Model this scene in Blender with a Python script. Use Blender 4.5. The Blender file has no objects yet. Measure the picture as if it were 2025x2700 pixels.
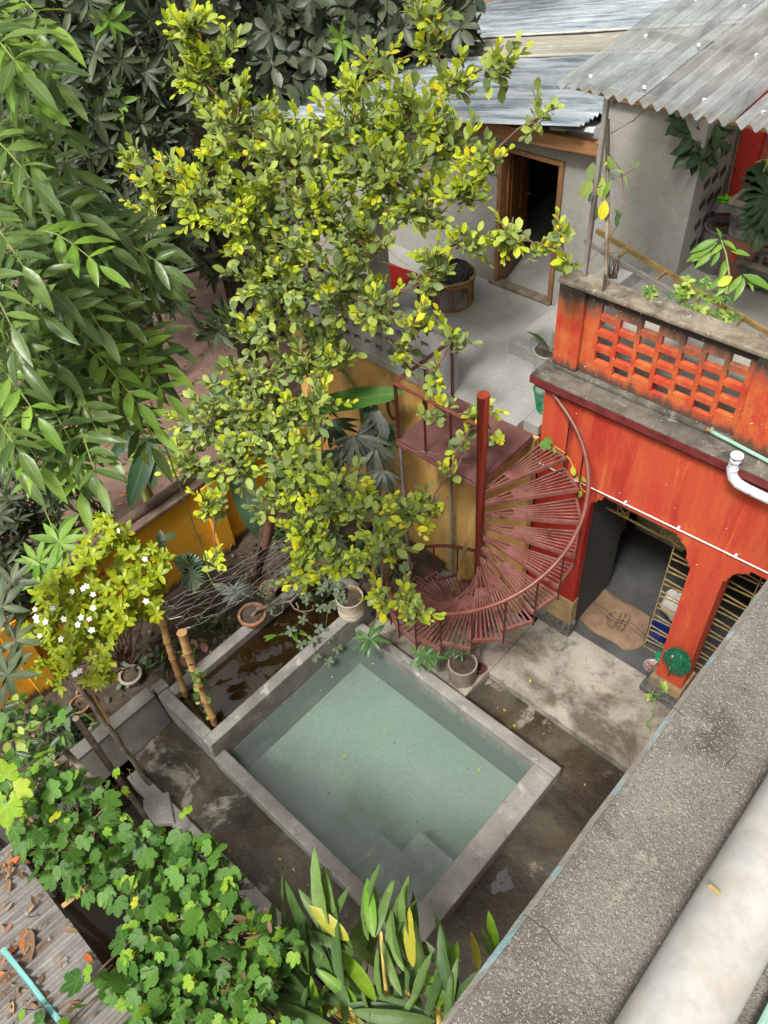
import bpy, math, random
import numpy as np
from mathutils import Vector, Matrix

rnd = random.Random(11)
scene = bpy.context.scene
COL = scene.collection

# ------------------------------------------------------------------ camera
CAM_H = 10.55
F_PX = 2091.85                      # focal length for a 2025 x 2700 frame
RC = np.array([[0.73452102, 0.67515127, -0.06818829],
               [0.45698863, -0.5664371, -0.68579181],
               [-0.50163758, 0.47256722, -0.72459641]])
cam_data = bpy.data.cameras.new("camera")
cam = bpy.data.objects.new("camera", cam_data)
COL.objects.link(cam)
cam_data.sensor_fit = 'VERTICAL'
cam_data.sensor_height = 36.0
cam_data.lens = F_PX / 2700.0 * 36.0
cam_data.clip_start = 0.05
cam_data.clip_end = 600.0
mw = Matrix(((RC[0, 0], -RC[1, 0], -RC[2, 0], 0.0),
             (RC[0, 1], -RC[1, 1], -RC[2, 1], 0.0),
             (RC[0, 2], -RC[1, 2], -RC[2, 2], CAM_H),
             (0, 0, 0, 1)))
cam.matrix_world = mw
scene.camera = cam

# ------------------------------------------------------------------ world, sun, exposure
SUN_EL, SUN_ROT = math.radians(58), math.radians(168)
world = bpy.data.worlds.new("World")
scene.world = world
world.use_nodes = True
wn = world.node_tree.nodes
wl = world.node_tree.links
wn.clear()
sky = wn.new('ShaderNodeTexSky')
sky.sky_type = 'NISHITA'
sky.sun_disc = False
sky.sun_elevation = SUN_EL
sky.sun_rotation = SUN_ROT
sky.air_density = 1.0
sky.dust_density = 4.0
sky.ozone_density = 1.0
hsv = wn.new('ShaderNodeHueSaturation')
hsv.inputs['Saturation'].default_value = 0.10
bg = wn.new('ShaderNodeBackground')
bg.inputs['Strength'].default_value = 0.075
wo = wn.new('ShaderNodeOutputWorld')
wl.new(sky.outputs[0], hsv.inputs['Color'])
wt = wn.new('ShaderNodeMix'); wt.data_type = 'RGBA'; wt.blend_type = 'MULTIPLY'; wt.inputs[0].default_value = 1.0
wt.inputs[7].default_value = (1.0, 0.975, 0.93, 1)
wl.new(hsv.outputs[0], wt.inputs[6])
wl.new(wt.outputs[2], bg.inputs['Color'])
wl.new(bg.outputs[0], wo.inputs['Surface'])

sun_data = bpy.data.lights.new("sun", 'SUN')
sun_data.energy = 1.5
sun_data.angle = math.radians(11)
sun_data.color = (1.0, 0.96, 0.9)
sun = bpy.data.objects.new("sun", sun_data)
COL.objects.link(sun)
# nishita: rotation 0 puts the sun at +Y, turning towards +X
sdir = Vector((math.sin(SUN_ROT) * math.cos(SUN_EL), math.cos(SUN_ROT) * math.cos(SUN_EL), math.sin(SUN_EL)))
sun.rotation_euler = (-sdir).to_track_quat('-Z', 'Y').to_euler()

vs = scene.view_settings
vs.view_transform = 'Standard'
vs.look = 'None'
vs.exposure = 1.6
vs.gamma = 1.0
vs.use_curve_mapping = False
scene.cycles.use_denoising = True
scene.cycles.max_bounces = 7
scene.cycles.diffuse_bounces = 4
scene.cycles.glossy_bounces = 4
scene.cycles.transmission_bounces = 4
scene.cycles.transparent_max_bounces = 12
scene.cycles.caustics_reflective = False
scene.cycles.caustics_refractive = False

# ------------------------------------------------------------------ measuring helpers (photo pixel + a known plane or distance -> world point)
def ray(px, py):
    c = np.array([(px - 1012.5) / F_PX, (py - 1350.0) / F_PX, 1.0])
    return RC.T @ c

def Wz(px, py, z):
    w = ray(px, py); t = (z - CAM_H) / w[2]
    return Vector((w[0] * t, w[1] * t, z))

def Wx(px, py, x):
    w = ray(px, py); t = x / w[0]
    return Vector((x, w[1] * t, CAM_H + w[2] * t))

def Wy(px, py, y):
    w = ray(px, py); t = y / w[1]
    return Vector((w[0] * t, y, CAM_H + w[2] * t))

def Wd(px, py, d):
    w = ray(px, py); w = w / np.linalg.norm(w)
    return Vector((w[0] * d, w[1] * d, CAM_H + w[2] * d))

def proj(P):
    c = RC @ (np.array(P, float) - np.array([0, 0, CAM_H]))
    if c[2] < 0.05:
        return (-1e4, -1e4, c[2])
    return (c[0] / c[2] * F_PX + 1012.5, c[1] / c[2] * F_PX + 1350.0, c[2])

# ------------------------------------------------------------------ object helpers
def tag(o, label=None, cat=None, group=None, kind=None):
    if label: o['label'] = label
    if cat: o['category'] = cat
    if group: o['group'] = group
    if kind: o['kind'] = kind
    return o

def thing(name, label, cat, loc=(0, 0, 0), group=None):
    o = bpy.data.objects.new(name, None)
    o.empty_display_size = 0.1
    COL.objects.link(o)
    o.location = loc
    return tag(o, label, cat, group)

def set_parent(o, parent):
    o.parent = parent
    loc = Vector((0, 0, 0))
    p = parent
    while p is not None:
        if p.type == 'EMPTY':
            loc = Vector(p.location)
        p = p.parent
    if parent.type == 'EMPTY':
        o.matrix_parent_inverse = Matrix.Translation(-loc)
    else:
        o.matrix_parent_inverse = Matrix.Identity(4)

def perp(d):
    d = Vector(d).normalized()
    a = Vector((0, 0, 1)) if abs(d.z) < 0.9 else Vector((1, 0, 0))
    x = d.cross(a).normalized()
    return x, d.cross(x).normalized() * -1

class MB:
    """collects geometry for one mesh object, in world coordinates"""
    def __init__(self):
        self.v = []; self.f = []; self.m = []; self.mi = 0
    def add(self, verts, faces):
        b = len(self.v)
        self.v.extend([tuple(p) for p in verts])
        for f in faces:
            self.f.append(tuple(b + i for i in f)); self.m.append(self.mi)
        return self
    def box(self, x0, x1, y0, y1, z0, z1):
        v = [(x0, y0, z0), (x1, y0, z0), (x1, y1, z0), (x0, y1, z0), (x0, y0, z1), (x1, y0, z1), (x1, y1, z1), (x0, y1, z1)]
        return self.add(v, [(0, 3, 2, 1), (4, 5, 6, 7), (0, 1, 5, 4), (1, 2, 6, 5), (2, 3, 7, 6), (3, 0, 4, 7)])
    def hexa(self, bot, top):
        """four bottom corners and four top corners, both counter-clockwise from above"""
        return self.add(list(bot) + list(top), [(0, 3, 2, 1), (4, 5, 6, 7), (0, 1, 5, 4), (1, 2, 6, 5), (2, 3, 7, 6), (3, 0, 4, 7)])
    def bar(self, p, q, w, h, up=(0, 0, 1)):
        p = Vector(p); q = Vector(q); d = (q - p).normalized()
        up = Vector(up)
        s = d.cross(up)
        if s.length < 1e-4: s = perp(d)[0]
        s.normalize(); u = s.cross(d).normalized()
        s *= w / 2; u *= h / 2
        v = [p - s - u, p + s - u, p + s + u, p - s + u, q - s - u, q + s - u, q + s + u, q - s + u]
        return self.add(v, [(0, 1, 2, 3), (7, 6, 5, 4), (0, 4, 5, 1), (1, 5, 6, 2), (2, 6, 7, 3), (3, 7, 4, 0)])
    def tube(self, pts, r, n=8, cap=True):
        pts = [Vector(p) for p in pts]
        if not hasattr(r, '__len__'): r = [r] * len(pts)
        rings = []
        x = None
        for i, p in enumerate(pts):
            d = (pts[min(i + 1, len(pts) - 1)] - pts[max(i - 1, 0)])
            if d.length < 1e-9: d = Vector((0, 0, 1))
            d.normalize()
            if x is None: x, y = perp(d)
            else:
                x = (x - d * x.dot(d))
                if x.length < 1e-5: x, _ = perp(d)
                x.normalize(); y = d.cross(x)
            rings.append([p + (x * math.cos(2 * math.pi * k / n) + y * math.sin(2 * math.pi * k / n)) * r[i] for k in range(n)])
        v = [p for rg in rings for p in rg]; f = []
        for i in range(len(rings) - 1):
            for k in range(n):
                a = i * n + k; b = i * n + (k + 1) % n
                f.append((a, b, b + n, a + n))
        if cap:
            f.append(tuple(range(n - 1, -1, -1))); f.append(tuple((len(rings) - 1) * n + k for k in range(n)))
        return self.add(v, f)
    def lathe(self, prof, c, n=24, wob=0.0):
        """prof: (radius, height) pairs from the outside bottom round to the inside"""
        c = Vector(c); v = []; f = []
        for r, z in prof:
            for k in range(n):
                a = 2 * math.pi * k / n
                rr = r * (1 + wob * math.sin(k * 2.3 + z * 5))
                v.append((c.x + rr * math.cos(a), c.y + rr * math.sin(a), c.z + z))
        for i in range(len(prof) - 1):
            for k in range(n):
                a = i * n + k; b = i * n + (k + 1) % n
                f.append((a, b, b + n, a + n))
        f.append(tuple(range(n - 1, -1, -1)))
        L = (len(prof) - 1) * n
        f.append(tuple(L + k for k in range(n)))
        return self.add(v, f)
    def prism(self, poly, p0, ax, ay, az):
        """extrude a 2-D polygon: p0 + a*ax + b*ay, along az"""
        p0 = Vector(p0); ax = Vector(ax); ay = Vector(ay); az = Vector(az)
        n = len(poly)
        v = [p0 + ax * a + ay * b for a, b in poly] + [p0 + ax * a + ay * b + az for a, b in poly]
        f = [tuple(range(n - 1, -1, -1)), tuple(range(n, 2 * n))]
        for i in range(n):
            j = (i + 1) % n
            f.append((i, j, j + n, i + n))
        return self.add(v, f)
    def lattice(self, xs, zs, fill, y0, y1):
        """wall of cells xs x zs in the plane of x and z, open where fill is False"""
        nx, nz = len(xs) - 1, len(zs) - 1
        F = lambda i, j: 0 <= i < nx and 0 <= j < nz and fill(i, j)
        for i in range(nx):
            for j in range(nz):
                if not F(i, j): continue
                a, b, c, d = xs[i], xs[i + 1], zs[j], zs[j + 1]
                self.add([(a, y0, c), (b, y0, c), (b, y0, d), (a, y0, d)], [(0, 1, 2, 3)])
                self.add([(a, y1, c), (b, y1, c), (b, y1, d), (a, y1, d)], [(3, 2, 1, 0)])
                if not F(i - 1, j): self.add([(a, y0, c), (a, y1, c), (a, y1, d), (a, y0, d)], [(3, 2, 1, 0)])
                if not F(i + 1, j): self.add([(b, y0, c), (b, y1, c), (b, y1, d), (b, y0, d)], [(0, 1, 2, 3)])
                if not F(i, j - 1): self.add([(a, y0, c), (b, y0, c), (b, y1, c), (a, y1, c)], [(3, 2, 1, 0)])
                if not F(i, j + 1): self.add([(a, y0, d), (b, y0, d), (b, y1, d), (a, y1, d)], [(0, 1, 2, 3)])
        return self
    def corrugated(self, o, u, w, n_w, pitch, amp, nu=6, th=0.004, sag=0.004, seed=0):
        """sheet from corner o: u runs along the waves, w across (unit vector); n_w waves"""
        o = Vector(o); u = Vector(u); w = Vector(w).normalized(); nrm = u.cross(w).normalized()
        if nrm.z < 0: nrm = -nrm
        S = 8; rr = random.Random(seed)
        nc = int(n_w * S) + 1
        ph = [rr.uniform(-1, 1) for _ in range(nu + 1)]
        def grid(off):
            g = []
            for i in range(nu + 1):
                for k in range(nc):
                    x = k / S * pitch
                    h = amp * math.sin(2 * math.pi * k / S) + sag * ph[i] * math.sin(k * 0.021 + i) + off
                    g.append(o + u * (i / nu) + w * x + nrm * h)
            return g
        top = grid(th); bot = grid(0); v = top + bot; N = len(top); f = []
        for i in range(nu):
            for k in range(nc - 1):
                a = i * nc + k
                f.append((a, a + 1, a + nc + 1, a + nc)); f.append((N + a + nc, N + a + nc + 1, N + a + 1, N + a))
        for k in range(nc - 1):
            f.append((k, N + k, N + k + 1, k + 1)); a = nu * nc + k
            f.append((a, a + 1, N + a + 1, N + a))
        for i in range(nu):
            a = i * nc; f.append((a, a + nc, N + a + nc, N + a)); a = i * nc + nc - 1
            f.append((a, N + a, N + a + nc, a + nc))
        return self.add(v, f)
    def build(self, name, mats, parent=None, smooth=False, bevel=0.0, seg=2):
        me = bpy.data.meshes.new(name)
        me.from_pydata(self.v, [], self.f)
        if not isinstance(mats, (list, tuple)): mats = [mats]
        for m in mats: me.materials.append(m)
        if len(mats) > 1: me.polygons.foreach_set('material_index', self.m)
        if smooth:
            me.polygons.foreach_set('use_smooth', [True] * len(self.f))
            me.set_sharp_from_angle(angle=math.radians(38))
        me.update()
        o = bpy.data.objects.new(name, me)
        COL.objects.link(o)
        if bevel > 0:
            b = o.modifiers.new('edge', 'BEVEL'); b.width = bevel; b.segments = seg; b.limit_method = 'ANGLE'; b.angle_limit = math.radians(40)
        if parent is not None: set_parent(o, parent)
        return o

def B(*a): return MB().box(*a)
def struct(o): o['kind'] = 'structure'; return o

# ------------------------------------------------------------------ materials
def srgb(r, g, b):
    f = lambda c: (c / 255 / 12.92) if c / 255 <= 0.04045 else ((c / 255 + 0.055) / 1.055) ** 2.4
    return (f(r), f(g), f(b), 1.0)

class NT:
    def __init__(self, name):
        self.mat = bpy.data.materials.new(name); self.mat.use_nodes = True
        self.t = self.mat.node_tree; self.t.nodes.clear()
        self.out = self.t.nodes.new('ShaderNodeOutputMaterial')
    def n(self, typ, **kw):
        nd = self.t.nodes.new(typ)
        for k, v in kw.items():
            if k in nd.inputs.keys() if isinstance(k, str) else False: nd.inputs[k].default_value = v
            else: setattr(nd, k, v)
        return nd
    def link(self, a, b): self.t.links.new(a, b)
    def pos(self, stretch=(1, 1, 1), obj=False):
        if obj: src = self.n('ShaderNodeTexCoord').outputs['Object']
        else: src = self.n('ShaderNodeNewGeometry').outputs['Position']
        mp = self.n('ShaderNodeMapping'); mp.inputs['Scale'].default_value = stretch
        self.link(src, mp.inputs['Vector']); return mp.outputs[0]
    def noise(self, vec, scale, detail=5, rough=0.6, dist=0.0):
        nd = self.n('ShaderNodeTexNoise'); nd.inputs['Scale'].default_value = scale
        nd.inputs['Detail'].default_value = detail; nd.inputs['Roughness'].default_value = rough; nd.inputs['Distortion'].default_value = dist
        self.link(vec, nd.inputs['Vector']); return nd.outputs['Fac']
    def ramp(self, fac, stops):
        r = self.n('ShaderNodeValToRGB'); els = r.color_ramp.elements
        while len(els) < len(stops): els.new(0.5)
        for e, (p, c) in zip(els, stops):
            e.position = p; e.color = c if len(c) == 4 else (*c, 1)
        self.link(fac, r.inputs[0]); return r.outputs[0]
    def mix(self, fac, a, b, mode='MIX'):
        m = self.n('ShaderNodeMix'); m.data_type = 'RGBA'; m.blend_type = mode; m.clamp_factor = True
        for s, x in ((m.inputs[0], fac), (m.inputs[6], a), (m.inputs[7], b)):
            if isinstance(x, (int, float)): s.default_value = x
            elif isinstance(x, tuple): s.default_value = x
            else: self.link(x, s)
        return m.outputs[2]
    def math(self, op, a, b=0.0):
        m = self.n('ShaderNodeMath'); m.operation = op
        for s, x in ((m.inputs[0], a), (m.inputs[1], b)):
            if isinstance(x, (int, float)): s.default_value = x
            else: self.link(x, s)
        return m.outputs[0]
    def bump(self, h, strength, dist=0.02, normal=None):
        b = self.n('ShaderNodeBump'); b.inputs['Strength'].default_value = strength; b.inputs['Distance'].default_value = dist
        self.link(h, b.inputs['Height'])
        if normal is not None: self.link(normal, b.inputs['Normal'])
        return b.outputs[0]
    def bsdf(self, col, rough=0.8, normal=None, metal=0.0, spec=0.5, **kw):
        p = self.n('ShaderNodeBsdfPrincipled')
        for s, x in (('Base Color', col), ('Roughness', rough), ('Metallic', metal), ('Specular IOR Level', spec)):
            if isinstance(x, (int, float, tuple)): p.inputs[s].default_value = x
            else: self.link(x, p.inputs[s])
        if normal is not None: self.link(normal, p.inputs['Normal'])
        return p.outputs[0]
    def done(self, sh):
        self.link(sh, self.out.inputs['Surface']); return self.mat

BLK, WHT = (0, 0, 0, 1), (1, 1, 1, 1)

def surf(name, c1, c2, scale=2.5, rough=0.85, bump=0.25, bscale=35, stretch=(1, 1, 1), stains=(), specks=(), wet=None, metal=0.0, spec=0.4, lo=0.35, hi=0.65, zst=(), obj=False):
    """weathered surface: two tones by noise, stains (colour, scale, low, high, amount), specks (colour, scale, threshold),
    zst: stains that hang from or rise to a height (colour, z, reach, amount)"""
    t = NT(name); v = t.pos(stretch, obj); v0 = t.pos((1, 1, 1), obj)
    c = t.ramp(t.noise(v, scale, 6, 0.62, 0.3), [(lo, c1), (hi, c2)])
    fine = t.noise(v0, bscale, 4, 0.7)
    c = t.mix(0.35, c, t.ramp(fine, [(0.3, (0.55, 0.55, 0.55, 1)), (0.7, (1.25, 1.25, 1.25, 1))]), 'MULTIPLY')
    for i, (sc, s, a, b, amt) in enumerate(stains):
        off = t.n('ShaderNodeVectorMath'); off.operation = 'ADD'; off.inputs[1].default_value = (3.1 * i + 7, 5.3 * i, 1.7 * i)
        t.link(v, off.inputs[0])
        m = t.ramp(t.noise(off.outputs[0], s, 7, 0.68, 0.4), [(a, BLK), (b, (amt, amt, amt, 1))])
        c = t.mix(m, c, sc)
    for (sc, z, reach, amt) in zst:
        sep = t.n('ShaderNodeSeparateXYZ'); t.link(t.n('ShaderNodeNewGeometry').outputs['Position'], sep.inputs[0])
        d = t.math('DIVIDE', t.math('ABSOLUTE', t.math('SUBTRACT', sep.outputs[2], z)), reach)
        vv = t.pos((5, 5, 1.1))
        k = t.math('SUBTRACT', t.math('ADD', t.noise(vv, 2.2, 6, 0.7, 0.2), 0.32), d)
        m = t.ramp(k, [(0.12, BLK), (0.42, (amt, amt, amt, 1))])
        c = t.mix(m, c, sc)
    for (sc, s, th) in specks:
        m = t.ramp(t.noise(v0, s, 2, 0.5), [(th, BLK), (th + 0.03, WHT)])
        c = t.mix(m, c, sc)
    r = rough
    if wet:
        a, b, rw = wet
        w = t.ramp(t.noise(v0, 0.9, 5, 0.6, 0.5), [(a, (rw, rw, rw, 1)), (b, (rough, rough, rough, 1))])
        r = w
    nb = t.bump(t.math('ADD', fine, t.noise(v0, bscale * 0.22, 5, 0.65)), bump, 0.02) if bump else None
    return t.done(t.bsdf(c, r, nb, metal, spec))

def plain(name, col, rough=0.5, metal=0.0, spec=0.5, var=0.25, scale=9, bump=0.0):
    t = NT(name); v = t.pos()
    n = t.noise(v, scale, 5, 0.6)
    c = t.mix(1.0, col, t.ramp(n, [(0.3, (1 - var,) * 3 + (1,)), (0.7, (1 + var,) * 3 + (1,))]), 'MULTIPLY')
    nb = t.bump(n, bump, 0.01) if bump else None
    return t.done(t.bsdf(c, rough, nb, metal, spec))

def leaf_mat(name, dark, light, tip=None, rough=0.42, transl=0.3, vein=(0.35, 0.42, 0.15, 1), vein_amt=0.35, dirt=0.0, spots=0.0):
    """leaf: tone varies from leaf to leaf, paler midrib and side veins from the leaf's own UV"""
    t = NT(name)
    oi = t.n('ShaderNodeObjectInfo').outputs['Random']; isl = t.n('ShaderNodeNewGeometry').outputs['Random Per Island']
    rv = t.math('FRACT', t.math('ADD', oi, isl))
    c = t.ramp(rv, [(0.0, dark), (0.55, tuple((a + b) / 2 for a, b in zip(dark, light))), (1.0, light)])
    if tip is not None:
        c = t.mix(t.ramp(rv, [(0.86, BLK), (0.93, WHT)]), c, tip)
    uv = t.n('ShaderNodeTexCoord').outputs['UV']; sp = t.n('ShaderNodeSeparateXYZ'); t.link(uv, sp.inputs[0])
    u = t.math('ABSOLUTE', t.math('SUBTRACT', sp.outputs[0], 0.5))
    mid = t.ramp(u, [(0.012, WHT), (0.05, BLK)])
    sv = t.math('FRACT', t.math('ADD', t.math('MULTIPLY', sp.outputs[1], 9.0), t.math('MULTIPLY', u, -7.0)))
    side = t.ramp(sv, [(0.0, (0.45,) * 3 + (1,)), (0.12, BLK)])
    vm = t.math('MULTIPLY', t.math('MAXIMUM', mid, side), vein_amt)
    c = t.mix(vm, c, vein)
    v = t.pos()
    blot = t.noise(v, 14, 4, 0.6)
    c = t.mix(0.5, c, t.ramp(blot, [(0.3, (0.7, 0.7, 0.7, 1)), (0.7, (1.25, 1.25, 1.2, 1))]), 'MULTIPLY')
    if dirt: c = t.mix(t.ramp(blot, [(0.45, BLK), (0.75, (dirt,) * 3 + (1,))]), c, (0.16, 0.155, 0.13, 1))
    nb = t.bump(t.math('ADD', side, blot), 0.25, 0.01)
    pr = t.bsdf(c, rough, nb, 0.0, 0.3)
    tr = t.n('ShaderNodeBsdfTranslucent'); t.link(t.mix(1.0, c, (1.25, 1.3, 0.6, 1), 'MULTIPLY'), tr.inputs[0])
    mx = t.n('ShaderNodeMixShader'); mx.inputs[0].default_value = transl
    t.link(pr, mx.inputs[1]); t.link(tr.outputs[0], mx.inputs[2])
    return t.done(mx.outputs[0])

def water_mat(name, murk, tint, murk_amt, ripple, rscale, bumpd=0.02, absorb=None, ior=1.34):
    t = NT(name); v = t.pos()
    h = t.math('ADD', t.noise(v, rscale, 3, 0.5, 0.6), t.math('MULTIPLY', t.noise(v, rscale * 3.1, 3, 0.5), 0.35))
    nb = t.bump(h, ripple, bumpd)
    d = t.n('ShaderNodeBsdfDiffuse'); d.inputs[0].default_value = murk
    tr = t.n('ShaderNodeBsdfTransparent'); tr.inputs[0].default_value = tint
    a = t.n('ShaderNodeMixShader'); a.inputs[0].default_value = murk_amt
    t.link(tr.outputs[0], a.inputs[1]); t.link(d.outputs[0], a.inputs[2])
    fr = t.n('ShaderNodeFresnel'); fr.inputs['IOR'].default_value = ior; t.link(nb, fr.inputs['Normal'])
    gl = t.n('ShaderNodeBsdfGlossy'); gl.inputs['Roughness'].default_value = 0.015; t.link(nb, gl.inputs['Normal'])
    b = t.n('ShaderNodeMixShader'); t.link(fr.outputs[0], b.inputs[0]); t.link(a.outputs[0], b.inputs[1]); t.link(gl.outputs[0], b.inputs[2])
    if absorb:
        va = t.n('ShaderNodeVolumeAbsorption'); va.inputs['Color'].default_value = absorb[0]; va.inputs['Density'].default_value = absorb[1]
        t.link(va.outputs[0], t.out.inputs['Volume'])
    return t.done(b.outputs[0])

M = {}
g = lambda x, w=0.0: (x * (1 + .8 * w), x * (1 + .35 * w), x * (1 - w), 1)
M['concrete'] = surf('pool_concrete', g(0.185, .07), g(0.29, .07), 1.6, 0.75, 0.35, 45, stains=[(g(.10, .12), 1.1, .48, .66, .75), (g(.42, .04), 4.5, .58, .66, .7), (g(.07, .15), 3.1, .6, .7, .6)], specks=[(g(.42), 90, .72)])
M['concrete_dark'] = surf('pool_inner_concrete', g(0.13, .0), g(0.19, .0), 1.2, 0.7, 0.2, 40, stains=[(g(.07), 2.2, .5, .75, .6)])
M['pool_floor'] = surf('pool_floor_plaster', (0.36, 0.395, 0.355, 1), (0.42, 0.455, 0.415, 1), 0.9, 0.8, 0.1, 30, stains=[((.33, .38, .32, 1), 1.3, .5, .7, .6), ((.22, .26, .21, 1), 4, .64, .74, .5)])
M['wall_smooth'] = surf('old_grey_plaster', g(0.12, .06), g(0.22, .06), 1.5, 0.8, 0.3, 40, stains=[((.07, .06, .045, 1), 0.9, .45, .7, .7), ((.20, .15, .10, 1), 2.7, .55, .7, .5)])
M['wet_floor'] = surf('wet_courtyard_cement', (0.05, 0.041, 0.027, 1), (0.118, 0.103, 0.074, 1), 1.8, 0.6, 0.6, 16, stains=[((.024, .019, .011, 1), .5, .42, .60, .9), ((.28, .25, .21, 1), 1.5, .57, .64, .8), ((.085, .055, .022, 1), 1.1, .55, .7, .7), ((.02, .017, .012, 1), 3.6, .58, .68, .7)], specks=[(g(.36), 60, .745)], wet=(.46, .6, .10))
M['porch'] = surf('porch_cement', (0.26, 0.235, 0.195, 1), (0.37, 0.34, 0.29, 1), 1.3, 0.85, 0.35, 28, stains=[((.07, .055, .032, 1), 1.0, .47, .62, .85), ((.045, .04, .03, 1), 3.2, .55, .66, .6), ((.30, .20, .09, 1), 1.7, .62, .75, .5)], specks=[(g(.03), 34, .70)])
M['porch_in'] = surf('indoor_shaded_cement', g(0.05), g(0.085, .03), 1.8, 0.6, 0.15, 30, specks=[((.3, .28, .2, 1), 26, .76)])  # porch cement with the indoor shade put into its colour
M['dirt'] = surf('red_brown_earth', (0.125, 0.075, 0.055, 1), (0.215, 0.14, 0.11, 1), 1.2, 0.95, 0.6, 18, stains=[((.055, .035, .025, 1), .7, .48, .66, .8), ((.30, .21, .17, 1), 2.2, .6, .7, .5)], specks=[((.4, .33, .28, 1), 40, .73)])
M['soil'] = surf('dark_garden_soil', (0.035, 0.026, 0.018, 1), (0.085, 0.062, 0.045, 1), 3, 0.95, 0.8, 22, specks=[((.2, .16, .12, 1), 30, .73)])
M['potsoil'] = surf('pot_soil', (0.05, 0.036, 0.025, 1), (0.11, 0.08, 0.058, 1), 9, 0.95, 0.9, 60)
M['terrace'] = surf('terrace_cement', g(0.27, .03), g(0.37, .035), 1.1, 0.5, 0.12, 25, stretch=(1, .7, 1), stains=[(g(.45, .01), 2.5, .6, .75, .5), (g(.19, .03), .8, .5, .7, .5)], wet=(.35, .7, .38))
M['terrace_wall'] = surf('cement_render', g(0.27, .07), g(0.36, .06), .9, 0.85, 0.15, 30, stains=[(g(.19, .08), 1.3, .5, .7, .6), (g(.42, .05), 2.7, .58, .7, .4), (g(.13, .1), 3.6, .64, .74, .5)])
M['grey_paint'] = surf('grey_painted_plaster', g(0.30, .0), g(0.37, .0), 1.4, 0.7, 0.12, 30, stains=[(g(.22), 2, .55, .75, .6)])
red1, red2, ora = (0.34, 0.020, 0.014, 1), (0.455, 0.043, 0.023, 1), (0.50, 0.098, 0.031, 1)
M['red_wall'] = surf('orange_red_limewash', red2, ora, 1.5, 0.8, 0.1, 30, stretch=(3.2, 3.2, .42), lo=.36, hi=.70, stains=[(red1, 1.2, .5, .62, .75), ((.60, .20, .035, 1), 1.8, .57, .68, .7), ((.30, .03, .02, 1), 3.5, .62, .72, .5)], specks=[((.75, .6, .5, 1), 13, .765)])
M['red_lattice'] = surf('weathered_orange_limewash', (0.42, 0.040, 0.018, 1), (0.52, 0.135, 0.036, 1), 3.2, 0.85, 0.3, 35, stretch=(1.6, 1.6, .9), stains=[((.46, .018, .012, 1), 2.6, .52, .64, .8), ((.07, .05, .035, 1), 4.0, .66, .76, .5)], specks=[((.8, .72, .62, 1), 24, .735)], zst=[((.10, .075, .05, 1), 6.0, .75, .8), ((.03, .025, .02, 1), 5.95, .42, .96), ((.06, .045, .035, 1), 4.70, .34, .92)])
M['red_dark'] = surf('deep_red_paint', (0.30, 0.014, 0.010, 1), (0.42, 0.03, 0.018, 1), 2.2, 0.7, 0.15, 30, stretch=(1.5, 1.5, .6), stains=[((.20, .16, .12, 1), 3, .62, .72, .6)])
M['cornice'] = surf('mouldy_cornice_cement', (0.055, 0.05, 0.042, 1), (0.16, 0.145, 0.12, 1), 3.5, 0.9, 0.6, 38, stains=[((.30, .27, .22, 1), 5.5, .56, .68, .7), ((.02, .02, .018, 1), 2.4, .55, .7, .7)], specks=[((.5, .48, .42, 1), 42, .70)])
M['coping'] = surf('mouldy_coping_cement', (0.15, 0.12, 0.085, 1), (0.30, 0.26, 0.20, 1), 4, 0.9, 0.6, 40, stains=[((.05, .045, .035, 1), 3.5, .5, .68, .8), ((.55, .5, .44, 1), 6, .62, .7, .8)], specks=[((.6, .56, .5, 1), 40, .69)])
M['maroon'] = surf('maroon_edge_paint', (0.10, 0.012, 0.012, 1), (0.19, 0.03, 0.028, 1), 4, 0.6, 0.3, 40, stains=[((.05, .045, .04, 1), 3, .55, .7, .8)])
M['yellow'] = surf('ochre_limewash', (0.70, 0.33, 0.018, 1), (0.78, 0.41, 0.03, 1), 1.3, 0.85, 0.12, 28, stretch=(1.5, 1.5, .7), stains=[((.20, .10, .025, 1), 1.8, .58, .72, .6)], zst=[((.055, .04, .022, 1), 0.2, .42, .93), ((.05, .035, .02, 1), 2.06, .16, .9)])
M['yellow_pale'] = surf('pale_ochre_limewash', (0.50, 0.27, 0.065, 1), (0.60, 0.38, 0.13, 1), 1.2, 0.85, 0.12, 28, stretch=(1.6, 1.6, .6), stains=[((.09, .085, .05, 1), 1.0, .5, .66, .85), ((.35, .19, .05, 1), 2.4, .58, .72, .6)])
M['tan'] = surf('tan_plinth_plaster', (0.30, 0.19, 0.085, 1), (0.40, 0.28, 0.14, 1), 3, 0.9, 0.3, 30, stains=[((.14, .12, .085, 1), 2, .48, .64, .85)])
M['coping_wall'] = surf('old_wall_coping', (0.09, 0.06, 0.045, 1), (0.20, 0.14, 0.105, 1), 3, 0.95, 0.5, 30, stains=[((.03, .025, .018, 1), 2, .5, .7, .8)])
M['stair_red'] = surf('red_oxide_steel', (0.15, 0.046, 0.037, 1), (0.225, 0.095, 0.08, 1), 4, 0.55, 0.15, 45, stains=[((.27, .15, .13, 1), 7, .54, .66, .6), ((.06, .02, .014, 1), 5, .57, .68, .8)], spec=.5)
M['pole_red'] = surf('glossy_red_oxide_steel', (0.20, 0.024, 0.013, 1), (0.27, 0.042, 0.024, 1), 2.4, 0.36, 0.06, 30, stretch=(2, 2, .6), stains=[((.12, .02, .013, 1), 3, .55, .7, .6)], spec=.5)
M['rail'] = surf('dark_red_rail_steel', (0.13, 0.038, 0.026, 1), (0.19, 0.062, 0.045, 1), 5, 0.38, 0.08, 50, spec=.5)
M['plate'] = surf('checker_plate_red_oxide', (0.115, 0.045, 0.04, 1), (0.165, 0.072, 0.066, 1), 3, 0.55, 0.6, 70)
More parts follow.
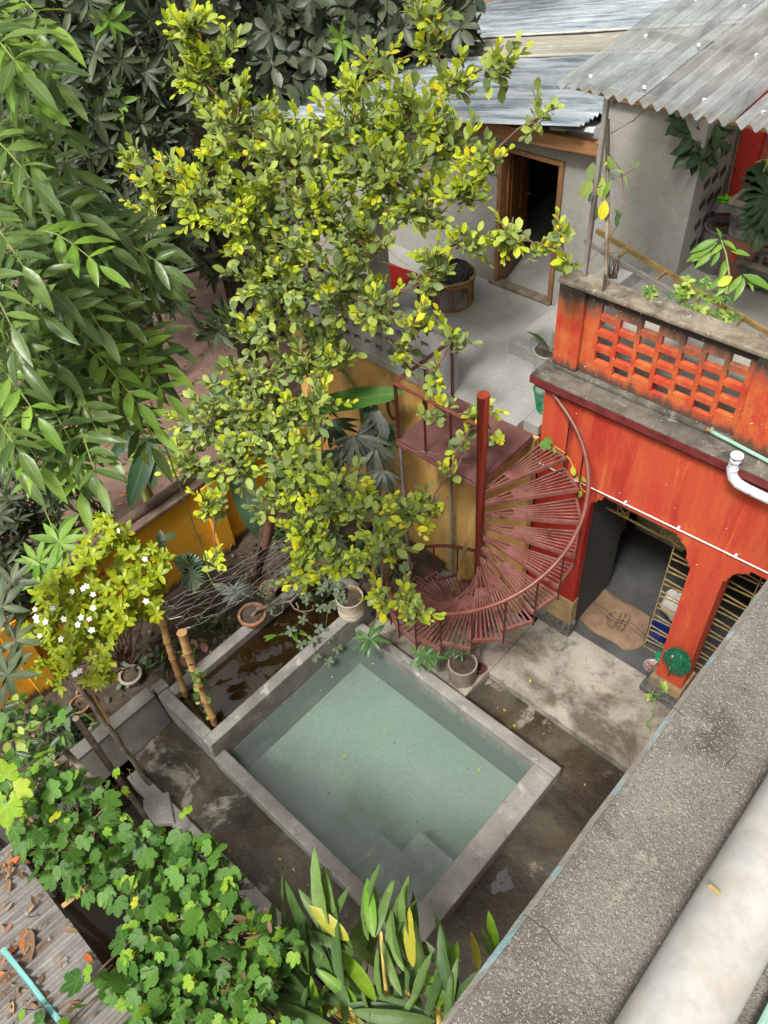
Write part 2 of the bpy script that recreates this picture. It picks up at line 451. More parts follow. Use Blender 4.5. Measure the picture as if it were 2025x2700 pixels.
M['ledge'] = surf('speckled_ledge_cement', (0.19, 0.168, 0.14, 1), (0.29, 0.262, 0.225, 1), 5, 0.9, 0.8, 190, stains=[((.085, .077, .062, 1), 1.9, .5, .68, .6), ((.06, .055, .045, 1), 5.5, .56, .7, .7), ((.42, .39, .33, 1), 11, .56, .66, .6), ((.33, .20, .12, 1), 8, .7, .78, .5)], specks=[((.40, .375, .325, 1), 330, .585), ((.10, .092, .078, 1), 300, .62), ((.60, .57, .51, 1), 62, .765)])
M['ledge_blue'] = surf('flaking_blue_edge_paint', (0.16, 0.30, 0.33, 1), (0.33, 0.38, 0.38, 1), 14, 0.8, 0.4, 60, stains=[((.24, .215, .18, 1), 7, .42, .5, .97)])
M['white_pipe'] = surf('dusty_white_pvc', (0.33, 0.32, 0.30, 1), (0.42, 0.41, 0.39, 1), 4, 0.42, 0.04, 30, stains=[((.34, .27, .19, 1), 5, .55, .75, .6)], specks=[((.25, .2, .14, 1), 90, .76)])
M['pvc'] = surf('light_grey_pvc', (0.50, 0.52, 0.56, 1), (0.60, 0.62, 0.66, 1), 6, 0.4, 0.03, 40)
M['pvc_green'] = surf('faded_green_pipe', (0.20, 0.36, 0.29, 1), (0.30, 0.46, 0.38, 1), 8, 0.5, 0.05, 40, stains=[((.14, .12, .08, 1), 9, .6, .7, .7)])
M['teal_pipe'] = surf('teal_pipe_plastic', (0.13, 0.36, 0.34, 1), (0.18, 0.44, 0.42, 1), 5, 0.45, 0.03, 40)
M['conduit'] = plain('white_conduit', (0.75, 0.74, 0.72, 1), 0.4)
def tin(name, c1, c2, rust, metal, rough, streak):
    return surf(name, c1, c2, 2.2, rough, 0.05, 30, stretch=streak, metal=metal, stains=[(rust, 1.6, .55, .72, .7), (g(.55), 2.6, .6, .72, .6)], spec=.5)
M['zinc'] = tin('bright_zinc_sheet', (0.20, 0.26, 0.31, 1), (0.74, 0.80, 0.84, 1), (0.17, 0.30, 0.36, 1), 0.55, 0.24, (.35, 2.5, 1))
M['zinc_old'] = tin('fibreglass_brown_sheet', (0.26, 0.245, 0.20, 1), (0.38, 0.36, 0.30, 1), (0.2, 0.17, 0.12, 1), 0.1, 0.5, (.35, 2.5, 1))
M['ridge_strip'] = plain('pale_lap_strip', (0.50, 0.50, 0.44, 1), 0.6)
M['rust_tin'] = surf('rusting_tin_sheet', (0.20, 0.185, 0.17, 1), (0.36, 0.345, 0.325, 1), 2.5, 0.55, 0.1, 40, stretch=(3, .5, 1), metal=0.35, stains=[((.19, .085, .035, 1), 1.5, .56, .7, .8), (g(.09, .1), 2.6, .55, .7, .6), ((.50, .49, .46, 1), 3, .6, .7, .6)])
def clear_sheet():
    t = NT('hazy_clear_sheet'); v = t.pos((3, .5, 1))
    n = t.noise(v, 3, 5, .6)
    p = t.bsdf(t.ramp(n, [(.3, (.26, .28, .275, 1)), (.7, (.66, .69, .68, 1))]), .15, None, .35, 1.0)
    tr = t.n('ShaderNodeBsdfTransparent'); tr.inputs[0].default_value = (.85, .87, .85, 1)
    mx = t.n('ShaderNodeMixShader'); t.link(t.ramp(t.noise(t.pos((6, .6, 1)), 2.5, 5, .65), [(.35, (.30,) * 3 + (1,)), (.7, (.66,) * 3 + (1,))]), mx.inputs[0])
    t.link(tr.outputs[0], mx.inputs[1]); t.link(p, mx.inputs[2]); return t.done(mx.outputs[0])
M['clear_sheet'] = clear_sheet()
M['wood_door'] = surf('varnished_door_wood', (0.13, 0.045, 0.012, 1), (0.27, 0.115, 0.035, 1), 4, 0.45, 0.1, 30, stretch=(6, 6, .5))
M['wood_frame'] = surf('frame_wood', (0.17, 0.075, 0.03, 1), (0.30, 0.155, 0.07, 1), 5, 0.6, 0.15, 40, stretch=(4, 4, .6))
M['wood_beam'] = surf('beam_wood', (0.24, 0.11, 0.045, 1), (0.40, 0.21, 0.095, 1), 3, 0.6, 0.1, 40, stretch=(.5, 5, 5))
M['wood_old'] = surf('grey_old_wood', (0.13, 0.105, 0.075, 1), (0.27, 0.225, 0.17, 1), 5, 0.85, 0.4, 40, stains=[((.05, .04, .03, 1), 4, .5, .7, .7)])
M['bark'] = surf('brown_bark', (0.085, 0.042, 0.026, 1), (0.20, 0.105, 0.07, 1), 7, 0.9, 0.7, 30, stretch=(1, 1, .4))
M['bark_dark'] = surf('dark_bark', (0.03, 0.022, 0.017, 1), (0.085, 0.062, 0.045, 1), 6, 0.95, 0.7, 30)
M['twig'] = plain('twig_bark', (0.16, 0.10, 0.06, 1), 0.85, var=.4)
M['stem_green'] = plain('green_stem', (0.20, 0.25, 0.06, 1), 0.6, var=.3)
M['stem_yellow'] = plain('yellow_stem', (0.50, 0.34, 0.05, 1), 0.5, var=.3)
M['bamboo'] = surf('dry_bamboo', (0.33, 0.18, 0.065, 1), (0.50, 0.31, 0.13, 1), 6, 0.55, 0.15, 40, stains=[((.16, .08, .03, 1), 5, .55, .7, .7)])
M['cane'] = surf('cane_furniture', (0.20, 0.085, 0.028, 1), (0.34, 0.165, 0.06, 1), 9, 0.4, 0.1, 40)
M['black_cloth'] = surf('black_cushion_cloth', g(0.012), g(0.045), 6, 0.95, 0.6, 50)
M['terracotta'] = surf('terracotta', (0.27, 0.115, 0.06, 1), (0.37, 0.18, 0.105, 1), 6, 0.85, 0.3, 40, stains=[((.12, .09, .065, 1), 4, .5, .68, .8), ((.45, .37, .3, 1), 6, .6, .7, .5)])
M['cement_pot'] = surf('cement_pot', (0.24, 0.205, 0.165, 1), (0.35, 0.31, 0.26, 1), 3, 0.9, 0.35, 40, stains=[((.11, .085, .055, 1), 2.5, .52, .68, .7)])
M['white_pot'] = surf('rusting_white_drum', (0.44, 0.36, 0.26, 1), (0.58, 0.52, 0.42, 1), 3, 0.7, 0.2, 40, stains=[((.20, .085, .035, 1), 3.2, .54, .64, .9)])
M['grey_tub'] = surf('grey_cement_tub', g(0.10, .03), g(0.17, .03), 2.5, 0.85, 0.3, 40, stains=[(g(.05, .1), 3, .5, .7, .7)])
M['mossy'] = surf('mossy_planter_cement', g(0.07, .04), g(0.17, .05), 5, 0.95, 0.6, 30, stains=[((.035, .035, .025, 1), 6, .48, .6, .9)])
M['steel'] = surf('worn_steel', g(0.22, .02), g(0.33, .03), 6, 0.5, 0.1, 50, metal=.3, stains=[((.25, .15, .06, 1), 4, .55, .68, .8)])
M['ladder_y'] = surf('rusted_yellow_steel', (0.26, 0.165, 0.055, 1), (0.36, 0.25, 0.10, 1), 6, 0.6, 0.15, 50, stains=[((.16, .075, .03, 1), 5, .52, .66, .8)])
M['gate_y'] = surf('dull_yellow_gate_steel', (0.27, 0.185, 0.06, 1), (0.40, 0.30, 0.13, 1), 8, 0.55, 0.1, 50, stains=[((.13, .07, .03, 1), 9, .52, .64, .8)])
M['wire'] = plain('galvanised_wire', (0.36, 0.36, 0.34, 1), 0.45, metal=.5, var=.2)
M['brown_wire'] = plain('brown_cable', (0.16, 0.05, 0.03, 1), 0.6)
M['burlap'] = surf('burlap', (0.21, 0.13, 0.078, 1), (0.28, 0.18, 0.112, 1), 5, 0.95, 0.8, 90, stains=[((.10, .06, .035, 1), 4, .55, .7, .6)])
M['ink'] = plain('black_ink', (0.02, 0.016, 0.014, 1), 0.9)
M['stripe'] = plain('purple_grey_stripe', (0.10, 0.06, 0.05, 1), 0.95)
M['slipper'] = plain('crimson_rubber', (0.30, 0.012, 0.02, 1), 0.5)
M['green_plastic'] = plain('green_basket_plastic', (0.015, 0.21, 0.085, 1), 0.35, var=.12)
M['lime_plastic'] = plain('lime_plastic', (0.16, 0.60, 0.03, 1), 0.35, var=.12)
M['bristle'] = plain('grey_bristle', (0.16, 0.155, 0.15, 1), 0.8)
M['green_film'] = surf('dark_green_plastic_film', (0.006, 0.085, 0.04, 1), (0.015, 0.14, 0.07, 1), 8, 0.25, 0.6, 18)
M['blue_plastic'] = plain('blue_plastic', (0.012, 0.03, 0.17, 1), 0.35)
M['white_sack'] = surf('white_woven_sack', (0.5, 0.47, 0.42, 1), (0.62, 0.6, 0.56, 1), 5, 0.7, 0.5, 25, stains=[((.42, .14, .05, 1), 4, .62, .7, .7)])
M['jar'] = plain('milky_jar_plastic', (0.52, 0.50, 0.58, 1), 0.3)
M['pink'] = plain('pink_handle', (0.62, 0.20, 0.17, 1), 0.5)
M['red_top'] = plain('scarlet_table_top', (0.58, 0.012, 0.006, 1), 0.35, var=.08)
M['red_cup'] = plain('red_cup', (0.50, 0.012, 0.02, 1), 0.35)
M['steel_leg'] = plain('grey_leg_steel', (0.22, 0.21, 0.20, 1), 0.5, metal=.3)
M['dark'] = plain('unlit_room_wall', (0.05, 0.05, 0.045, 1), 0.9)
M['indoor_yellow'] = plain('indoor_ochre', (0.5, 0.27, 0.03, 1), 0.8)
M['indoor_green'] = plain('indoor_green', (0.02, 0.16, 0.06, 1), 0.7)
M['indoor_cream'] = plain('indoor_cream', (0.36, 0.29, 0.17, 1), 0.8)
M['green_door'] = surf('faded_green_door', (0.06, 0.13, 0.115, 1), (0.10, 0.19, 0.165, 1), 6, 0.7, 0.2, 40)
M['red_plaster'] = surf('flaking_red_plaster', (0.24, 0.05, 0.03, 1), (0.36, 0.095, 0.06, 1), 4, 0.85, 0.4, 30, stretch=(2, 2, .8), stains=[((.14, .11, .085, 1), 3.5, .52, .66, .8)])
M['brick'] = plain('old_brick', (0.22, 0.10, 0.07, 1), 0.9, var=.35)
M['white_petal'] = plain('white_petal', (0.80, 0.80, 0.76, 1), 0.5, var=.05)
M['red_petal'] = plain('coral_petal', (0.62, 0.10, 0.05, 1), 0.5)
M['fruit'] = plain('green_fruit', (0.16, 0.24, 0.05, 1), 0.45)
M['pool_water'] = water_mat('pool_water', (0.42, 0.53, 0.47, 1), (0.98, 1.0, 0.99, 1), 0.16, 0.06, 2.6, absorb=((0.36, 0.66, 0.56, 1), 0.5), ior=1.7)
M['tank_water'] = water_mat('tank_water', (0.03, 0.016, 0.004, 1), (0.25, 0.14, 0.05, 1), 0.6, 0.035, 3.0, ior=1.9)
M['drain_water'] = water_mat('drain_water', (0.02, 0.014, 0.008, 1), (0.25, 0.18, 0.1, 1), 0.6, 0.06, 3.0)
M['puddle'] = water_mat('puddle_water', (0.14, 0.13, 0.12, 1), (0.8, 0.76, 0.7, 1), 0.3, 0.01, 2.0, ior=2.2)
# leaves
M['lf_guava'] = leaf_mat('lime_leaf', (0.17, 0.25, 0.055, 1), (0.46, 0.55, 0.115, 1), rough=.5, transl=.3, vein=(.38, .45, .16, 1), dirt=.2)
M['lf_guava_old'] = leaf_mat('lime_leaf_old', (0.095, 0.145, 0.05, 1), (0.24, 0.32, 0.115, 1), rough=.55, transl=.25, vein=(.26, .32, .15, 1), dirt=.4)
M['lf_guava_new'] = leaf_mat('lime_leaf_young', (0.34, 0.46, 0.035, 1), (0.64, 0.70, 0.04, 1), tip=(0.72, 0.62, 0.03, 1), rough=.45, transl=.38, vein=(.5, .55, .15, 1))
M['lf_pinn'] = leaf_mat('pinnate_leaflet', (0.04, 0.085, 0.018, 1), (0.14, 0.22, 0.05, 1), rough=.3, transl=.22, vein=(.30, .40, .16, 1), vein_amt=.3, dirt=.12)
M['lf_pinn_new'] = leaf_mat('pinnate_leaflet_young', (0.12, 0.24, 0.03, 1), (0.22, 0.36, 0.05, 1), rough=.32, transl=.3, vein=(.40, .50, .16, 1), vein_amt=.35)
M['lf_mango'] = leaf_mat('dusty_mango_leaf', (0.018, 0.032, 0.014, 1), (0.065, 0.09, 0.042, 1), rough=.42, transl=.12, vein=(.14, .17, .10, 1), vein_amt=.25, dirt=.12)
M['lf_jack'] = leaf_mat('dusty_jackfruit_leaf', (0.026, 0.04, 0.02, 1), (0.085, 0.10, 0.06, 1), rough=.4, transl=.1, vein=(.16, .18, .12, 1), vein_amt=.2, dirt=.15)
M['lf_fresh'] = leaf_mat('fresh_leaf', (0.10, 0.22, 0.025, 1), (0.20, 0.34, 0.045, 1), rough=.4, transl=.3)
M['lf_gard'] = leaf_mat('yellow_green_shrub_leaf', (0.19, 0.27, 0.012, 1), (0.40, 0.45, 0.02, 1), rough=.35, transl=.3, vein=(.10, .17, .02, 1), vein_amt=.3)
M['lf_vine'] = leaf_mat('vine_leaf', (0.035, 0.105, 0.018, 1), (0.105, 0.235, 0.035, 1), rough=.5, transl=.25, vein=(.16, .28, .08, 1), vein_amt=.3)
M['lf_vine_new'] = leaf_mat('vine_leaf_young', (0.15, 0.33, 0.025, 1), (0.28, 0.44, 0.03, 1), tip=(0.5, 0.5, .03, 1), rough=.5, transl=.35, vein=(.4, .5, .15, 1))
M['lf_ginger'] = leaf_mat('ginger_leaf', (0.06, 0.125, 0.035, 1), (0.16, 0.26, 0.065, 1), rough=.42, transl=.22, vein=(.2, .26, .12, 1), vein_amt=.3)
M['lf_ginger_new'] = leaf_mat('ginger_leaf_young', (0.14, 0.32, 0.02, 1), (0.24, 0.42, 0.03, 1), rough=.35, transl=.35, vein=(.45, .5, .1, 1), vein_amt=.4)
M['lf_ginger_yel'] = leaf_mat('ginger_leaf_yellow', (0.38, 0.40, 0.03, 1), (0.46, 0.44, 0.05, 1), rough=.4, transl=.3, vein=(.55, .5, .15, 1))
M['lf_banana'] = leaf_mat('banana_leaf', (0.025, 0.062, 0.03, 1), (0.045, 0.095, 0.04, 1), rough=.35, transl=.22, vein=(.22, .28, .10, 1), vein_amt=.25)
M['lf_banana_new'] = leaf_mat('banana_leaf_young', (0.045, 0.15, 0.015, 1), (0.07, 0.19, 0.025, 1), rough=.55, transl=.3, vein=(.28, .38, .12, 1), vein_amt=.25)
M['lf_dark'] = leaf_mat('dark_glossy_leaf', (0.02, 0.045, 0.018, 1), (0.045, 0.085, 0.03, 1), rough=.35, transl=.15, vein=(.14, .19, .09, 1), dirt=.25)
M['lf_dusty'] = leaf_mat('dusty_grey_leaf', (0.028, 0.036, 0.027, 1), (0.085, 0.10, 0.08, 1), rough=.45, transl=.08, vein=(.17, .19, .16, 1), vein_amt=.35, dirt=.35)
M['lf_oleander'] = leaf_mat('narrow_glossy_leaf', (0.04, 0.11, 0.03, 1), (0.08, 0.17, 0.045, 1), rough=.33, transl=.2, vein=(.3, .4, .16, 1))
M['lf_sage'] = leaf_mat('grey_green_small_leaf', (0.065, 0.10, 0.06, 1), (0.14, 0.185, 0.115, 1), rough=.5, transl=.2)
M['lf_dry'] = leaf_mat('dry_leaf', (0.09, 0.045, 0.025, 1), (0.30, 0.20, 0.12, 1), rough=.8, transl=.05, vein=(.2, .13, .08, 1))
M['lf_rust'] = leaf_mat('rust_brown_leaf', (0.35, 0.09, 0.02, 1), (0.5, 0.17, 0.05, 1), rough=.7, transl=.15, vein=(.3, .1, .03, 1))
M['lf_pink'] = leaf_mat('dull_pink_leaf', (0.28, 0.11, 0.10, 1), (0.36, 0.18, 0.16, 1), rough=.6, transl=.1)

M['lf_sap'] = leaf_mat('grey_green_sapling_leaf', (0.05, 0.075, 0.035, 1), (0.12, 0.15, 0.07, 1), rough=.42, transl=.18, vein=(.16, .2, .09, 1), dirt=.08)

M['pool_wall'] = surf('pool_wall_concrete', g(0.185, .07), g(0.29, .07), 1.6, 0.75, 0.35, 45, stains=[(g(.10, .12), 1.1, .48, .66, .75), (g(.42, .04), 4.5, .58, .66, .7), (g(.07, .15), 3.1, .6, .7, .6)], specks=[(g(.42), 90, .72)], zst=[((.11, .135, .125, 1), -.45, .80, .97)])  # darker below the waterline: wet algae, plus dim underwater light in the colour
# zoom windows used while measuring: (x, y) in a crop -> photo pixel
def Q(x0, y0, s): return lambda x, y: (x0 + x * s, y0 + y * s)
R1 = Q(380, 1750, 400 / 1659); R2 = Q(1200, 1750, 400 / 1659); R3 = Q(800, 1550, 400 / 1659); R4 = Q(950, 2150, 400 / 1659)
R5 = Q(1350, 650, 400 / 1659); R6 = Q(1625, 900, 400 / 1659); R7 = Q(1250, 350, 400 / 1659); R8 = Q(1150, 1000, 400 / 1659)
N1 = Q(1000, 550, 500 / 1659); N3 = Q(1450, 1500, 400 / 952); N4 = Q(1500, 1280, 400 / 952); N5 = Q(1000, 1380, 400 / 952)
N6 = Q(250, 1150, 500 / 952); N7 = Q(600, 1450, 400 / 952); N8 = Q(0, 2200, 450 / 952); Y5 = Q(1500, 200, 525 / 1659); Z6 = Q(0, 1250, 700 / 1630)
Z3 = Q(900, 650, 600 / 1659); Z4 = Q(1000, 1150, 700 / 1659); Y4 = Q(350, 1250, 750 / 1659); K1 = Q(1500, 1540, 220 / 952); K2 = Q(1680, 1650, 200 / 952)
K4 = Q(0, 1750, 400 / 952); K5 = Q(1820, 500, 205 / 868); Y7 = Q(700, 2200, 700 / 1659); Z7 = Q(0, 1950, 900 / 1659)
ZT, ZR, ZP = 3.95, 5.0, 0.15          # terrace, red roof deck, porch

# ================================================================== SETTING
def bumpy(name, mat, x0, x1, y0, y1, z, amp, n, seed):
    rr = np.random.RandomState(seed); nx = max(2, int((x1 - x0) / n)); ny = max(2, int((y1 - y0) / n))
    ph = rr.uniform(0, 6.28, (6, 3)); fr = rr.uniform(.8, 5.5, (6, 2))
    mb = MB(); v = []
    for j in range(ny + 1):
        for i in range(nx + 1):
            x = x0 + (x1 - x0) * i / nx; y = y0 + (y1 - y0) * j / ny
            h = sum(math.sin(fr[k, 0] * x + ph[k, 0]) * math.sin(fr[k, 1] * y + ph[k, 1]) for k in range(6)) / 3 + rr.uniform(-.35, .35)
            v.append((x, y, z + amp * h))
    f = [(j * (nx + 1) + i, j * (nx + 1) + i + 1, (j + 1) * (nx + 1) + i + 1, (j + 1) * (nx + 1) + i) for j in range(ny) for i in range(nx)]
    mb.add(v, f)
    return struct(mb.build(name, mat, smooth=True))

mb = MB()
for x0, x1, y0, y1 in ((-150, -8.72, -150, 150), (-8.72, 150, 9.65, 150), (-8.72, 150, -150, -3.2), (1.4, 150, -3.2, 9.65)):
    nx, ny = 12, 12
    v = [(x0 + (x1 - x0) * i / nx, y0 + (y1 - y0) * j / ny, 0.3) for j in range(ny + 1) for i in range(nx + 1)]
    mb.add(v, [(j * (nx + 1) + i, j * (nx + 1) + i + 1, (j + 1) * (nx + 1) + i + 1, (j + 1) * (nx + 1) + i) for j in range(ny) for i in range(nx)])
struct(mb.build('ground', M['dirt']))
bumpy('earth_yard', M['dirt'], -24, -8.72, -3, 14, 0.36, 0.035, 0.25, 3)
bumpy('garden_bed', M['soil'], -8.62, -6.98, -3.2, 6.47, 0.32, 0.05, 0.09, 4)
bumpy('planting_bed', M['soil'], -6.99, -5.5, 4.9, 6.47, 0.3, 0.05, 0.09, 5)

mb = MB()
for x0, x1, y0, y1 in ((-6.86, 1.4, 0.94, 1.70), (-2.03, 1.4, 1.70, 5.34), (-3.75, -2.03, 4.70, 5.34)):
    mb.add([(x0, y0, 0), (x1, y0, 0), (x1, y1, 0), (x0, y1, 0)], [(0, 1, 2, 3)])
struct(mb.build('courtyard_floor', M['wet_floor']))
struct(MB().add([(-8.6, -3.2, -.3), (1.4, -3.2, -.3), (1.4, .8, -.3), (-8.6, .8, -.3)], [(0, 1, 2, 3)]).build('drain_water', M['drain_water']))
struct(MB().add([(-8.6, -3.2, -.42), (1.4, -3.2, -.42), (1.4, .8, -.42), (-8.6, .8, -.42)], [(0, 1, 2, 3)]).build('drain_bed', M['soil']))
# puddle beside the pool
pc = Wz(*Y7(1480, 300), 0.004)
pts = []
for k in range(22):
    a = 2 * math.pi * k / 22; r = .15 * (1 + .22 * math.sin(3 * a + 1) + .12 * math.sin(7 * a))
    pts.append((pc.x + r * .75 * math.cos(a), pc.y + r * 1.05 * math.sin(a), .004))
struct(MB().add(pts, [tuple(range(22))]).build('puddle', M['puddle']))
# porch floor: raised slab, its front step along the courtyard, and the planting strip beside the stairs
mb = MB(); mb.box(-3.73, 1.4, 5.34, 6.78, -.02, ZP); po = struct(mb.build('porch_floor', M['porch'], bevel=.012))
struct(B(-5.74, -3.735, 4.715, 6.47, -.02, ZP - .01).build('pot_strip', M['porch'], bevel=.01))
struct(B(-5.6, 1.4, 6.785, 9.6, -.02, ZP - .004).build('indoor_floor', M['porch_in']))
B(-3.90, -3.735, 4.72, 5.33, ZP - .012, ZP + .012).build('kerb', M['cement_pot'], po, bevel=.01)

k = thing('drain_kerb', 'pale concrete kerb between the courtyard floor and the drain under the vine', 'kerb', (-4, .85, 0))
MB().hexa([(-6.6, .72, -.4), (-1.6, .86, -.4), (-1.6, 1.02, -.4), (-6.6, .92, -.4)], [(-6.6, .72, .08), (-1.6, .86, .08), (-1.6, 1.02, .08), (-6.6, .92, .08)]).build('kerb_stone', M['concrete'], k, bevel=.015)

# ================================================================== POOL AND TANK
pool = thing('plunge_pool', 'square concrete plunge pool full of milky green water', 'pool', (-4, 3.2, 0))
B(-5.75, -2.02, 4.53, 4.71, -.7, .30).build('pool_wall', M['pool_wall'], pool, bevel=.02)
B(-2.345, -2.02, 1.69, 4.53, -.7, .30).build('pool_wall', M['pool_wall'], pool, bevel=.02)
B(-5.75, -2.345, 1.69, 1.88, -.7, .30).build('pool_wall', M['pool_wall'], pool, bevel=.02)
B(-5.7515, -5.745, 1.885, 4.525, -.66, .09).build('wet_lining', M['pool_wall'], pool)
B(-5.74, -2.346, 1.881, 4.521, -.72, -.65).build('pool_floor', M['pool_floor'], pool)
s1 = [Wz(*R4(235, 195), -.2), Wz(*R4(650, 165), -.2), Wz(*R4(470, 375), -.2)]
s2 = Wz(*R4(235, 540), 0.0)
B(s1[0].x, -2.35, 1.885, s1[0].y, -.65, -.2).build('pool_step', M['pool_floor'], pool, bevel=.01)
B(s1[1].x, -2.352, s1[0].y, s1[1].y, -.65, -.201).build('pool_step', M['pool_floor'], pool, bevel=.01)
B(s2.x, -2.354, 1.887, s2.y, -.199, 0.0).build('pool_step', M['pool_floor'], pool, bevel=.01)
struct(B(-5.76, -2.335, 1.87, 4.54, -.685, .1).build('pool_water', M['pool_water']))

tank = thing('water_tank', 'long concrete tank of dark brown water beside the pool', 'tank', (-6.4, 3.2, 0))
B(-5.93, -5.752, 1.71, 5.25, -.3, .60).build('tank_wall', M['concrete'], tank, bevel=.018)
B(-6.98, -5.93, 1.71, 1.885, -.3, .60).build('tank_wall', M['concrete'], tank, bevel=.018)
B(-6.98, -6.80, 1.885, 5.1, -.3, .575).build('tank_wall', M['concrete'], tank, bevel=.018)
B(-6.80, -5.93, 4.95, 5.1, -.3, .57).build('tank_wall', M['concrete'], tank, bevel=.018)
B(-7.17, -6.985, 1.735, 1.93, 0, .62).build('corner_post', M['concrete'], tank, bevel=.02)
B(-6.80, -5.93, 1.885, 4.95, -.3, -.15).build('tank_floor', M['soil'], tank)
struct(MB().add([(-6.8, 1.885, .43), (-5.93, 1.885, .43), (-5.93, 4.95, .43), (-6.8, 4.95, .43)], [(0, 1, 2, 3)]).build('tank_water', M['tank_water']))

gw = thing('garden_wall', 'low leaning grey plaster wall along the garden bed, left of the pool', 'wall', (-7, 0, 0))
MB().hexa([(-7.25, -3.2, 0), (-6.84, -3.2, 0), (-6.84, 1.70, 0), (-7.25, 1.70, 0)], [(-7.18, -3.2, .58), (-7.0, -3.2, .58), (-7.0, 1.70, .58), (-7.18, 1.70, .58)]).build('wall_body', M['wall_smooth'], gw, bevel=.02)
B(-7.21, -6.99, -3.2, 1.69, .585, .625).build('coping', M['wall_smooth'], gw, bevel=.012)

sl = thing('concrete_slab', 'loose broken concrete slab lying on the wet courtyard floor', 'slab', Wz(*Z7(770, 340), 0))
q = [Wz(*Z7(a, b), .11) for a, b in ((700, 410), (850, 405), (820, 250), (695, 290))]
MB().hexa([(p.x, p.y, .003) for p in q], [tuple(p) for p in q]).build('slab', M['concrete'], sl, bevel=.012)

# ================================================================== YELLOW BOUNDARY WALL
yw = thing('boundary_wall', 'ochre yellow garden wall with a mouldy coping, behind the flowering shrub', 'wall', (-8.68, 3, 0))
B(-8.76, -8.62, -3.2, 6.46, .1, 1.95).build('wall_body', M['yellow'], yw)
B(-8.84, -8.55, -3.2, 6.46, 1.952, 2.03).build('coping', M['coping_wall'], yw, bevel=.02)
MB().tube([(-8.77, -3.2 + i * .8, 2.06 + .006 * (i % 3)) for i in range(13)], .085, 10).build('coping_roll', M['coping_wall'], yw, smooth=True)
for yy in (4.15, .6): B(-8.617, -8.52, yy, yy + .3, .1, 1.95).build('pilaster', M['yellow'], yw, bevel=.01)

# ================================================================== TERRACE AND GREY HOUSE
hs = thing('grey_house', 'grey cement upstairs house with a terrace, an open brown door and tin roof', 'house', (-6.5, 9, 0))
B(-8.6, -4.03, 6.50, 6.62, .1, 3.79).build('lower_wall', M['yellow_pale'], hs)
B(-8.75, -4.28, 6.46, 9.0, 3.80, ZT).build('terrace_slab', M['terrace'], hs, bevel=.01)
B(-4.275, -4.05, 6.60, 9.0, 3.80, ZT - .002).build('terrace_edge', M['terrace'], hs)
MB().hexa([(-11.6, 9.0, .2), (-6.54, 9.0, .2), (-6.54, 9.15, .2), (-11.6, 9.15, .2)], [(-11.6, 9.0, 5.48), (-6.54, 9.0, 6.40), (-6.54, 9.15, 6.40), (-11.6, 9.15, 5.48)]).build('front_wall', M['terrace_wall'], hs)
B(-5.49, -3.85, 9.0, 9.15, ZT, 6.58).build('front_wall', M['terrace_wall'], hs)
MB().bar((-5.0, 8.95, 6.99), (-3.8, 8.95, 7.02), .07, .10).build('wall_plate', M['wood_beam'], hs, bevel=.006)
B(-5.05, -3.85, 9.002, 9.15, 6.582, 7.0).build('front_wall', M['terrace_wall'], hs)
B(-6.54, -5.49, 9.0, 9.15, 6.06, 6.39).build('front_wall', M['terrace_wall'], hs)
B(-8.6, -3.85, 9.0, 13.0, 3.7, ZT - .003).build('room_floor', M['terrace'], hs)
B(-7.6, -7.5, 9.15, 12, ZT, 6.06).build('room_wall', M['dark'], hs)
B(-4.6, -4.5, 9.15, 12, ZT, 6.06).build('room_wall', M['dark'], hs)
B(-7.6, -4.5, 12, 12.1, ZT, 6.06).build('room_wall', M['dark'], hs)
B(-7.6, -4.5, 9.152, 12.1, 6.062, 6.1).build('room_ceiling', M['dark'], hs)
# door frame, leaf
fr = MB(); fr.box(-6.54, -6.47, 8.96, 9.1, ZT, 6.0); fr.box(-5.56, -5.49, 8.96, 9.1, ZT, 6.0); fr.box(-6.54, -5.49, 8.955, 9.1, 6.0, 6.06)
dfr = fr.build('door_frame', M['wood_frame'], hs, bevel=.006)
B(-6.62, -5.49, 8.93, 9.1, ZT, ZT + .05).build('threshold', M['wood_old'], hs, bevel=.008)
hng = Vector((-6.46, 9.11, ZT + .03)); far = Wz(*R7(430, 1455), ZT + .03); ddir = (far - hng); ddir.z = 0; ddir.normalize(); dn = Vector((-ddir.y, ddir.x, 0))
door = MB(); door.bar(hng + ddir * .45 + Vector((0, 0, 0)), hng + ddir * .45 + Vector((0, 0, 1.97)), .9, .035, up=dn)
dl = door.build('door_leaf', M['wood_door'], hs, bevel=.004)
for c0, c1, z0, z1 in ((.1, .42, .15, .75), (.5, .82, .15, .75), (.1, .42, .9, 1.8), (.5, .82, .9, 1.8)):
    a = hng + ddir * ((c0 + c1) / 2) - dn * .022
    MB().bar(a + Vector((0, 0, z0)), a + Vector((0, 0, z1)), c1 - c0, .022, up=dn).build('door_panel', M['wood_door'], dl, bevel=.008)
MB().tube([hng + ddir * .84 - dn * .03 + Vector((0, 0, 1.0)), hng + ddir * .84 - dn * .08 + Vector((0, 0, 1.0))], .02, 8).build('door_handle', M['steel'], dl)
# dark furniture in the room
cab = thing('cabinet', 'dark wardrobe standing inside the open upstairs doorway', 'wardrobe', (-5.9, 10.9, ZT))
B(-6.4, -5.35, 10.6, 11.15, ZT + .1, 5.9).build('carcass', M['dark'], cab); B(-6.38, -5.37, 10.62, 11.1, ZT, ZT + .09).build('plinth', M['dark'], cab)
B(-5.878, -5.872, 10.592, 10.598, ZT + .15, 5.85).build('door_gap', M['grey_paint'], cab)
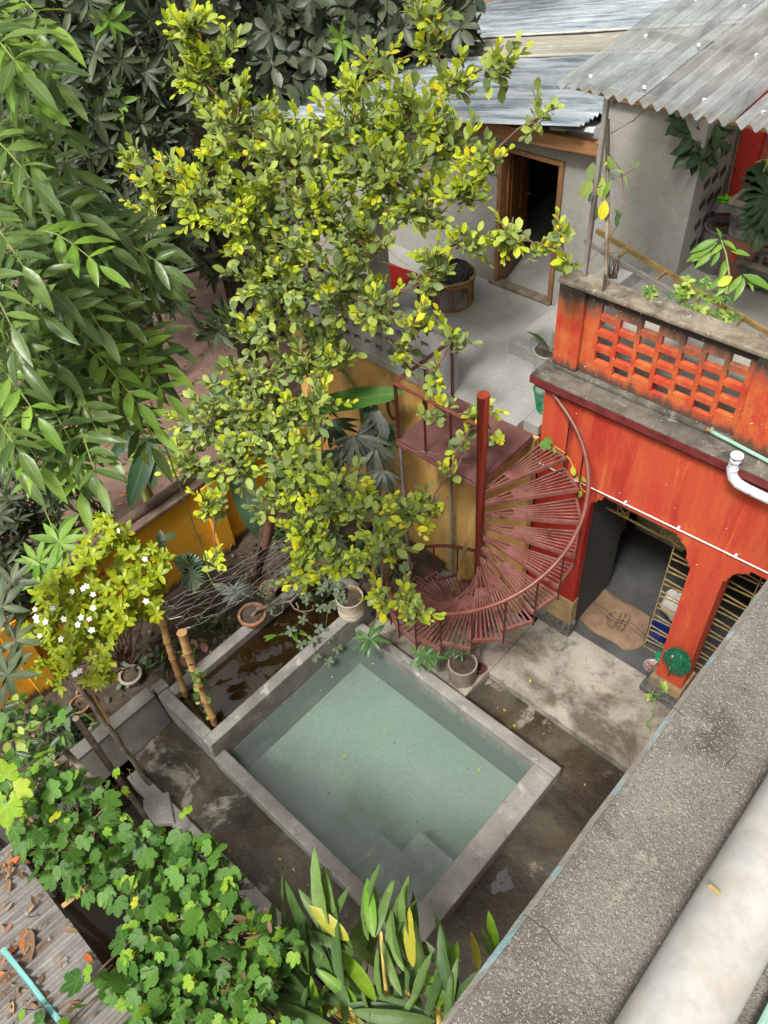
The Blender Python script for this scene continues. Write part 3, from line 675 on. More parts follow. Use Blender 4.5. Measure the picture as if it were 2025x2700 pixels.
# terrace parapet with small square openings
xs = [-6.62, -6.55]; cols = []
x = -6.42
while x < -5.5:
    cols.append(len(xs) - 1 + 1); xs += [x, x + .135]; x += .215
xs = [-8.60]; hole_i = set()
x = -8.40
while x + .135 < -5.52:
    hole_i.add(len(xs)); xs += [x, x + .135]; x += .212
hole_i = {2 * i + 1 for i in range((len(xs) - 1) // 2)}
xs += [-5.33]
zs = [ZT]; 
for z0 in (4.07, 4.27, 4.47): zs += [z0, z0 + .095]
zs += [4.80]
MB().lattice(xs, zs, lambda i, j: not (i % 2 == 1 and j % 2 == 1), 6.47, 6.60).build('terrace_parapet', M['grey_paint'], hs)
B(-8.62, -5.31, 6.45, 6.63, 4.803, 4.86).build('parapet_coping', M['concrete'], hs, bevel=.012)
B(-6.86, -6.645, 6.605, 6.80, ZT, 6.1).build('pillar', M['terrace_wall'], hs, bevel=.008)
# steps up to the red roof deck
for i, xe in enumerate((-5.28, -4.94, -4.62, -4.38, -4.2)):
    B(xe, -4.06, 7.64 + .002 * i, 8.996, ZT - .01, ZT + .205 * (i + 1)).build('terrace_step', M['terrace'], hs, bevel=.01)
# roof: three runs of corrugated sheet, falling to the left
SL = 0.181
def roof_z(x): return 6.70 + SL * (x + 5.15)
def rsheet(x0, x1, y0, nw, mat, dz, seed):
    o = (x1, y0, roof_z(x1) + dz); u = (x0 - x1, 0, roof_z(x0) - roof_z(x1))
    return MB().corrugated(o, u, (0, 1, 0), nw, .100, .017, 8, .004, .012, seed).build('roof_sheet', mat, hs, smooth=True)
for i, (y0, nw) in enumerate(((8.60, 10.3), (9.58, 10.3), (10.55, 10.6))): rsheet(-12.1 + .05 * i, -5.10 - .05 * (i % 2), y0, nw, M['zinc'], .006 * (i % 2), 20 + i)
rsheet(-12.1, -5.2, 11.60, 14.4, M['zinc_old'], -.012, 24)
for i, (y0, nw) in enumerate(((13.02, 10.6), (14.05, 10.6), (15.1, 12))): rsheet(-12.1, -5.3, y0, nw, M['zinc'], .007 * (i % 2), 30 + i)
for yy in (11.62, 13.0):
    MB().bar((-12.1, yy, roof_z(-12.1) + .035), (-5.2, yy, roof_z(-5.2) + .035), .09, .012).build('lap_strip', M['ridge_strip'], hs)
for xx in (-11.5, -9.2, -7, -5.45): B(xx - .04, xx + .04, 8.75, 16, roof_z(xx) - .12, roof_z(xx) - .035).build('roof_rafter', M['wood_beam'], hs)
bm_ = MB(); bm_.bar((-7.2, 8.86, 6.26), (-4.95, 8.86, 6.40), .10, .17); bm_.build('roof_beam', M['wood_beam'], hs, bevel=.008)
MB().tube([(-5.6, 8.78, 6.56), (-4.98, 8.78, 6.62)], .055, 12).build('gutter_pipe', M['pvc'], hs, smooth=True)
# right corner of the house: return wall with slanting slots, then red plaster and a green door
B(-3.85, -3.72, 9.0, 9.95, ZR, 7.1).build('return_wall', M['terrace_wall'], hs)
for i in range(6):
    for j in range(3):
        z = 5.3 + i * .26; y = 9.25 + j * .2
        MB().bar((-3.714, y, z), (-3.714, y + .13, z + .05), .006, .09).build('slot', M['dark'], hs)
B(-3.72, -2.85, 9.95, 10.05, ZR, 8.0).build('rear_wall', M['red_plaster'], hs)
B(-3.66, -3.40, 9.85, 9.95, ZR, 8.0).build('red_pilaster', M['red_dark'], hs)
B(-2.85, -1.8, 9.97, 10.03, ZR, 7.0).build('green_door', M['green_door'], hs); B(-1.8, 2, 9.95, 10.05, ZR, 8.0).build('rear_wall', M['red_plaster'], hs)

# ================================================================== RED BUILDING
rb = thing('red_building', 'orange red building with a lattice parapet and a pillared ground floor opening', 'building', (-2.5, 6.7, 0))
B(-4.04, 2, 6.66, 6.80, 3.302, 4.54).build('front_wall', M['red_wall'], rb)
B(-4.035, -3.22, 6.665, 6.80, .95, 3.30).build('side_pier', M['red_dark'], rb)
B(-4.03, -3.20, 6.64, 6.80, .40, .948).build('pier_plinth', M['tan'], rb, bevel=.012)
B(-4.04, -3.17, 6.60, 6.80, ZP, .398).build('pier_foot', M['mossy'], rb, bevel=.02)
MB().prism([(-3.22, 3.0), (-3.20, 3.10), (-3.14, 3.13), (-3.12, 3.19), (-3.07, 3.21), (-3.05, 3.30), (-3.22, 3.30)], (0, 6.668, 0), (1, 0, 0), (0, 0, 1), (0, .13, 0)).build('bracket', M['red_wall'], rb)
L = [(-1.785, .5), (-1.785, 2.86), (-1.83, 2.90), (-1.83, 2.96), (-1.87, 2.98), (-1.875, 3.06), (-1.89, 3.12), (-1.93, 3.18), (-1.99, 3.215), (-1.99, 3.25), (-2.05, 3.26), (-2.05, 3.30)]
Rr = [(-1.15, 3.30), (-1.15, 3.24), (-1.2, 3.23), (-1.21, 3.2), (-1.27, 3.17), (-1.31, 3.11), (-1.325, 3.05), (-1.35, 3.02), (-1.35, 2.96), (-1.39, 2.93), (-1.39, .5)]
MB().prism(L + Rr, (0, 6.662, 0), (1, 0, 0), (0, 0, 1), (0, .34, 0)).build('column', M['red_wall'], rb)
B(-1.83, -1.36, 6.60, 7.05, .30, .498).build('column_plinth', M['tan'], rb, bevel=.015)
B(-1.90, -1.30, 6.50, 7.05, ZP, .298).build('column_foot', M['mossy'], rb, bevel=.03)
B(-.75, 2, 6.665, 6.80, ZP, 3.30).build('side_pier', M['red_wall'], rb)  # unseen wall added to keep sky light off the indoor floor
B(-4.16, 2, 6.60, 7.0, 4.542, 4.60).build('fascia', M['maroon'], rb, bevel=.008)
B(-4.20, 2, 6.555, 7.0, 4.602, 4.74).build('cornice', M['cornice'], rb, bevel=.015)
MB().bar((-4.2, 6.552, 4.665), (2, 6.552, 4.665), .006, .10).build('cornice_edge', M['maroon'], rb)
B(-4.06, -1.5, 6.80, 7.0, 4.742, 4.80).build('parapet_base', M['cornice'], rb, bevel=.015)
B(-4.08, -3.75, 6.80, 7.06, 4.802, 5.86).build('parapet_post', M['red_lattice'], rb, bevel=.02)
B(-1.84, -1.45, 6.80, 7.06, 4.742, 5.86).build('parapet_post', M['red_lattice'], rb, bevel=.02)
LX = [-3.565 + .2435 * i for i in range(7)]
web = MB(); e = -3.75
for x in LX: web.box(e, x, 6.86, 6.93, 4.801, 5.86); e = x + .19
web.box(e, -1.84, 6.86, 6.93, 4.801, 5.86)
lp = web.build('lattice_panel', M['red_lattice'], rb, bevel=.006)
for i, x in enumerate(LX):
    zs = [4.801]
    for k in range(4):
        z0 = 4.93 + .2 * k + (.1 if i % 2 == 0 else 0); zs += [z0, z0 + .118]
    zs.append(5.86)
    for k in range(0, len(zs) - 1, 2): B(x - .003, x + .193, 6.862, 6.928, zs[k], zs[k + 1]).build('lattice_block', M['red_lattice'], lp, bevel=.008)
B(-4.10, -1.43, 6.785, 7.07, 5.862, 5.925).build('parapet_coping', M['coping'], rb, bevel=.02)
B(-4.04, 2, 7.0, 10.05, 4.55, ZR).build('roof_deck', M['terrace_wall'], rb)
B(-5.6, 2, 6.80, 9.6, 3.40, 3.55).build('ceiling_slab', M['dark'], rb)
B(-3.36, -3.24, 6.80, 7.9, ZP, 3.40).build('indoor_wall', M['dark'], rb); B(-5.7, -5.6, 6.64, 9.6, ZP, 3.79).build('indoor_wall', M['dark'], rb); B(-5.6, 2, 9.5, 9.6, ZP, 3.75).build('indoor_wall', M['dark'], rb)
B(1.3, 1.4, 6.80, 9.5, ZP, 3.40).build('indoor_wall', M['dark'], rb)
p = Wz(*N4(290, 290), ZP); B(p.x - .12, p.x + .1, p.y, p.y + .15, ZP, 3.39).build('ochre_post', M['indoor_yellow'], rb)
p2 = Wz(*N4(255, 285), ZP); B(p2.x - .25, p2.x - .02, p2.y + .05, p2.y + .12, ZP, 3.38).build('green_panel', M['indoor_green'], rb)
p3 = Wz(*N4(410, 262), ZP); B(p3.x, p3.x + .9, p3.y, p3.y + .05, ZP, 2.4).build('cream_panel', M['indoor_cream'], rb)
# clear corrugated lean-to roof over the roof deck
def r2z(y): return 7.80 + .1 * (y - 6.9)
for i in range(6):
    x0 = -4.40 + i * .875
    o = (x0, 6.86 - .02 * (i % 2), r2z(6.86) + .005 * (i % 2)); u = (0, 5.4, .54)
    MB().corrugated(o, u, (1, 0, 0), 7.35, .122, .027, 8, .003, .01, 50 + i).build('lean_to_sheet', M['clear_sheet'], rb, smooth=True)
for yy in (7.05, 8.3, 9.7, 11.2): MB().bar((-4.25, yy, r2z(yy) - .06), (1.2, yy, r2z(yy) - .06), .05, .06).build('purlin', M['wood_beam'], rb)
for xx in (-3.86, -1.2): MB().bar((xx, 7.0, r2z(7) - .12), (xx, 11.5, r2z(11.5) - .12), .05, .06).build('rafter', M['rust_tin'], rb)
mb = MB()
for i in range(5):
    for k in range(7):
        x = -4.15 + k * .55 + rnd.uniform(-.03, .03); y = 7.1 + i * .95
        mb.tube([(x, y, r2z(y) + .02), (x, y, r2z(y) + .035)], .018, 8)
mb.build('roof_screw', M['conduit'], rb)
MB().bar((-3.89, 6.99, 5.88), (-3.89, 6.99, 7.74), .045, .045, up=(1, 0, 0)).build('roof_post', M['rust_tin'], rb)
# pipes on the red wall
cn = thing('white_conduit', 'thin white conduit running along the red wall above the porch opening', 'conduit', (-2.3, 6.63, 3.4))
MB().tube([(-4.02, 6.635, 3.335), (-2.9, 6.635, 3.375), (-1.6, 6.635, 3.42), (1.5, 6.635, 3.5)], .0095, 8).build('tube', M['conduit'], cn, smooth=True)
mb = MB()
for xx in (-3.45, -2.75, -2.05, -1.35): mb.box(xx - .012, xx + .012, 6.618, 6.66, 3.335 + (xx + 4.02) * .033, 3.375 + (xx + 4.02) * .033)
mb.build('clip', M['conduit'], cn)
e = Wy(*R6(1320, 1255), 6.52)
dp = thing('drain_pipe', 'grey plastic drain pipe with an elbow and round perforated cap on the red cornice', 'pipe', tuple(e))
pts = [e + Vector((0, 0, 0)), e + Vector((-.005, 0, -.10)), e + Vector((0, -.005, -.20)), e + Vector((.03, -.008, -.27)), e + Vector((.10, -.01, -.32)), e + Vector((.22, -.01, -.335)), e + Vector((.55, -.01, -.34)), e + Vector((2.5, -.01, -.36))]
MB().tube(pts, [.052, .052, .054, .055, .055, .052, .052, .052], 16).build('pipe', M['pvc'], dp, smooth=True)
for zz in (-.07, -.19): MB().lathe([(.058, zz), (.060, zz + .01), (.058, zz + .03)], e, 18).build('collar', M['pvc'], dp, smooth=True)
MB().tube([e + Vector((.24, -.01, -.335)), e + Vector((.27, -.01, -.336))], .058, 18).build('collar', M['pvc'], dp, smooth=True)
cp = MB().lathe([(.064, 0), (.066, .012), (.06, .02)], e, 24).build('cap', M['conduit'], dp, smooth=True)
mb = MB()
for k in range(8):
    a = k * math.pi / 4 + .25 * (k % 2); mb.tube([e + Vector((.042 * math.cos(a), .042 * math.sin(a), .019)), e + Vector((.042 * math.cos(a), .042 * math.sin(a), .0225))], .006, 6)
mb.build('cap_hole', M['dark'], cp)
a0 = Wz(*R6(1040, 985), 4.80); a1 = Wz(*R6(1659, 1310), 4.78)
gp = thing('green_pipe', 'faded green water pipe lying along the red cornice', 'pipe', tuple(a0))
MB().tube([a0 + Vector((-.05, .22, 0)), a0, a1, a1 + (a1 - a0) * 1.5], .022, 12).build('pipe', M['pvc_green'], gp, smooth=True)
MB().tube([a0 + (a0 - a1).normalized() * .05, a0 + (a1 - a0).normalized() * .01], .027, 12).build('rusty_joint', M['ladder_y'], gp, smooth=True)

# ================================================================== NEAR BALCONY
bp = thing('balcony_parapet', 'broad speckled cement parapet ledge of the balcony in the right foreground', 'parapet', (0, 1, 9))
B(-.15, .25, -3.1, 3.6, 0, 9.16).build('wall_body', M['ledge'], bp)
rl = random.Random(4); nyl = 260; cm = MB(); em = MB(); v = []; ev = []; jx = 0.0
for i in range(nyl + 1):
    y = -3.1 + 6.7 * i / nyl; jx = jx * .8 + rl.uniform(-.0006, .0006); jz = rl.uniform(-.0006, .0006)
    v += [(-.168 + jx, y, 9.162), (-.172 + jx, y, 9.236 + jz), (-.162 + jx, y, 9.25 + jz), (.33, y, 9.25), (.33, y, 9.162)]
    ev += [(-.1735 + jx, y, 9.205 + jz), (-.1735 + jx, y, 9.238 + jz), (-.1625 + jx, y, 9.2515 + jz)]
cm.add(v, [(5 * i + k, 5 * i + k + 1, 5 * i + k + 6, 5 * i + k + 5) for i in range(nyl) for k in range(4)]); cm.build('coping', M['ledge'], bp, smooth=True)
em.add(ev, [(3 * i + k, 3 * i + k + 1, 3 * i + k + 4, 3 * i + k + 3) for i in range(nyl) for k in range(2)]); em.build('painted_edge', M['ledge_blue'], bp, smooth=True)
Y8 = Q(1200, 1800, 825 / 1659)
for seq in (((350, 1225), (400, 1250), (440, 1285), (490, 1310), (520, 1370), (600, 1450)), ((1120, 120), (1165, 135), (1200, 165), (1230, 185)), ((1480, 330), (1490, 380), (1440, 430), (1430, 470))):
    ps = [Wz(*Y8(*q_), 9.2508) for q_ in seq]; v = []
    for i, p in enumerate(ps):
        d_ = (ps[min(i + 1, len(ps) - 1)] - ps[max(i - 1, 0)]).normalized(); s_ = Vector((-d_.y, d_.x, 0)) * (.0011 if 0 < i < len(ps) - 1 else .0003); v += [p - s_, p + s_]
    MB().add(v, [(2 * i, 2 * i + 1, 2 * i + 3, 2 * i + 2) for i in range(len(ps) - 1)]).build('crack', M['dark'], bp)
wp = thing('white_rail_pipe', 'thick dusty white plastic pipe lying on the near balcony ledge', 'pipe', (.064, 1, 9.25))
MB().tube([(.064, -1.2 + .4 * i, 9.31) for i in range(12)], .0585, 28).build('pipe', M['white_pipe'], wp, smooth=True)
c = Wz(*(1200 + 1375 * 825 / 1659, 1800 + 1095 * 825 / 1659), 9.368)
MB().hexa([(c.x - .009, c.y - .003, 9.366), (c.x + .008, c.y - .004, 9.366), (c.x + .009, c.y + .002, 9.366), (c.x - .007, c.y + .003, 9.366)], [(c.x - .009, c.y - .003, 9.3685), (c.x + .008, c.y - .004, 9.3685), (c.x + .009, c.y + .002, 9.3685), (c.x - .007, c.y + .003, 9.3685)]).build('ochre_stain', M['gate_y'], wp)
gp2 = thing('balcony_green_pipe', 'slim pale green pipe beside the white pipe at the frame corner', 'pipe', (.18, .5, 9.25))
MB().tube([(.182, -1.2, 9.285), (.182, 3.4, 9.285)], .036, 16).build('pipe', M['pvc_green'], gp2, smooth=True)

# ================================================================== SHED ROOF, LOWER LEFT
ZS = 3.4
sh = thing('shed_roof', 'rusty corrugated tin shed roof scattered with dry leaves, lower left', 'roof', (-4, -1.5, 0))
pa, pb = Wz(*N8(30, 60), ZS), Wz(*N8(890, 1058), ZS)
for i, (xa, n, dz) in enumerate(((-6.3, 13.1, .012), (pa.x + .02, 12.1, 0), (pa.x + 1.0, 18.4, .008))):
    MB().corrugated((xa, -.61 + .01 * i, ZS + dz), (0, -3.0, .25), (1, 0, 0), n, .082, .022, 8, .003, .008, 70 + i).build('roof_sheet', M['rust_tin'], sh, smooth=True)
for yy in (-.8, -2.2): MB().bar((-6.4, yy, ZS - .05), (-1.8, yy, ZS - .05), .06, .06).build('purlin', M['wood_old'], sh)
for xx in (-6.2, -2.0): MB().tube([(xx, -.85, -.4), (xx, -.85, ZS - .04)], .05, 8).build('post', M['wood_old'], sh)
for xx in (-6.2, -2.0): MB().tube([(xx, -2.9, -.4), (xx, -2.9, ZS + .1)], .05, 8).build('post', M['wood_old'], sh)
for a, b in ((150, 435), (275, 578), (370, 688)):
    p = Wz(*N8(a, b), ZS + .035); MB().lathe([(.02, -.01), (.022, 0), (.012, .006), (.008, .016)], p, 12).build('roof_screw', M['steel'], sh, smooth=True)
ta, tb = Wz(*N8(15, 640), ZS + .12), Wz(*N8(345, 1062), ZS + .06)
tp = thing('teal_pipe', 'teal plastic pipe lying across the rusty shed roof', 'pipe', tuple(ta))
MB().tube([ta, tb, tb + (tb - ta) * .3], .022, 12).build('pipe', M['teal_pipe'], tp, smooth=True)
# ================================================================== SPIRAL STAIRCASE
PX, PY = -4.02, 5.40
st = thing('spiral_staircase', 'red oxide steel spiral staircase with slatted treads climbing to the terrace', 'staircase', (PX, PY, ZP))
MB().tube([(PX, PY, .62), (PX, PY, 5.22), (PX, PY, 5.235)], [.071, .071, .066], 24).build('centre_pole', M['pole_red'], st, smooth=True)
MB().tube([(PX, PY, ZP), (PX, PY, .62)], .078, 20).build('pole_sleeve', M['cement_pot'], st, smooth=True)
RO = 1.22
def pol(r, a, z): return Vector((PX + r * math.cos(a), PY + r * math.sin(a), z))
for k_ in range(19):
    a0 = math.radians(88 - 18 * k_); a1 = a0 - math.radians(19.5); z = 3.72 - .187 * k_
    fr = MB()
    fr.bar(pol(.06, a0, z), pol(RO, a0, z), .012, .05); fr.bar(pol(.06, a1, z), pol(RO, a1, z), .012, .05)
    fr.bar(pol(RO, a0, z + .005), pol(RO, a1, z + .005), .03, .055)
    for r in (.35, .62, .9): fr.bar(pol(r, a0, z + .008), pol(r, a1, z + .008), .006, .008)
    tr = fr.build('tread', M['stair_red'], st)
    for j in range(7):
        t_ = j / 6; a = a0 + (a1 - a0) * (.04 + .92 * t_)
        r0 = .08 if j in (0, 6) else (.14 if j == 3 else .42)
        MB().bar(pol(r0, a, z + .028), pol(RO - .005, a, z + .028), .022, .008).build('slat', M['stair_red'], tr)
for k_ in range(1, 19):
    a0 = math.radians(88 - 18 * k_); z = 3.72 - .187 * k_
    MB().tube([pol(RO + .012, a0, z - .06), pol(RO + .012, a0, z + .80)], .0135, 8).build('baluster', M['rail'], st, smooth=True)
rp = []
for i in range(0, 19 * 6 + 4):
    k_ = -.4 + i / 6
    rp.append(pol(RO + .012, math.radians(88 - 18 * k_), 3.72 - .187 * k_ + .82 + (0.05 * max(0, .6 - k_))))
rp += [pol(.7, math.radians(88 - 18 * 18.7), rp[-1].z - .02), pol(.08, math.radians(88 - 18 * 18.9), rp[-1].z - .03)]
MB().tube(rp, .027, 12).build('handrail', M['rail'], st, smooth=True)
pl = B(-5.33, -4.03, 5.36, 6.475, 3.885, 3.925).build('landing_plate', M['plate'], st, bevel=.004)
mb = MB(); mb.bar((-5.33, 5.362, 3.855), (-4.03, 5.362, 3.855), .03, .055); mb.bar((-5.318, 5.38, 3.855), (-5.318, 6.47, 3.855), .03, .055); mb.bar((-4.045, 5.46, 3.855), (-4.045, 6.47, 3.855), .03, .055)
mb.build('landing_frame', M['stair_red'], pl)
for (x, y) in ((-5.31, 5.39), (-5.31, 5.93), (-5.31, 6.45), (-4.86, 5.385), (-4.46, 5.385)):
    MB().tube([(x, y, 3.90), (x, y, 4.78)], .018 if (x, y) not in ((-5.31, 5.39), (-5.31, 6.45)) else .025, 10).build('landing_post', M['rail'], st, smooth=True)
MB().tube([(-5.31, 6.45, 4.80), (-5.31, 5.39, 4.80)], .026, 12).build('landing_rail', M['rail'], st, smooth=True)
MB().tube([(-5.31, 5.385, 4.78), (-4.09, 5.385, 4.78)], .026, 12).build('landing_rail', M['rail'], st, smooth=True)
for (x, y) in ((-5.30, 5.40), (-4.72, 6.40), (-5.30, 6.40)):
    MB().bar((x, y, .25), (x, y, 3.85), .04, .04, up=(1, 0, 0)).build('support_leg', M['rust_tin'], st)
# a weathered bamboo prop leaning on the wall behind the stairs
q0 = Wz(*Z4(400, 800), .2); q1 = Wz(*Z3(940, 1745), 3.0)
bp_ = thing('yellow_prop', 'weathered yellow painted wooden prop leaning under the stair landing', 'pole', tuple(q0))
MB().bar((-4.98, 6.05, .2), (-4.55, 6.30, 3.8), .08, .06).build('prop', M['yellow_pale'], bp_)
cw = thing('cable_coil', 'coil of thin brown cable hanging on the yellow wall by the landing', 'cable', (-5.5, 6.47, 3.3))
cc = Wy(*(900 + 575 * 200 / 847, 1000 + 320 * 200 / 847), 6.45)
for i in range(4):
    pts = []
    for j in range(25):
        a = 2 * math.pi * j / 24; pts.append(cc + Vector((.075 * math.cos(a) * (1 + .1 * i), -.01 * i, .21 * math.sin(a) * (1 - .05 * i) + .02 * math.sin(3 * a + i))))
    MB().tube(pts, .006, 5).build('loop', M['brown_wire'], cw)

# ================================================================== PORCH THINGS
def gate(name, label, A, Bq, nb, z0, z1, dz):
    t = thing(name, label, 'gate', (A[0], A[1], ZP), group='folding gates in the ground floor openings')
    for P in (A, ((A[0] + Bq[0]) / 2, (A[1] + Bq[1]) / 2), Bq):
        MB().bar((P[0], P[1], z0), (P[0], P[1], z1), .022, .014, up=(1, 0, 0)).build('upright', M['gate_y'], t)
    for i in range(nb):
        z = z0 + .06 + (z1 - z0 - .12) * i / (nb - 1)
        o = .012 if i % 2 else -.012
        MB().bar((A[0], A[1] + o, z), (Bq[0], Bq[1] + o, z + (.05 if i % 2 else -.05)), .012, .02).build('bar', M['gate_y'], t)
    return t
gA = Wz(*N3(588, 500), ZP)
gate('folding_gate', 'dull yellow collapsible steel gate folded back beside the red column', (gA.x, gA.y), (-1.62, gA.y + .02), 21, ZP + .03, 3.0, 0)
gate('folding_gate', 'dull yellow collapsible steel gate right of the red column, half behind the ledge', (-1.45, 7.2), (-.75, 7.2), 21, ZP + .03, 3.0, 0)
tk = thing('gate_track', 'dull yellow steel track with zigzag braces across the top of the porch opening', 'gate track', (-2.6, 6.85, 3.1))
ra, rb_ = Wy(*N4(150, 95), 7.17), Wy(*N4(590, 322), 7.17); zt0 = (ra.z + rb_.z) / 2
for zz in (zt0, zt0 + .17): MB().bar((-3.22, 7.17, zz), (-1.5, 7.17, zz), .02, .022).build('rail', M['gate_y'], tk)
for xx in (Wy(*N4(345, 195), 7.17).x, Wy(*N4(620, 330), 7.17).x):
    for d0, d1 in (((xx - .1, zt0), (xx - .1, zt0 + .2)), ((xx - .1, zt0 + .17), (xx + .06, zt0)), ((xx - .1, zt0), (xx + .06, zt0 + .12)), ((xx + .06, zt0), (xx + .06, zt0 + .2))):
        MB().bar((d0[0], 7.165, d0[1]), (d1[0], 7.165, d1[1]), .016, .016, up=(0, 1, 0)).build('brace', M['gate_y'], tk)
# burlap sack used as a door mat
sk = thing('burlap_sack', 'brown jute sack with printed black lettering laid flat at the porch opening', 'sack', tuple(Wz(*K1(500, 400), ZP)))
outl = [(375, 15), (430, 60), (520, 120), (620, 200), (740, 250), (850, 315), (925, 375), (905, 480), (870, 600), (850, 690), (780, 730), (690, 748), (610, 740), (560, 690), (440, 620), (330, 570), (230, 500), (150, 410), (65, 350), (85, 310), (150, 240), (220, 170), (290, 100)]
op = [Wz(*K1(*a), ZP + .012) for a in outl]
cen = sum(op, Vector()) / len(op)
mb = MB(); NR = 9; n = len(op); v = []; rr = random.Random(5)
def sack_z(p): return ZP + .026 + .017 * math.sin(p.x * 9 + p.y * 4) * math.sin(p.y * 11 - p.x * 3) + .009 * math.sin(p.x * 21 + p.y * 13)
for i in range(NR + 1):
    for k_ in range(n):
        p = cen.lerp(op[k_], 1 - i / NR if i < NR else 0)
        v.append((p.x, p.y, sack_z(p) if i else ZP + .004))
mb.add(v, [(i * n + k_, i * n + (k_ + 1) % n, (i + 1) * n + (k_ + 1) % n, (i + 1) * n + k_) for i in range(NR) for k_ in range(n)])
mb.add([(p.x, p.y, ZP + .001) for p in op] + [(p.x, p.y, ZP + .0045) for p in op], [(k_, (k_ + 1) % n, n + (k_ + 1) % n, n + k_) for k_ in range(n)])
mb.build('cloth', M['burlap'], sk, smooth=True)
for poly in (((210, 190), (300, 270), (380, 350), (460, 405), (560, 450), (680, 490), (760, 560), (865, 640)), ((235, 178), (320, 245), (420, 320), (500, 385), (600, 425), (720, 470), (790, 540), (868, 605))):
    ps = [Wz(*K1(*a), ZP) for a in poly]; mb = MB()
    pp = []
    for a, b in zip(ps, ps[1:]): pp += [a.lerp(b, t_ / 4) for t_ in range(4)]
    pp.append(ps[-1])
    vv = []
    for i, p in enumerate(pp):
        d = (pp[min(i + 1, len(pp) - 1)] - pp[max(i - 1, 0)]).normalized(); s = Vector((-d.y, d.x, 0)) * .008
        for q in (p - s, p + s): vv.append((q.x, q.y, sack_z(q) + .006))
    mb.add(vv, [(2 * i, 2 * i + 1, 2 * i + 3, 2 * i + 2) for i in range(len(pp) - 1)])
    mb.build('woven_stripe', M['stripe'], sk)
def text_part(body, p, d, size, parent, mat):
    cu = bpy.data.curves.new('lettering', 'FONT'); cu.body = body; cu.size = size; cu.align_x = 'CENTER'; cu.align_y = 'CENTER'; cu.extrude = .0006
    o = bpy.data.objects.new('lettering_source', cu); COL.objects.link(o)
    dg = bpy.context.evaluated_depsgraph_get(); me = bpy.data.meshes.new_from_object(o.evaluated_get(dg))
    bpy.data.objects.remove(o)
    me.name = 'lettering'; me.materials.clear(); me.materials.append(mat)
    ob = bpy.data.objects.new('lettering', me); COL.objects.link(ob)
    ang = math.atan2(d.y, d.x)
    R = Matrix.Rotation(ang, 4, 'Z')
    for v_ in me.vertices:
        w = R @ v_.co; q = Vector((p.x + w.x, p.y + w.y, 0)); v_.co = (q.x, q.y, sack_z(q) + .008 + w.z)
    set_parent(ob, parent); return ob
# lettering runs across the stripes; one curved line and three straight ones
for body, c0, c1, sz in (("চাউল কল", (610, 330), (520, 520), .075), ("ঢাকা রাইস মিল", (665, 350), (545, 550), .062), ("নীট ওজন কেজি", (700, 390), (610, 555), .058)):
    a = Wz(*K1(*c0), ZP); b = Wz(*K1(*c1), ZP); text_part(body, (a + b) / 2, a - b, sz, sk, M['ink'])
arc = "খাদ্য অধিদপ্তর"
for i, ch in enumerate(("খা", "দ্য", "অ", "ধি", "দ", "প্ত", "র")):
    t_ = i / 6; ang = math.radians(-250 + 160 * t_)
    c0 = (530 + 92 * math.cos(ang) * 1.0, 430 + 92 * math.sin(ang))
    p = Wz(*K1(*c0), ZP); q = Wz(*K1(c0[0] - 20 * math.sin(ang), c0[1] + 20 * math.cos(ang)), ZP)
    text_part(ch, p, q - p, .06, sk, M['ink'])
# slippers
for lab, (cx, cy) in (('crimson rubber slipper nearer the jute sack, beside the red pier', (135, 148)), ('crimson rubber slipper deeper inside the porch, beside the red pier', (140, 20))):
    p = Wz(*K1(cx, cy), ZP); s = thing('slipper', lab, 'slipper', (p.x, p.y, ZP), group='slippers on the porch')
    d = Vector((1, .15, 0)).normalized(); sd = Vector((-d.y, d.x, 0))
    prof = [(-.13, .03), (-.12, .042), (-.05, .04), (.02, .045), (.08, .052), (.12, .045), (.14, .02)]
    poly = [(a, w) for a, w in prof] + [(a, -w) for a, w in reversed(prof)]
    MB().prism(poly, (p.x, p.y, ZP + .002), d, sd, (0, 0, .022)).build('sole', M['slipper'], s, bevel=.006)
    c = Vector((p.x, p.y, ZP + .022))
    arcp = [c + d * .03 + sd * (.045 * math.cos(t_)) + Vector((0, 0, .045 * math.sin(t_))) for t_ in [math.pi * i / 8 for i in range(9)]]
    mb = MB(); vv = []
    for q in arcp: vv += [q - d * .03, q + d * .045 + Vector((0, 0, -.004))]
    mb.add(vv, [(2 * i, 2 * i + 1, 2 * i + 3, 2 * i + 2) for i in range(8)]); o = mb.build('strap', M['slipper'], s, smooth=True)
    so = o.modifiers.new('thick', 'SOLIDIFY'); so.thickness = .008
# bowl of petals, jar, green bag, broom, sack and drum
p = Wz(*K2(172, 545), ZP); bw = thing('petal_bowl', 'small steel bowl of coral and green petals on the porch by the column', 'bowl', tuple(p))
MB().lathe([(.05, .002), (.09, .03), (.125, .075), (.13, .078), (.12, .074), (.085, .035), (.0, .03)], p, 24).build('bowl', M['steel'], bw, smooth=True)
for i in range(34):
    a = rnd.uniform(0, 6.28); r = .095 * math.sqrt(rnd.random()); q = p + Vector((r * math.cos(a), r * math.sin(a), .05 + .02 * rnd.random()))
    x, y = perp(Vector((rnd.uniform(-.5, .5), rnd.uniform(-.5, .5), 1))); s = rnd.uniform(.014, .026)
    MB().add([q - x * s, q + y * s * .7 + Vector((0, 0, .006)), q + x * s, q - y * s * .7 + Vector((0, 0, .005))], [(0, 1, 2, 3)]).build('petal', M['red_petal'] if rnd.random() < .5 else M['lf_oleander'], bw)
p = Wz(*K2(258, 480), ZP); jr = thing('plastic_jar', 'milky plastic jar with a green lid standing beside the red column', 'jar', tuple(p))
MB().lathe([(.065, .0), (.07, .01), (.07, .15), (.06, .17), (.06, .175)], p, 24).build('body', M['jar'], jr, smooth=True)
MB().lathe([(.076, .165), (.078, .17), (.078, .215), (.07, .222)], p, 24).build('lid', M['green_plastic'], jr, smooth=True)
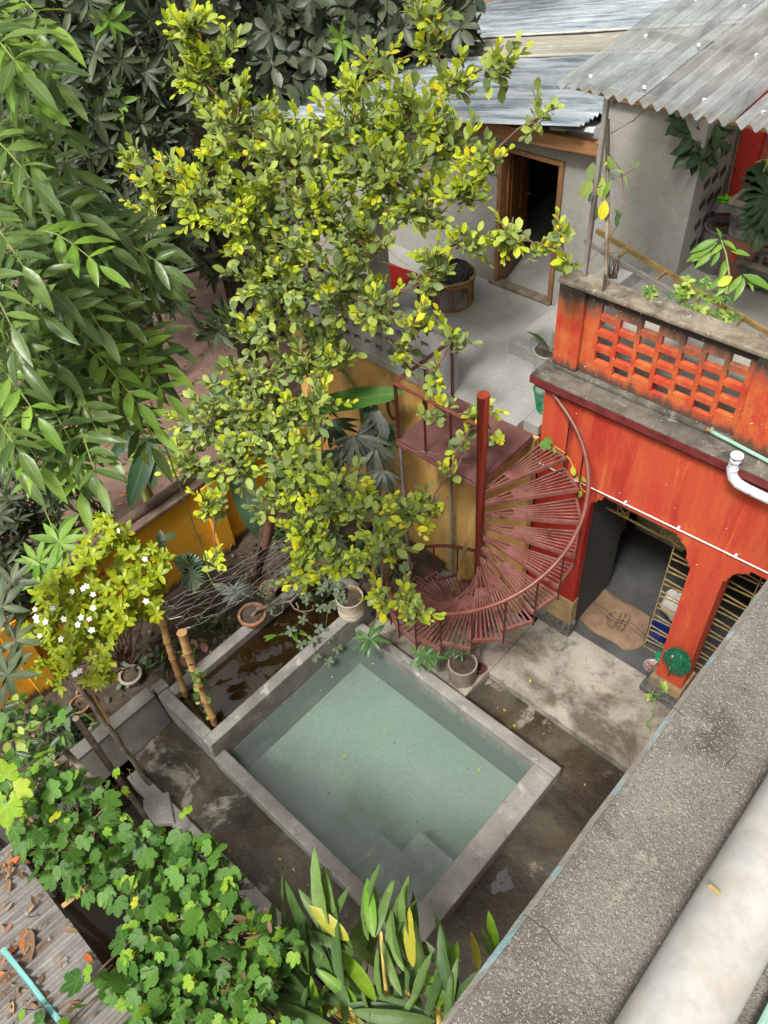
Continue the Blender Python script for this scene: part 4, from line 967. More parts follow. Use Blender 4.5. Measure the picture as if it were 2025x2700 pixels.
p = Wy(*K2(510, 440), 6.56); bg_ = thing('green_bag', 'crumpled dark green plastic bag hanging at the foot of the red column', 'bag', tuple(p))
mb = MB(); v = []; n1, n2 = 14, 18; rr = random.Random(9)
for i in range(n1 + 1):
    th = math.pi * i / n1
    for k_ in range(n2):
        ph = 2 * math.pi * k_ / n2; w = (.75 + .35 * math.sin(th * .9)) * (1 + .16 * math.sin(5 * ph + 2 * th) + .14 * math.sin(8 * ph - 2 * th) + rr.uniform(-.1, .1))
        v.append((p.x + .17 * w * math.sin(th) * math.cos(ph), p.y + .07 * w * math.sin(th) * math.sin(ph), p.z - .02 + .24 * math.cos(th) * (1 + .05 * math.sin(3 * ph)) + .05 * math.sin(ph)))
mb.add(v, [(i * n2 + k_, i * n2 + (k_ + 1) % n2, (i + 1) * n2 + (k_ + 1) % n2, (i + 1) * n2 + k_) for i in range(n1) for k_ in range(n2)])
mb.build('film', M['green_film'], bg_, smooth=True)
hp = Wy(*K2(360, 330), 6.56); mb = MB(); v = []
for i in range(9):
    for k_ in range(8):
        a = 2 * math.pi * k_ / 8; t_ = i / 8; c = p.lerp(hp, .35 + .75 * t_); r = .055 * (1 - .25 * t_) * (1 + .25 * math.sin(k_ * 3 + i * 2))
        v.append(c + Vector((0, r * math.cos(a) * .6, r * math.sin(a))))
mb.add(v, [(i * 8 + k_, i * 8 + (k_ + 1) % 8, (i + 1) * 8 + (k_ + 1) % 8, (i + 1) * 8 + k_) for i in range(8) for k_ in range(8)]); mb.build('bag_mouth', M['green_film'], bg_, smooth=True)
b0, b1 = Wz(*K2(335, 590), .3), Wy(*K2(445, 380), 6.5); br = thing('pink_handled_brush', 'brush with a pink handle and twisted shaft propped on the column foot', 'brush', tuple(b0))
MB().tube([b0, b0.lerp(b1, .55)], [.016, .022], 10).build('handle', M['pink'], br, smooth=True)
MB().tube([b0.lerp(b1, .55 + .05 * i) for i in range(10)], [.014 if i % 2 else .024 for i in range(10)], 8).build('twisted_shaft', M['steel'], br, smooth=True)
b0, b1 = Wz(*K2(365, 715), .17), Wy(*K2(425, 530), 6.5); br = thing('grey_stick', 'short grey green plastic stick leaning on the column foot under the bag', 'stick', tuple(b0))
MB().tube([b0, b1], .026, 10).build('stick', M['cement_pot'], br, smooth=True)
p = Wz(*K2(215, 170), ZP) + Vector((.06, .35, 0)); wsk = thing('white_sack', 'white woven sack slumped behind the folded gate', 'sack', tuple(p))
mb = MB(); v = []; rr = random.Random(3)
for i in range(11):
    th = math.pi * i / 10
    for k_ in range(16):
        ph = 2 * math.pi * k_ / 16; w = 1 + .1 * math.sin(4 * ph + 3 * th) + rr.uniform(-.06, .06)
        v.append((p.x + .26 * w * math.sin(th) * math.cos(ph), p.y + .1 + .2 * w * math.sin(th) * math.sin(ph), ZP + .43 + .3 * math.cos(th) * w))
mb.add(v, [(i * 16 + k_, i * 16 + (k_ + 1) % 16, (i + 1) * 16 + (k_ + 1) % 16, (i + 1) * 16 + k_) for i in range(10) for k_ in range(16)]); mb.build('cloth', M['white_sack'], wsk, smooth=True)
p = Wz(*K2(180, 230), ZP) + Vector((.02, .12, 0)); bd = thing('blue_bucket', 'dark blue plastic bucket standing behind the folded gate', 'bucket', tuple(p))
MB().lathe([(.12, .0), (.15, .28), (.165, .285), (.165, .31), (.145, .30), (.115, .02)], p + Vector((0, 0, 0)), 24).build('bucket', M['blue_plastic'], bd, smooth=True)

# ================================================================== TERRACE THINGS
def cane_stool():
    c = Wz(*N1(560, 850), ZT); c.z = ZT; c += Vector((0, .18, 0))
    t = thing('cane_stool', 'round cane stool with a black shaggy cushion on the terrace', 'stool', tuple(c)); R_ = .36; Hh = .46
    for zz, r in ((Hh, R_), (Hh - .06, R_ * .97), (.02, R_ * .9)):
        MB().tube([c + Vector((r * math.cos(2 * math.pi * i / 32), r * math.sin(2 * math.pi * i / 32), zz)) for i in range(33)], .019, 8).build('ring', M['cane'], t, smooth=True)
    for k_ in range(8):
        a = 2 * math.pi * k_ / 8
        MB().tube([c + Vector((R_ * .9 * math.cos(a), R_ * .9 * math.sin(a), .02)), c + Vector((R_ * .97 * math.cos(a), R_ * .97 * math.sin(a), Hh))], .015, 8).build('leg', M['cane'], t, smooth=True)
        arch = []
        for i in range(9):
            s = i / 8; aa = a + math.pi / 4 * (.12 + .76 * s); z = .03 + (Hh - .12) * math.sin(math.pi * s) ** .6
            arch.append(c + Vector((R_ * .93 * math.cos(aa), R_ * .93 * math.sin(aa), z)))
        MB().tube(arch, .010, 6).build('arch', M['cane'], t, smooth=True)
    mb = MB(); v = []; rr = random.Random(2)
    for i in range(13):
        th = math.pi * .5 * i / 12
        for k_ in range(40):
            ph = 2 * math.pi * k_ / 40; v.append(c + Vector((.33 * math.cos(ph) * math.cos(th * .98) + rr.uniform(-.012, .012), .33 * math.sin(ph) * math.cos(th * .98) + rr.uniform(-.012, .012), Hh + .01 + .13 * math.sin(th) + rr.uniform(-.014, .014))))
    mb.add(v, [(i * 40 + k_, i * 40 + (k_ + 1) % 40, (i + 1) * 40 + (k_ + 1) % 40, (i + 1) * 40 + k_) for i in range(12) for k_ in range(40)]); mb.build('cushion', M['black_cloth'], t)
cane_stool()
c1, c2 = Wz(*N1(335, 580), 4.62), Wz(*N1(60, 765), 4.62)
rt = thing('red_table', 'small table with a scarlet top and grey steel edge on the terrace', 'table', (-6.3, 7.1, ZT))
ex = (c2 - c1); ey = Vector((ex.y, -ex.x, 0)).normalized() * -.55
if ey.x > 0: ey = -ey
MB().hexa([c1, c2, c2 + ey, c1 + ey], [q + Vector((0, 0, .025)) for q in (c1, c2, c2 + ey, c1 + ey)]).build('table_top', M['red_top'], rt, bevel=.004)
mb = MB(); 
for a, b in ((c1, c2), (c2, c2 + ey), (c2 + ey, c1 + ey), (c1 + ey, c1)): mb.bar(a + Vector((0, 0, -.02)), b + Vector((0, 0, -.02)), .03, .038)
mb.build('edge_frame', M['steel_leg'], rt)
for q in (c1, c2, c2 + ey, c1 + ey): MB().bar((q.x, q.y, ZT), (q.x, q.y, 4.6), .028, .028, up=(1, 0, 0)).build('leg', M['steel_leg'], rt)
# green mesh basket
c = Wz(*N1(1415, 1790), ZT) + Vector((0, .1, 0)); bk = thing('green_basket', 'green plastic mesh waste basket on the terrace corner by the red wall', 'basket', tuple(c))
mb = MB()
for i in range(11):
    z = .03 + i * .026; r = .115 + .055 * z / .32
    mb.tube([c + Vector((r * math.cos(2 * math.pi * j / 24), r * math.sin(2 * math.pi * j / 24), z)) for j in range(25)], .0035, 4, cap=False)
for j in range(36):
    a = 2 * math.pi * j / 36; mb.tube([c + Vector((.115 * math.cos(a), .115 * math.sin(a), .01)), c + Vector((.17 * math.cos(a), .17 * math.sin(a), .32))], .0035, 4, cap=False)
mb.build('mesh_side', M['green_plastic'], bk)
MB().lathe([(.118, 0), (.122, .03), (.116, .03), (.112, .006)], c, 30).build('base', M['green_plastic'], bk, smooth=True)
MB().tube([c + Vector((.172 * math.cos(2 * math.pi * j / 36), .172 * math.sin(2 * math.pi * j / 36), .325)) for j in range(37)], .012, 8).build('rim', M['green_plastic'], bk, smooth=True)

def pot(name, label, c, prof, mat, soil_z, soil_r, n=28, wob=0.0):
    t = thing(name, label, 'pot', tuple(c))
    MB().lathe(prof, c, n, wob).build('pot_body', mat, t, smooth=True)
    mb = MB(); v = [c + Vector((0, 0, soil_z + .01))]
    for r_ in (.5, 1.0):
        for k_ in range(16):
            a = 2 * math.pi * k_ / 16; v.append(c + Vector((soil_r * r_ * math.cos(a), soil_r * r_ * math.sin(a), soil_z + rnd.uniform(-.008, .008))))
    f = [(0, 1 + k_, 1 + (k_ + 1) % 16) for k_ in range(16)] + [(1 + k_, 17 + k_, 17 + (k_ + 1) % 16, 1 + (k_ + 1) % 16) for k_ in range(16)]
    mb.add(v, f); mb.build('soil', M['potsoil'], t, smooth=True)
    return t
def potprof(r0, r1, h, lip=.02, th=.018):
    return [(r0, 0), (r0 * 1.01, .01), (r1, h - lip), (r1 + .008, h - lip), (r1 + .01, h - .004), (r1 + .004, h), (r1 - th, h - .002), (r1 - th - .003, h - .06), (r0 * .6, h - .08)]
# plaster-pot on the terrace
c = Wz(*N1(1475, 1235), ZT + .36); c.z = ZT
TP = pot('terrace_pot', 'cement pot with one long leaf at the terrace steps beside the parapet', c, potprof(.15, .19, .36), M['terrace'], .30, .165)
# pots round the pool
c = Wz(*N7(160, 440), .575); c.x = -6.90
POT_BONSAI = pot('terracotta_bowl', 'scalloped terracotta bowl holding a pale bare branch, on the tank wall', c, potprof(.15, .215, .2, .045, .03), M['terracotta'], .15, .185)
c = Wz(*N7(275, 330), .35) + Vector((-.12, .1, 0)); pot('terracotta_pot', 'plain small terracotta pot behind the scalloped bowl', c, potprof(.1, .14, .22), M['terracotta'], .17, .12)
c = Vector((-5.83, 4.60, .602)); WPOT = c
pot('white_drum_pot', 'rusty white ribbed metal drum pot on the tank wall corner', c, [(.20, 0), (.205, .01), (.205, .08), (.210, .085), (.205, .09), (.205, .15), (.210, .155), (.205, .16), (.207, .38), (.214, .39), (.210, .40), (.195, .395), (.192, .34), (.12, .33)], M['white_pot'], .35, .19, 32)
c = Wz(*R3(880, 190), .62); c.x = -5.84; c.y = 5.02; pot('gravel_tin', 'dark rusted tin of pale gravel behind the white drum pot', c, potprof(.14, .15, .22), M['bark_dark'], .19, .13)
c = Wz(*Z4(478, 1565), ZP) + Vector((-.03, .2, 0)); CPOT = c.copy()
pot('cement_drum_pot', 'tall round cement pot between the pool and the stair foot', c, [(.205, 0), (.21, .012), (.215, .36), (.22, .37), (.217, .38), (.195, .378), (.19, .32), (.12, .31)], M['cement_pot'], .33, .188, 32)
c = Wz(*Z4(612, 1490), ZP) + Vector((0, .06, 0)); pot('tiny_clay_pot', 'tiny dark clay pot at the foot of the stair pole', c, potprof(.055, .075, .13, .03, .014), M['maroon'], .10, .058)
c = Wz(*R3(1290, 640), ZP) + Vector((-.02, .16, 0)); c.x = max(c.x, -4.9); APOT = c.copy()
pot('brown_clay_pot', 'brown clay pot half hidden under the lowest stair treads by the pool', c, potprof(.15, .2, .34), M['terracotta'], .28, .17)
c = Wz(*Z6(790, 1285), .33); pot('stone_bowl_pot', 'empty round stone bowl on the garden soil under the flowering shrub', c + Vector((0, .08, 0)), potprof(.12, .17, .16, .04, .03), M['cement_pot'], .11, .13)
c = Wz(*K4(525, 290), .32); pot('clay_pot', 'half buried terracotta pot beside the crossing poles on the garden bed', c, potprof(.1, .15, .18), M['terracotta'], .12, .12)

# red roof deck: planters, ladder, brush, bricks
c = Wz(*Y5(1150, 1640), ZR) + Vector((0, .27, 0)); DT = c.copy()
pot('grey_tub', 'big tapered grey cement tub on the red roof deck behind the ladder', c, [(.29, 0), (.30, .02), (.245, .50), (.265, .505), (.268, .53), (.255, .535), (.235, .52), (.23, .46), (.15, .45)], M['grey_tub'], .46, .225, 32)
def trough(name, label, c, sx, sy, h, top, mat):
    t = thing(name, label, 'planter', tuple(c))
    MB().hexa([c + Vector((a * sx * .8, b * sy * .8, .0)) for a, b in ((-1, -1), (1, -1), (1, 1), (-1, 1))], [c + Vector((a * sx, b * sy, h)) for a, b in ((-1, -1), (1, -1), (1, 1), (-1, 1))]).build('body', mat, t, bevel=.01)
    mb = MB(); e = top
    mb.box(c.x - sx - e, c.x + sx + e, c.y - sy - e, c.y - sy + .03, c.z + h, c.z + h + .05); mb.box(c.x - sx - e, c.x + sx + e, c.y + sy - .03, c.y + sy + e, c.z + h, c.z + h + .05)
    mb.box(c.x - sx - e, c.x - sx + .03, c.y - sy + .03, c.y + sy - .03, c.z + h, c.z + h + .05); mb.box(c.x + sx - .03, c.x + sx + e, c.y - sy + .03, c.y + sy - .03, c.z + h, c.z + h + .05)
    mb.build('rim', M['wood_old'], t, bevel=.006)
    B(c.x - sx + .031, c.x + sx - .031, c.y - sy + .031, c.y + sy - .031, c.z + h, c.z + h + .025).build('soil', M['potsoil'], t)
    return t
SQ = Wy(*Y5(1490, 1330), 9.4); SQ.z = max(ZR, SQ.z)
trough('square_planter', 'tall square mossy cement planter standing by the red rear wall', SQ, .22, .2, .42, .03, M['mossy'])
B(SQ.x - .18, SQ.x + .18, SQ.y - .15, SQ.y + .15, ZR, SQ.z - .002).build('planter_block', M['brick'])['label'] = 'stack of bricks under the square mossy planter on the roof deck'
bpy.data.objects['planter_block']['category'] = 'bricks'
TR = Wz(*Y5(1500, 1830), ZR) + Vector((.12, .2, .1))
trough('long_planter', 'low rectangular cement planter of dry stones at the right frame edge', TR, .36, .2, .26, .03, M['mossy'])
for i in range(26):
    q = TR + Vector((rnd.uniform(-.3, .3), rnd.uniform(-.15, .15), .30)); s = rnd.uniform(.02, .05)
    MB().lathe([(s * .7, -s * .4), (s, 0), (s * .6, s * .45), (s * .2, s * .5)], q, 7, .15).build('stone', M['grey_tub'] if i % 4 else M['brick'], bpy.data.objects['long_planter'])
c = Wz(*K5(480, 770), TR.z + .33); rc = thing('red_cup', 'small red plastic cup on the rim of the low planter', 'cup', tuple(c))
MB().lathe([(.028, 0), (.036, .075), (.032, .075), (.026, .006)], c, 16).build('cup', M['red_cup'], rc, smooth=True)
ld = thing('ladder', 'worn steel ladder lying across the roof deck behind the red parapet', 'ladder', (-3.6, 7.8, ZR))
A0, A1 = Wz(*Y5(130, 1375), 5.55), Wz(*Y5(1110, 1960), 5.35); B0, B1 = Wz(*Y5(230, 1290), 5.55), Wz(*Y5(1659, 2140), 5.30)
MB().bar(A0, A0 + (A1 - A0) * 1.6, .035, .06).build('side_rail', M['steel'], ld); MB().bar(B0, B0 + (B1 - B0) * 1.2, .035, .06).build('side_rail', M['ladder_y'], ld)
for (a, b, c_, d) in ((405, 1515, 500, 1440), (725, 1700, 815, 1625), (1060, 1890, 1130, 1815), (1400, 2085, 1465, 1990)):
    p = Wz(*Y5(a, b), 5.49 - .1 * (a - 400) / 1000); q = Wz(*Y5(c_, d), 5.5 - .1 * (c_ - 400) / 1000); MB().bar(p, q, .03, .025).build('rung', M['ladder_y'], ld)
cb = thing('cement_block', 'pale cement block behind the parapet post under the ladder end', 'block', tuple(Wz(*Y5(330, 1500), ZR)))
c = Wy(*Y5(300, 1580), 7.75); B(c.x - .16, c.x + .2, 7.55, 8.1, ZR, 5.45).build('block', M['terrace'], cb, bevel=.012)
c = Wy(*Y5(1305, 1040), 9.62); db = thing('deck_brush', 'lime green round deck brush with grey bristles leaning against the red wall', 'brush', (c.x, c.y, c.z - .15))
ax = (Wy(*Y5(1440, 400), 9.8) - c).normalized(); x_, y_ = perp(ax)
def disc(o, r, h, ax, n=24):
    return MB().tube([o, o + ax * h], r, n)
disc(c, .115, .035, ax).build('brush_head', M['lime_plastic'], db, smooth=True)
mb = MB()
for i in range(150):
    a = 2 * math.pi * i / 150 * 7; r = .03 + .075 * (i / 150); o = c + (x_ * math.cos(a) + y_ * math.sin(a)) * r
    mb.bar(o, o - ax * .12 + (x_ * math.cos(a) + y_ * math.sin(a)) * .025, .009, .009)
o = mb.build('bristles', M['bristle'], db); o['kind'] = 'stuff'
MB().tube([c + ax * .03, c + ax * .12], [.03, .018], 10).build('socket', M['lime_plastic'], db, smooth=True)
MB().tube([c + ax * .12, c + ax * 1.6], .013, 8).build('handle', M['steel'], db, smooth=True)
for t_ in (.78, 1.5): MB().tube([c + ax * t_, c + ax * (t_ + .14)], .02, 8).build('grip', M['lime_plastic'], db, smooth=True)

# ================================================================== GARDEN POLES, FENCE
def bamboo(name, label, p, q, r0, r1, mat=None, n=7):
    t = thing(name, label, 'pole', tuple(p)); d = q - p; pts = []; rad = []
    for i in range(n + 1):
        s = i / n
        for o, f in ((-.012, 1.0), (0, 1.22), (.012, 1.0)):
            ss = min(1, max(0, s + o)); pts.append(p + d * ss + Vector((math.sin(s * 7) * .012, math.cos(s * 5) * .012, 0))); rad.append((r0 + (r1 - r0) * ss) * f)
    MB().tube(pts, rad, 12).build('cane', mat or M['bamboo'], t, smooth=True); return t
def top_at(base, px, z):                # a point at height z that shows at column px, close above base
    best = None
    for i in range(400):
        py = 1200 + i * 2; w = Wz(px, py, z); e = (w - base); e.z = 0
        if best is None or e.length < best[0]: best = (e.length, w)
    return best[1]
b1 = Wz(*Z6(1125, 1390), .43); t1 = Wd(*Z6(967, 808), 11.1)
bamboo('bamboo_pole', 'bamboo pole nearer the yellow wall, holding the wire fence at the tank', Vector((b1.x, b1.y, -.1)), t1, .042, .05)
b2 = Wz(*Z6(1310, 1545), .43); t2 = Wd(*Z6(1112, 972), 10.4)
bamboo('bamboo_pole', 'bamboo pole with ivy at the tank corner nearer the pool', Vector((b2.x, b2.y, -.1)), t2, .05, .055)
b3 = Wz(*R3(750, 230), .62); bamboo('bamboo_pole', 'short bamboo stake behind the white drum pot', Vector((b3.x, b3.y + .1, .3)), Vector((b3.x + .02, b3.y + .12, 1.6)), .03, .03)
wf = thing('wire_fence', 'sagging galvanised wire mesh strung from the bamboo poles over the tank', 'fence', tuple(t1))
fa, fb = t1, t2
ea, eb = Wd(*N6(1000, 480), 11.6), Wd(*N6(1010, 620), 11.2)
mb = MB()
NW = 5
for i in range(NW):
    s = i / (NW - 1); p = fa.lerp(fb, s); q = ea.lerp(eb, s); pts = []
    for j in range(22):
        u_ = j / 21; pts.append(p.lerp(q, u_) + Vector((0, 0, -.12 * math.sin(math.pi * u_) * (.4 + .6 * s) + .015 * math.sin(j * 2.1 + i))))
    mb.tube(pts, .0032 if i in (0, NW - 1) else .0026, 5)
mb.build('line_wire', M['wire'], wf)
mb = MB()
for j in range(9):
    u0 = (j + .2) / 9.5
    pts = []
    for i in range(11):
        s = i / 10; u_ = u0 + .05 * (1 if (i // 2 + j) % 2 else -1)
        pts.append(fa.lerp(fb, s).lerp(ea.lerp(eb, s), min(1, max(0, u_))) + Vector((0, 0, -.12 * math.sin(math.pi * u0) * (.4 + .6 * s) + rnd.uniform(-.012, .012))))
    mb.tube(pts, .0022, 4)
mb.build('mesh_wire', M['wire'], wf)
p0 = Wz(*K4(945, 765), .05); p1 = Wd(*K4(470, 105), 10.9)
t = thing('rusty_pole', 'long rusty brown pole leaning from the courtyard into the flowering shrub', 'pole', tuple(p0))
MB().tube([p0.lerp(p1, i / 8) + Vector((.01 * math.sin(i * 2), .01 * math.cos(i * 3), 0)) for i in range(9)], [.034, .036, .038, .036, .038, .04, .04, .042, .04], 10).build('shaft', M['wood_old'], t, smooth=True)
p2 = Wd(*K4(545, 135), 10.9); p3 = p0.lerp(p1, .62) + Vector((.05, .03, .02)); MB().tube([p3, p2], .02, 8).build('lashed_stick', M['bamboo'], t, smooth=True)
p0 = Wd(*K4(700, 860), 9.6); p1 = Wd(*K4(120, 240), 10.6)
t = thing('trellis_pole', 'grey trellis pole tied with white cord over the garden wall', 'pole', tuple(p0))
MB().tube([p0, p0.lerp(p1, .5), p1], [.03, .038, .04], 10).build('shaft', M['wood_old'], t, smooth=True)
for u_ in (.48, .55, .74, .93):
    c = p0.lerp(p1, u_); x_, y_ = perp(p1 - p0)
    MB().tube([c + (x_ * math.cos(a) + y_ * math.sin(a)) * .043 for a in [2 * math.pi * i / 12 for i in range(13)]], .006, 5).build('cord', M['conduit'], t)
TRL = (p0, p1)
q0, q1 = Wd(*K4(0, 665), 10.2), Wd(*K4(480, 280), 10.3)
t = thing('cross_pole', 'thin brown pole crossing the tied trellis pole over the garden bed', 'pole', tuple(q0)); MB().tube([q0, q1], [.022, .018], 8).build('shaft', M['wood_old'], t, smooth=True)
p = Wz(*N6(225, 1010), .75); q = Wz(*N6(285, 1110), .36)
t = thing('wooden_plank', 'short brown plank leaning against the foot of the yellow wall', 'plank', tuple(q)); MB().bar(q, p + Vector((-.1, 0, .1)), .12, .03).build('board', M['wood_old'], t, bevel=.004)
# fallen logs behind the tank
for lab, a, b, r in (('dark rotting log lying behind the tank among the ferns', N7(520, 120), N7(720, 90), .12), ('splintered brown log stump behind the terracotta bowl', N7(210, 270), N7(330, 200), .09)):
    p, q = Wz(*a, .5), Wz(*b, .55); t = thing('rotten_log', lab, 'log', tuple(p))
    MB().tube([p.lerp(q, i / 6) + Vector((0, 0, .02 * math.sin(i * 2))) for i in range(7)], [r * (1 + .15 * math.sin(i * 3)) for i in range(7)], 10).build('log', M['bark'], t, smooth=True)
# ================================================================== FOLIAGE
LEAF = {}
def strip_leaf(key, mat, prof, L, W, fold=.25, curl=.25, wave=0.0, nst=5):
    """leaf along +Y: three vertices per station (edge, midrib, edge)"""
    P = np.array(prof); v = []; uv = []
    for i in range(nst + 1):
        t = i / nst; w = np.interp(t, P[:, 0], P[:, 1]) * W / 2
        z = -curl * L * t * t
        wz = wave * L * math.sin(t * 17)
        v += [(-w, t * L, z + fold * w + wz), (0, t * L, z), (w, t * L, z + fold * w - wz)]
        uv += [(0, t), (.5, t), (1, t)]
    f = []
    for i in range(nst):
        a = 3 * i; f += [(a, a + 1, a + 4, a + 3), (a + 1, a + 2, a + 5, a + 4)]
    LEAF[key] = (np.array(v), f, np.array(uv), M[mat])
def fan_leaf(key, mat, outline, L, dish=.12, axes=(), c=(0, .12)):
    v = [(c[0] * L, c[1] * L, 0)]; uv = [(.5, .1)]
    for x, y in outline:
        d2 = (x - c[0]) ** 2 + (y - c[1]) ** 2
        v.append((x * L, y * L, -dish * L * d2)); r = math.sqrt(d2)
        ang = math.atan2(x - c[0], y - c[1]); dd = min(abs(ang - a) for a in axes) if axes else abs(ang)
        uv.append((.5 + min(.5, r * math.sin(min(dd, 1.5))), r))
    n = len(outline); f = [(0, 1 + (i + 1) % n, 1 + i) for i in range(n)]
    LEAF[key] = (np.array(v), f, np.array(uv), M[mat])
OVAL = [(0, .06), (.12, .45), (.35, .92), (.55, 1), (.78, .8), (.93, .4), (1, .05)]
OBOV = [(0, .06), (.2, .4), (.5, .85), (.72, 1), (.88, .75), (1, .08)]
LANCE = [(0, .05), (.12, .5), (.35, 1), (.6, .9), (.82, .5), (1, .02)]
LONGL = [(0, .12), (.08, .5), (.25, .9), (.5, 1), (.75, .78), (.92, .35), (1, .02)]
for nm in ('guava', 'guava_old', 'guava_new'):
    strip_leaf(nm + 'A', 'lf_' + nm, OVAL, 1, .60, .18, .12, 0.008); strip_leaf(nm + 'B', 'lf_' + nm, OBOV, 1, .56, .28, .22); strip_leaf(nm + 'C', 'lf_' + nm, OVAL, 1, .54, .12, -.08, .015)
for nm in ('pinn', 'pinn_new'):
    strip_leaf(nm + 'A', 'lf_' + nm, LANCE, 1, .30, .35, .30, .012, 6); strip_leaf(nm + 'B', 'lf_' + nm, LANCE, 1, .27, .2, .08, .016, 6); strip_leaf(nm + 'C', 'lf_' + nm, LANCE, 1, .32, .5, .16, .01, 6)
for nm, w in (('mango', .27), ('jack', .46), ('fresh', .3), ('oleander', .26), ('dark', .4), ('dusty', .45), ('rust', .4), ('gard', .46), ('sage', .6), ('dry', .4), ('pink', .6), ('sap', .3)):
    strip_leaf(nm + 'A', 'lf_' + nm, OBOV if nm in ('jack', 'sage') else LANCE if w < .4 else OVAL, 1, w, .25, .25, .01); strip_leaf(nm + 'B', 'lf_' + nm, LANCE if w < .4 else OVAL, 1, w * .9, .4, .05, .02)
def lobes(n, amp, cut):
    o = []
    for i in range(n):
        a = -2.75 + 5.5 * i / (n - 1)
        r = .34 + .30 * math.exp(-(a / .9) ** 2) + amp * (abs(math.cos(2.5 * a)) ** .7) - cut * (i % 2)
        o.append((r * math.sin(a), .30 + r * math.cos(a) * .95))
    o.append((0, .06)); return o
def grape(k):
    h = [(0, 1.0), (.06, .90), (.11, .91), (.15, .81), (.20, .80), (.20, .70), (.23 - .05 * k, .63 - .06 * k), (.33, .70), (.39, .69), (.46, .73), (.48, .64), (.55, .60), (.52, .52), (.55, .46), (.46, .42 - .03 * k), (.52, .36), (.50, .29), (.54, .22), (.45, .16), (.44, .09), (.34, .06), (.28, -.01), (.19, .02), (.11, .02), (.04, .10)]
    return h + [(-x, y) for x, y in reversed(h[1:])]
for nm in ('vine', 'vine_new'):
    fan_leaf(nm + 'A', 'lf_' + nm, grape(1), 1, .28, (-1.05, 0, 1.05, 2.2, -2.2), (0, .2)); fan_leaf(nm + 'B', 'lf_' + nm, grape(0), 1, -.20, (-1.05, 0, 1.05, 2.2, -2.2), (0, .2))
strip_leaf('gingerA', 'lf_ginger', LONGL, 1, .185, .3, .28, .008, 9); strip_leaf('gingerB', 'lf_ginger', LONGL, 1, .18, .45, .10, .008, 9)
strip_leaf('gingerN', 'lf_ginger_new', LONGL, 1, .25, .25, .18, .004, 9); strip_leaf('gingerY', 'lf_ginger_yel', LONGL, 1, .27, .25, .15, .008, 9)
def cutleaf(key, mat, n=9):
    o = []
    for i in range(n):
        t = i / (n - 1); r = .52 * math.sin(math.pi * (.12 + .84 * t)) ** .75
        y = -.18 + 1.15 * t
        o += [(r, y), (r * 1.02, y + .055), (r * .66, y + .075)]
    R_ = [(x, y + .2) for x, y in o]; Lf = [(-x, y) for x, y in reversed(R_)]
    fan_leaf(key, mat, R_ + [(0, 1.22)] + Lf, 1, .3, (), (0, .5))
cutleaf('monsteraA', 'lf_dark'); cutleaf('monsteraD', 'lf_dusty')
strip_leaf('bananaA', 'lf_banana', [(0, .1), (.06, .6), (.2, .95), (.6, 1), (.85, .7), (1, .1)], 1, .30, .22, .32, .006, 14)
strip_leaf('bananaN', 'lf_banana_new', [(0, .1), (.06, .6), (.2, .95), (.6, 1), (.85, .7), (1, .1)], 1, .25, .18, .2, .012, 14)
strip_leaf('fernA', 'lf_fresh', LANCE, 1, .12, .2, .6, 0, 4); strip_leaf('grassA', 'lf_sage', LANCE, 1, .09, .2, .7, 0, 4)
strip_leaf('petalA', 'white_petal' if False else 'lf_dry', OVAL, 1, .7)
LEAF['petalA'] = LEAF['petalA'][:3] + (M['white_petal'],)
strip_leaf('fingerD', 'lf_dusty', LANCE, 1, .17, .3, .55, .01, 7); strip_leaf('fingerA', 'lf_dark', LANCE, 1, .17, .3, .45, .01, 7)
LMESH = {}
def leaf_mesh(key):
    if key not in LMESH:
        v, f, uv, m = LEAF[key]; me = bpy.data.meshes.new('leaf_blade'); me.from_pydata([tuple(x) for x in v], [], f); me.materials.append(m)
        ul = me.uv_layers.new(name='UVMap'); li = np.array([l.vertex_index for l in me.loops]); ul.data.foreach_set('uv', uv[li].astype(np.float32).ravel())
        me.polygons.foreach_set('use_smooth', [True] * len(f)); me.update(); LMESH[key] = me
    return LMESH[key]

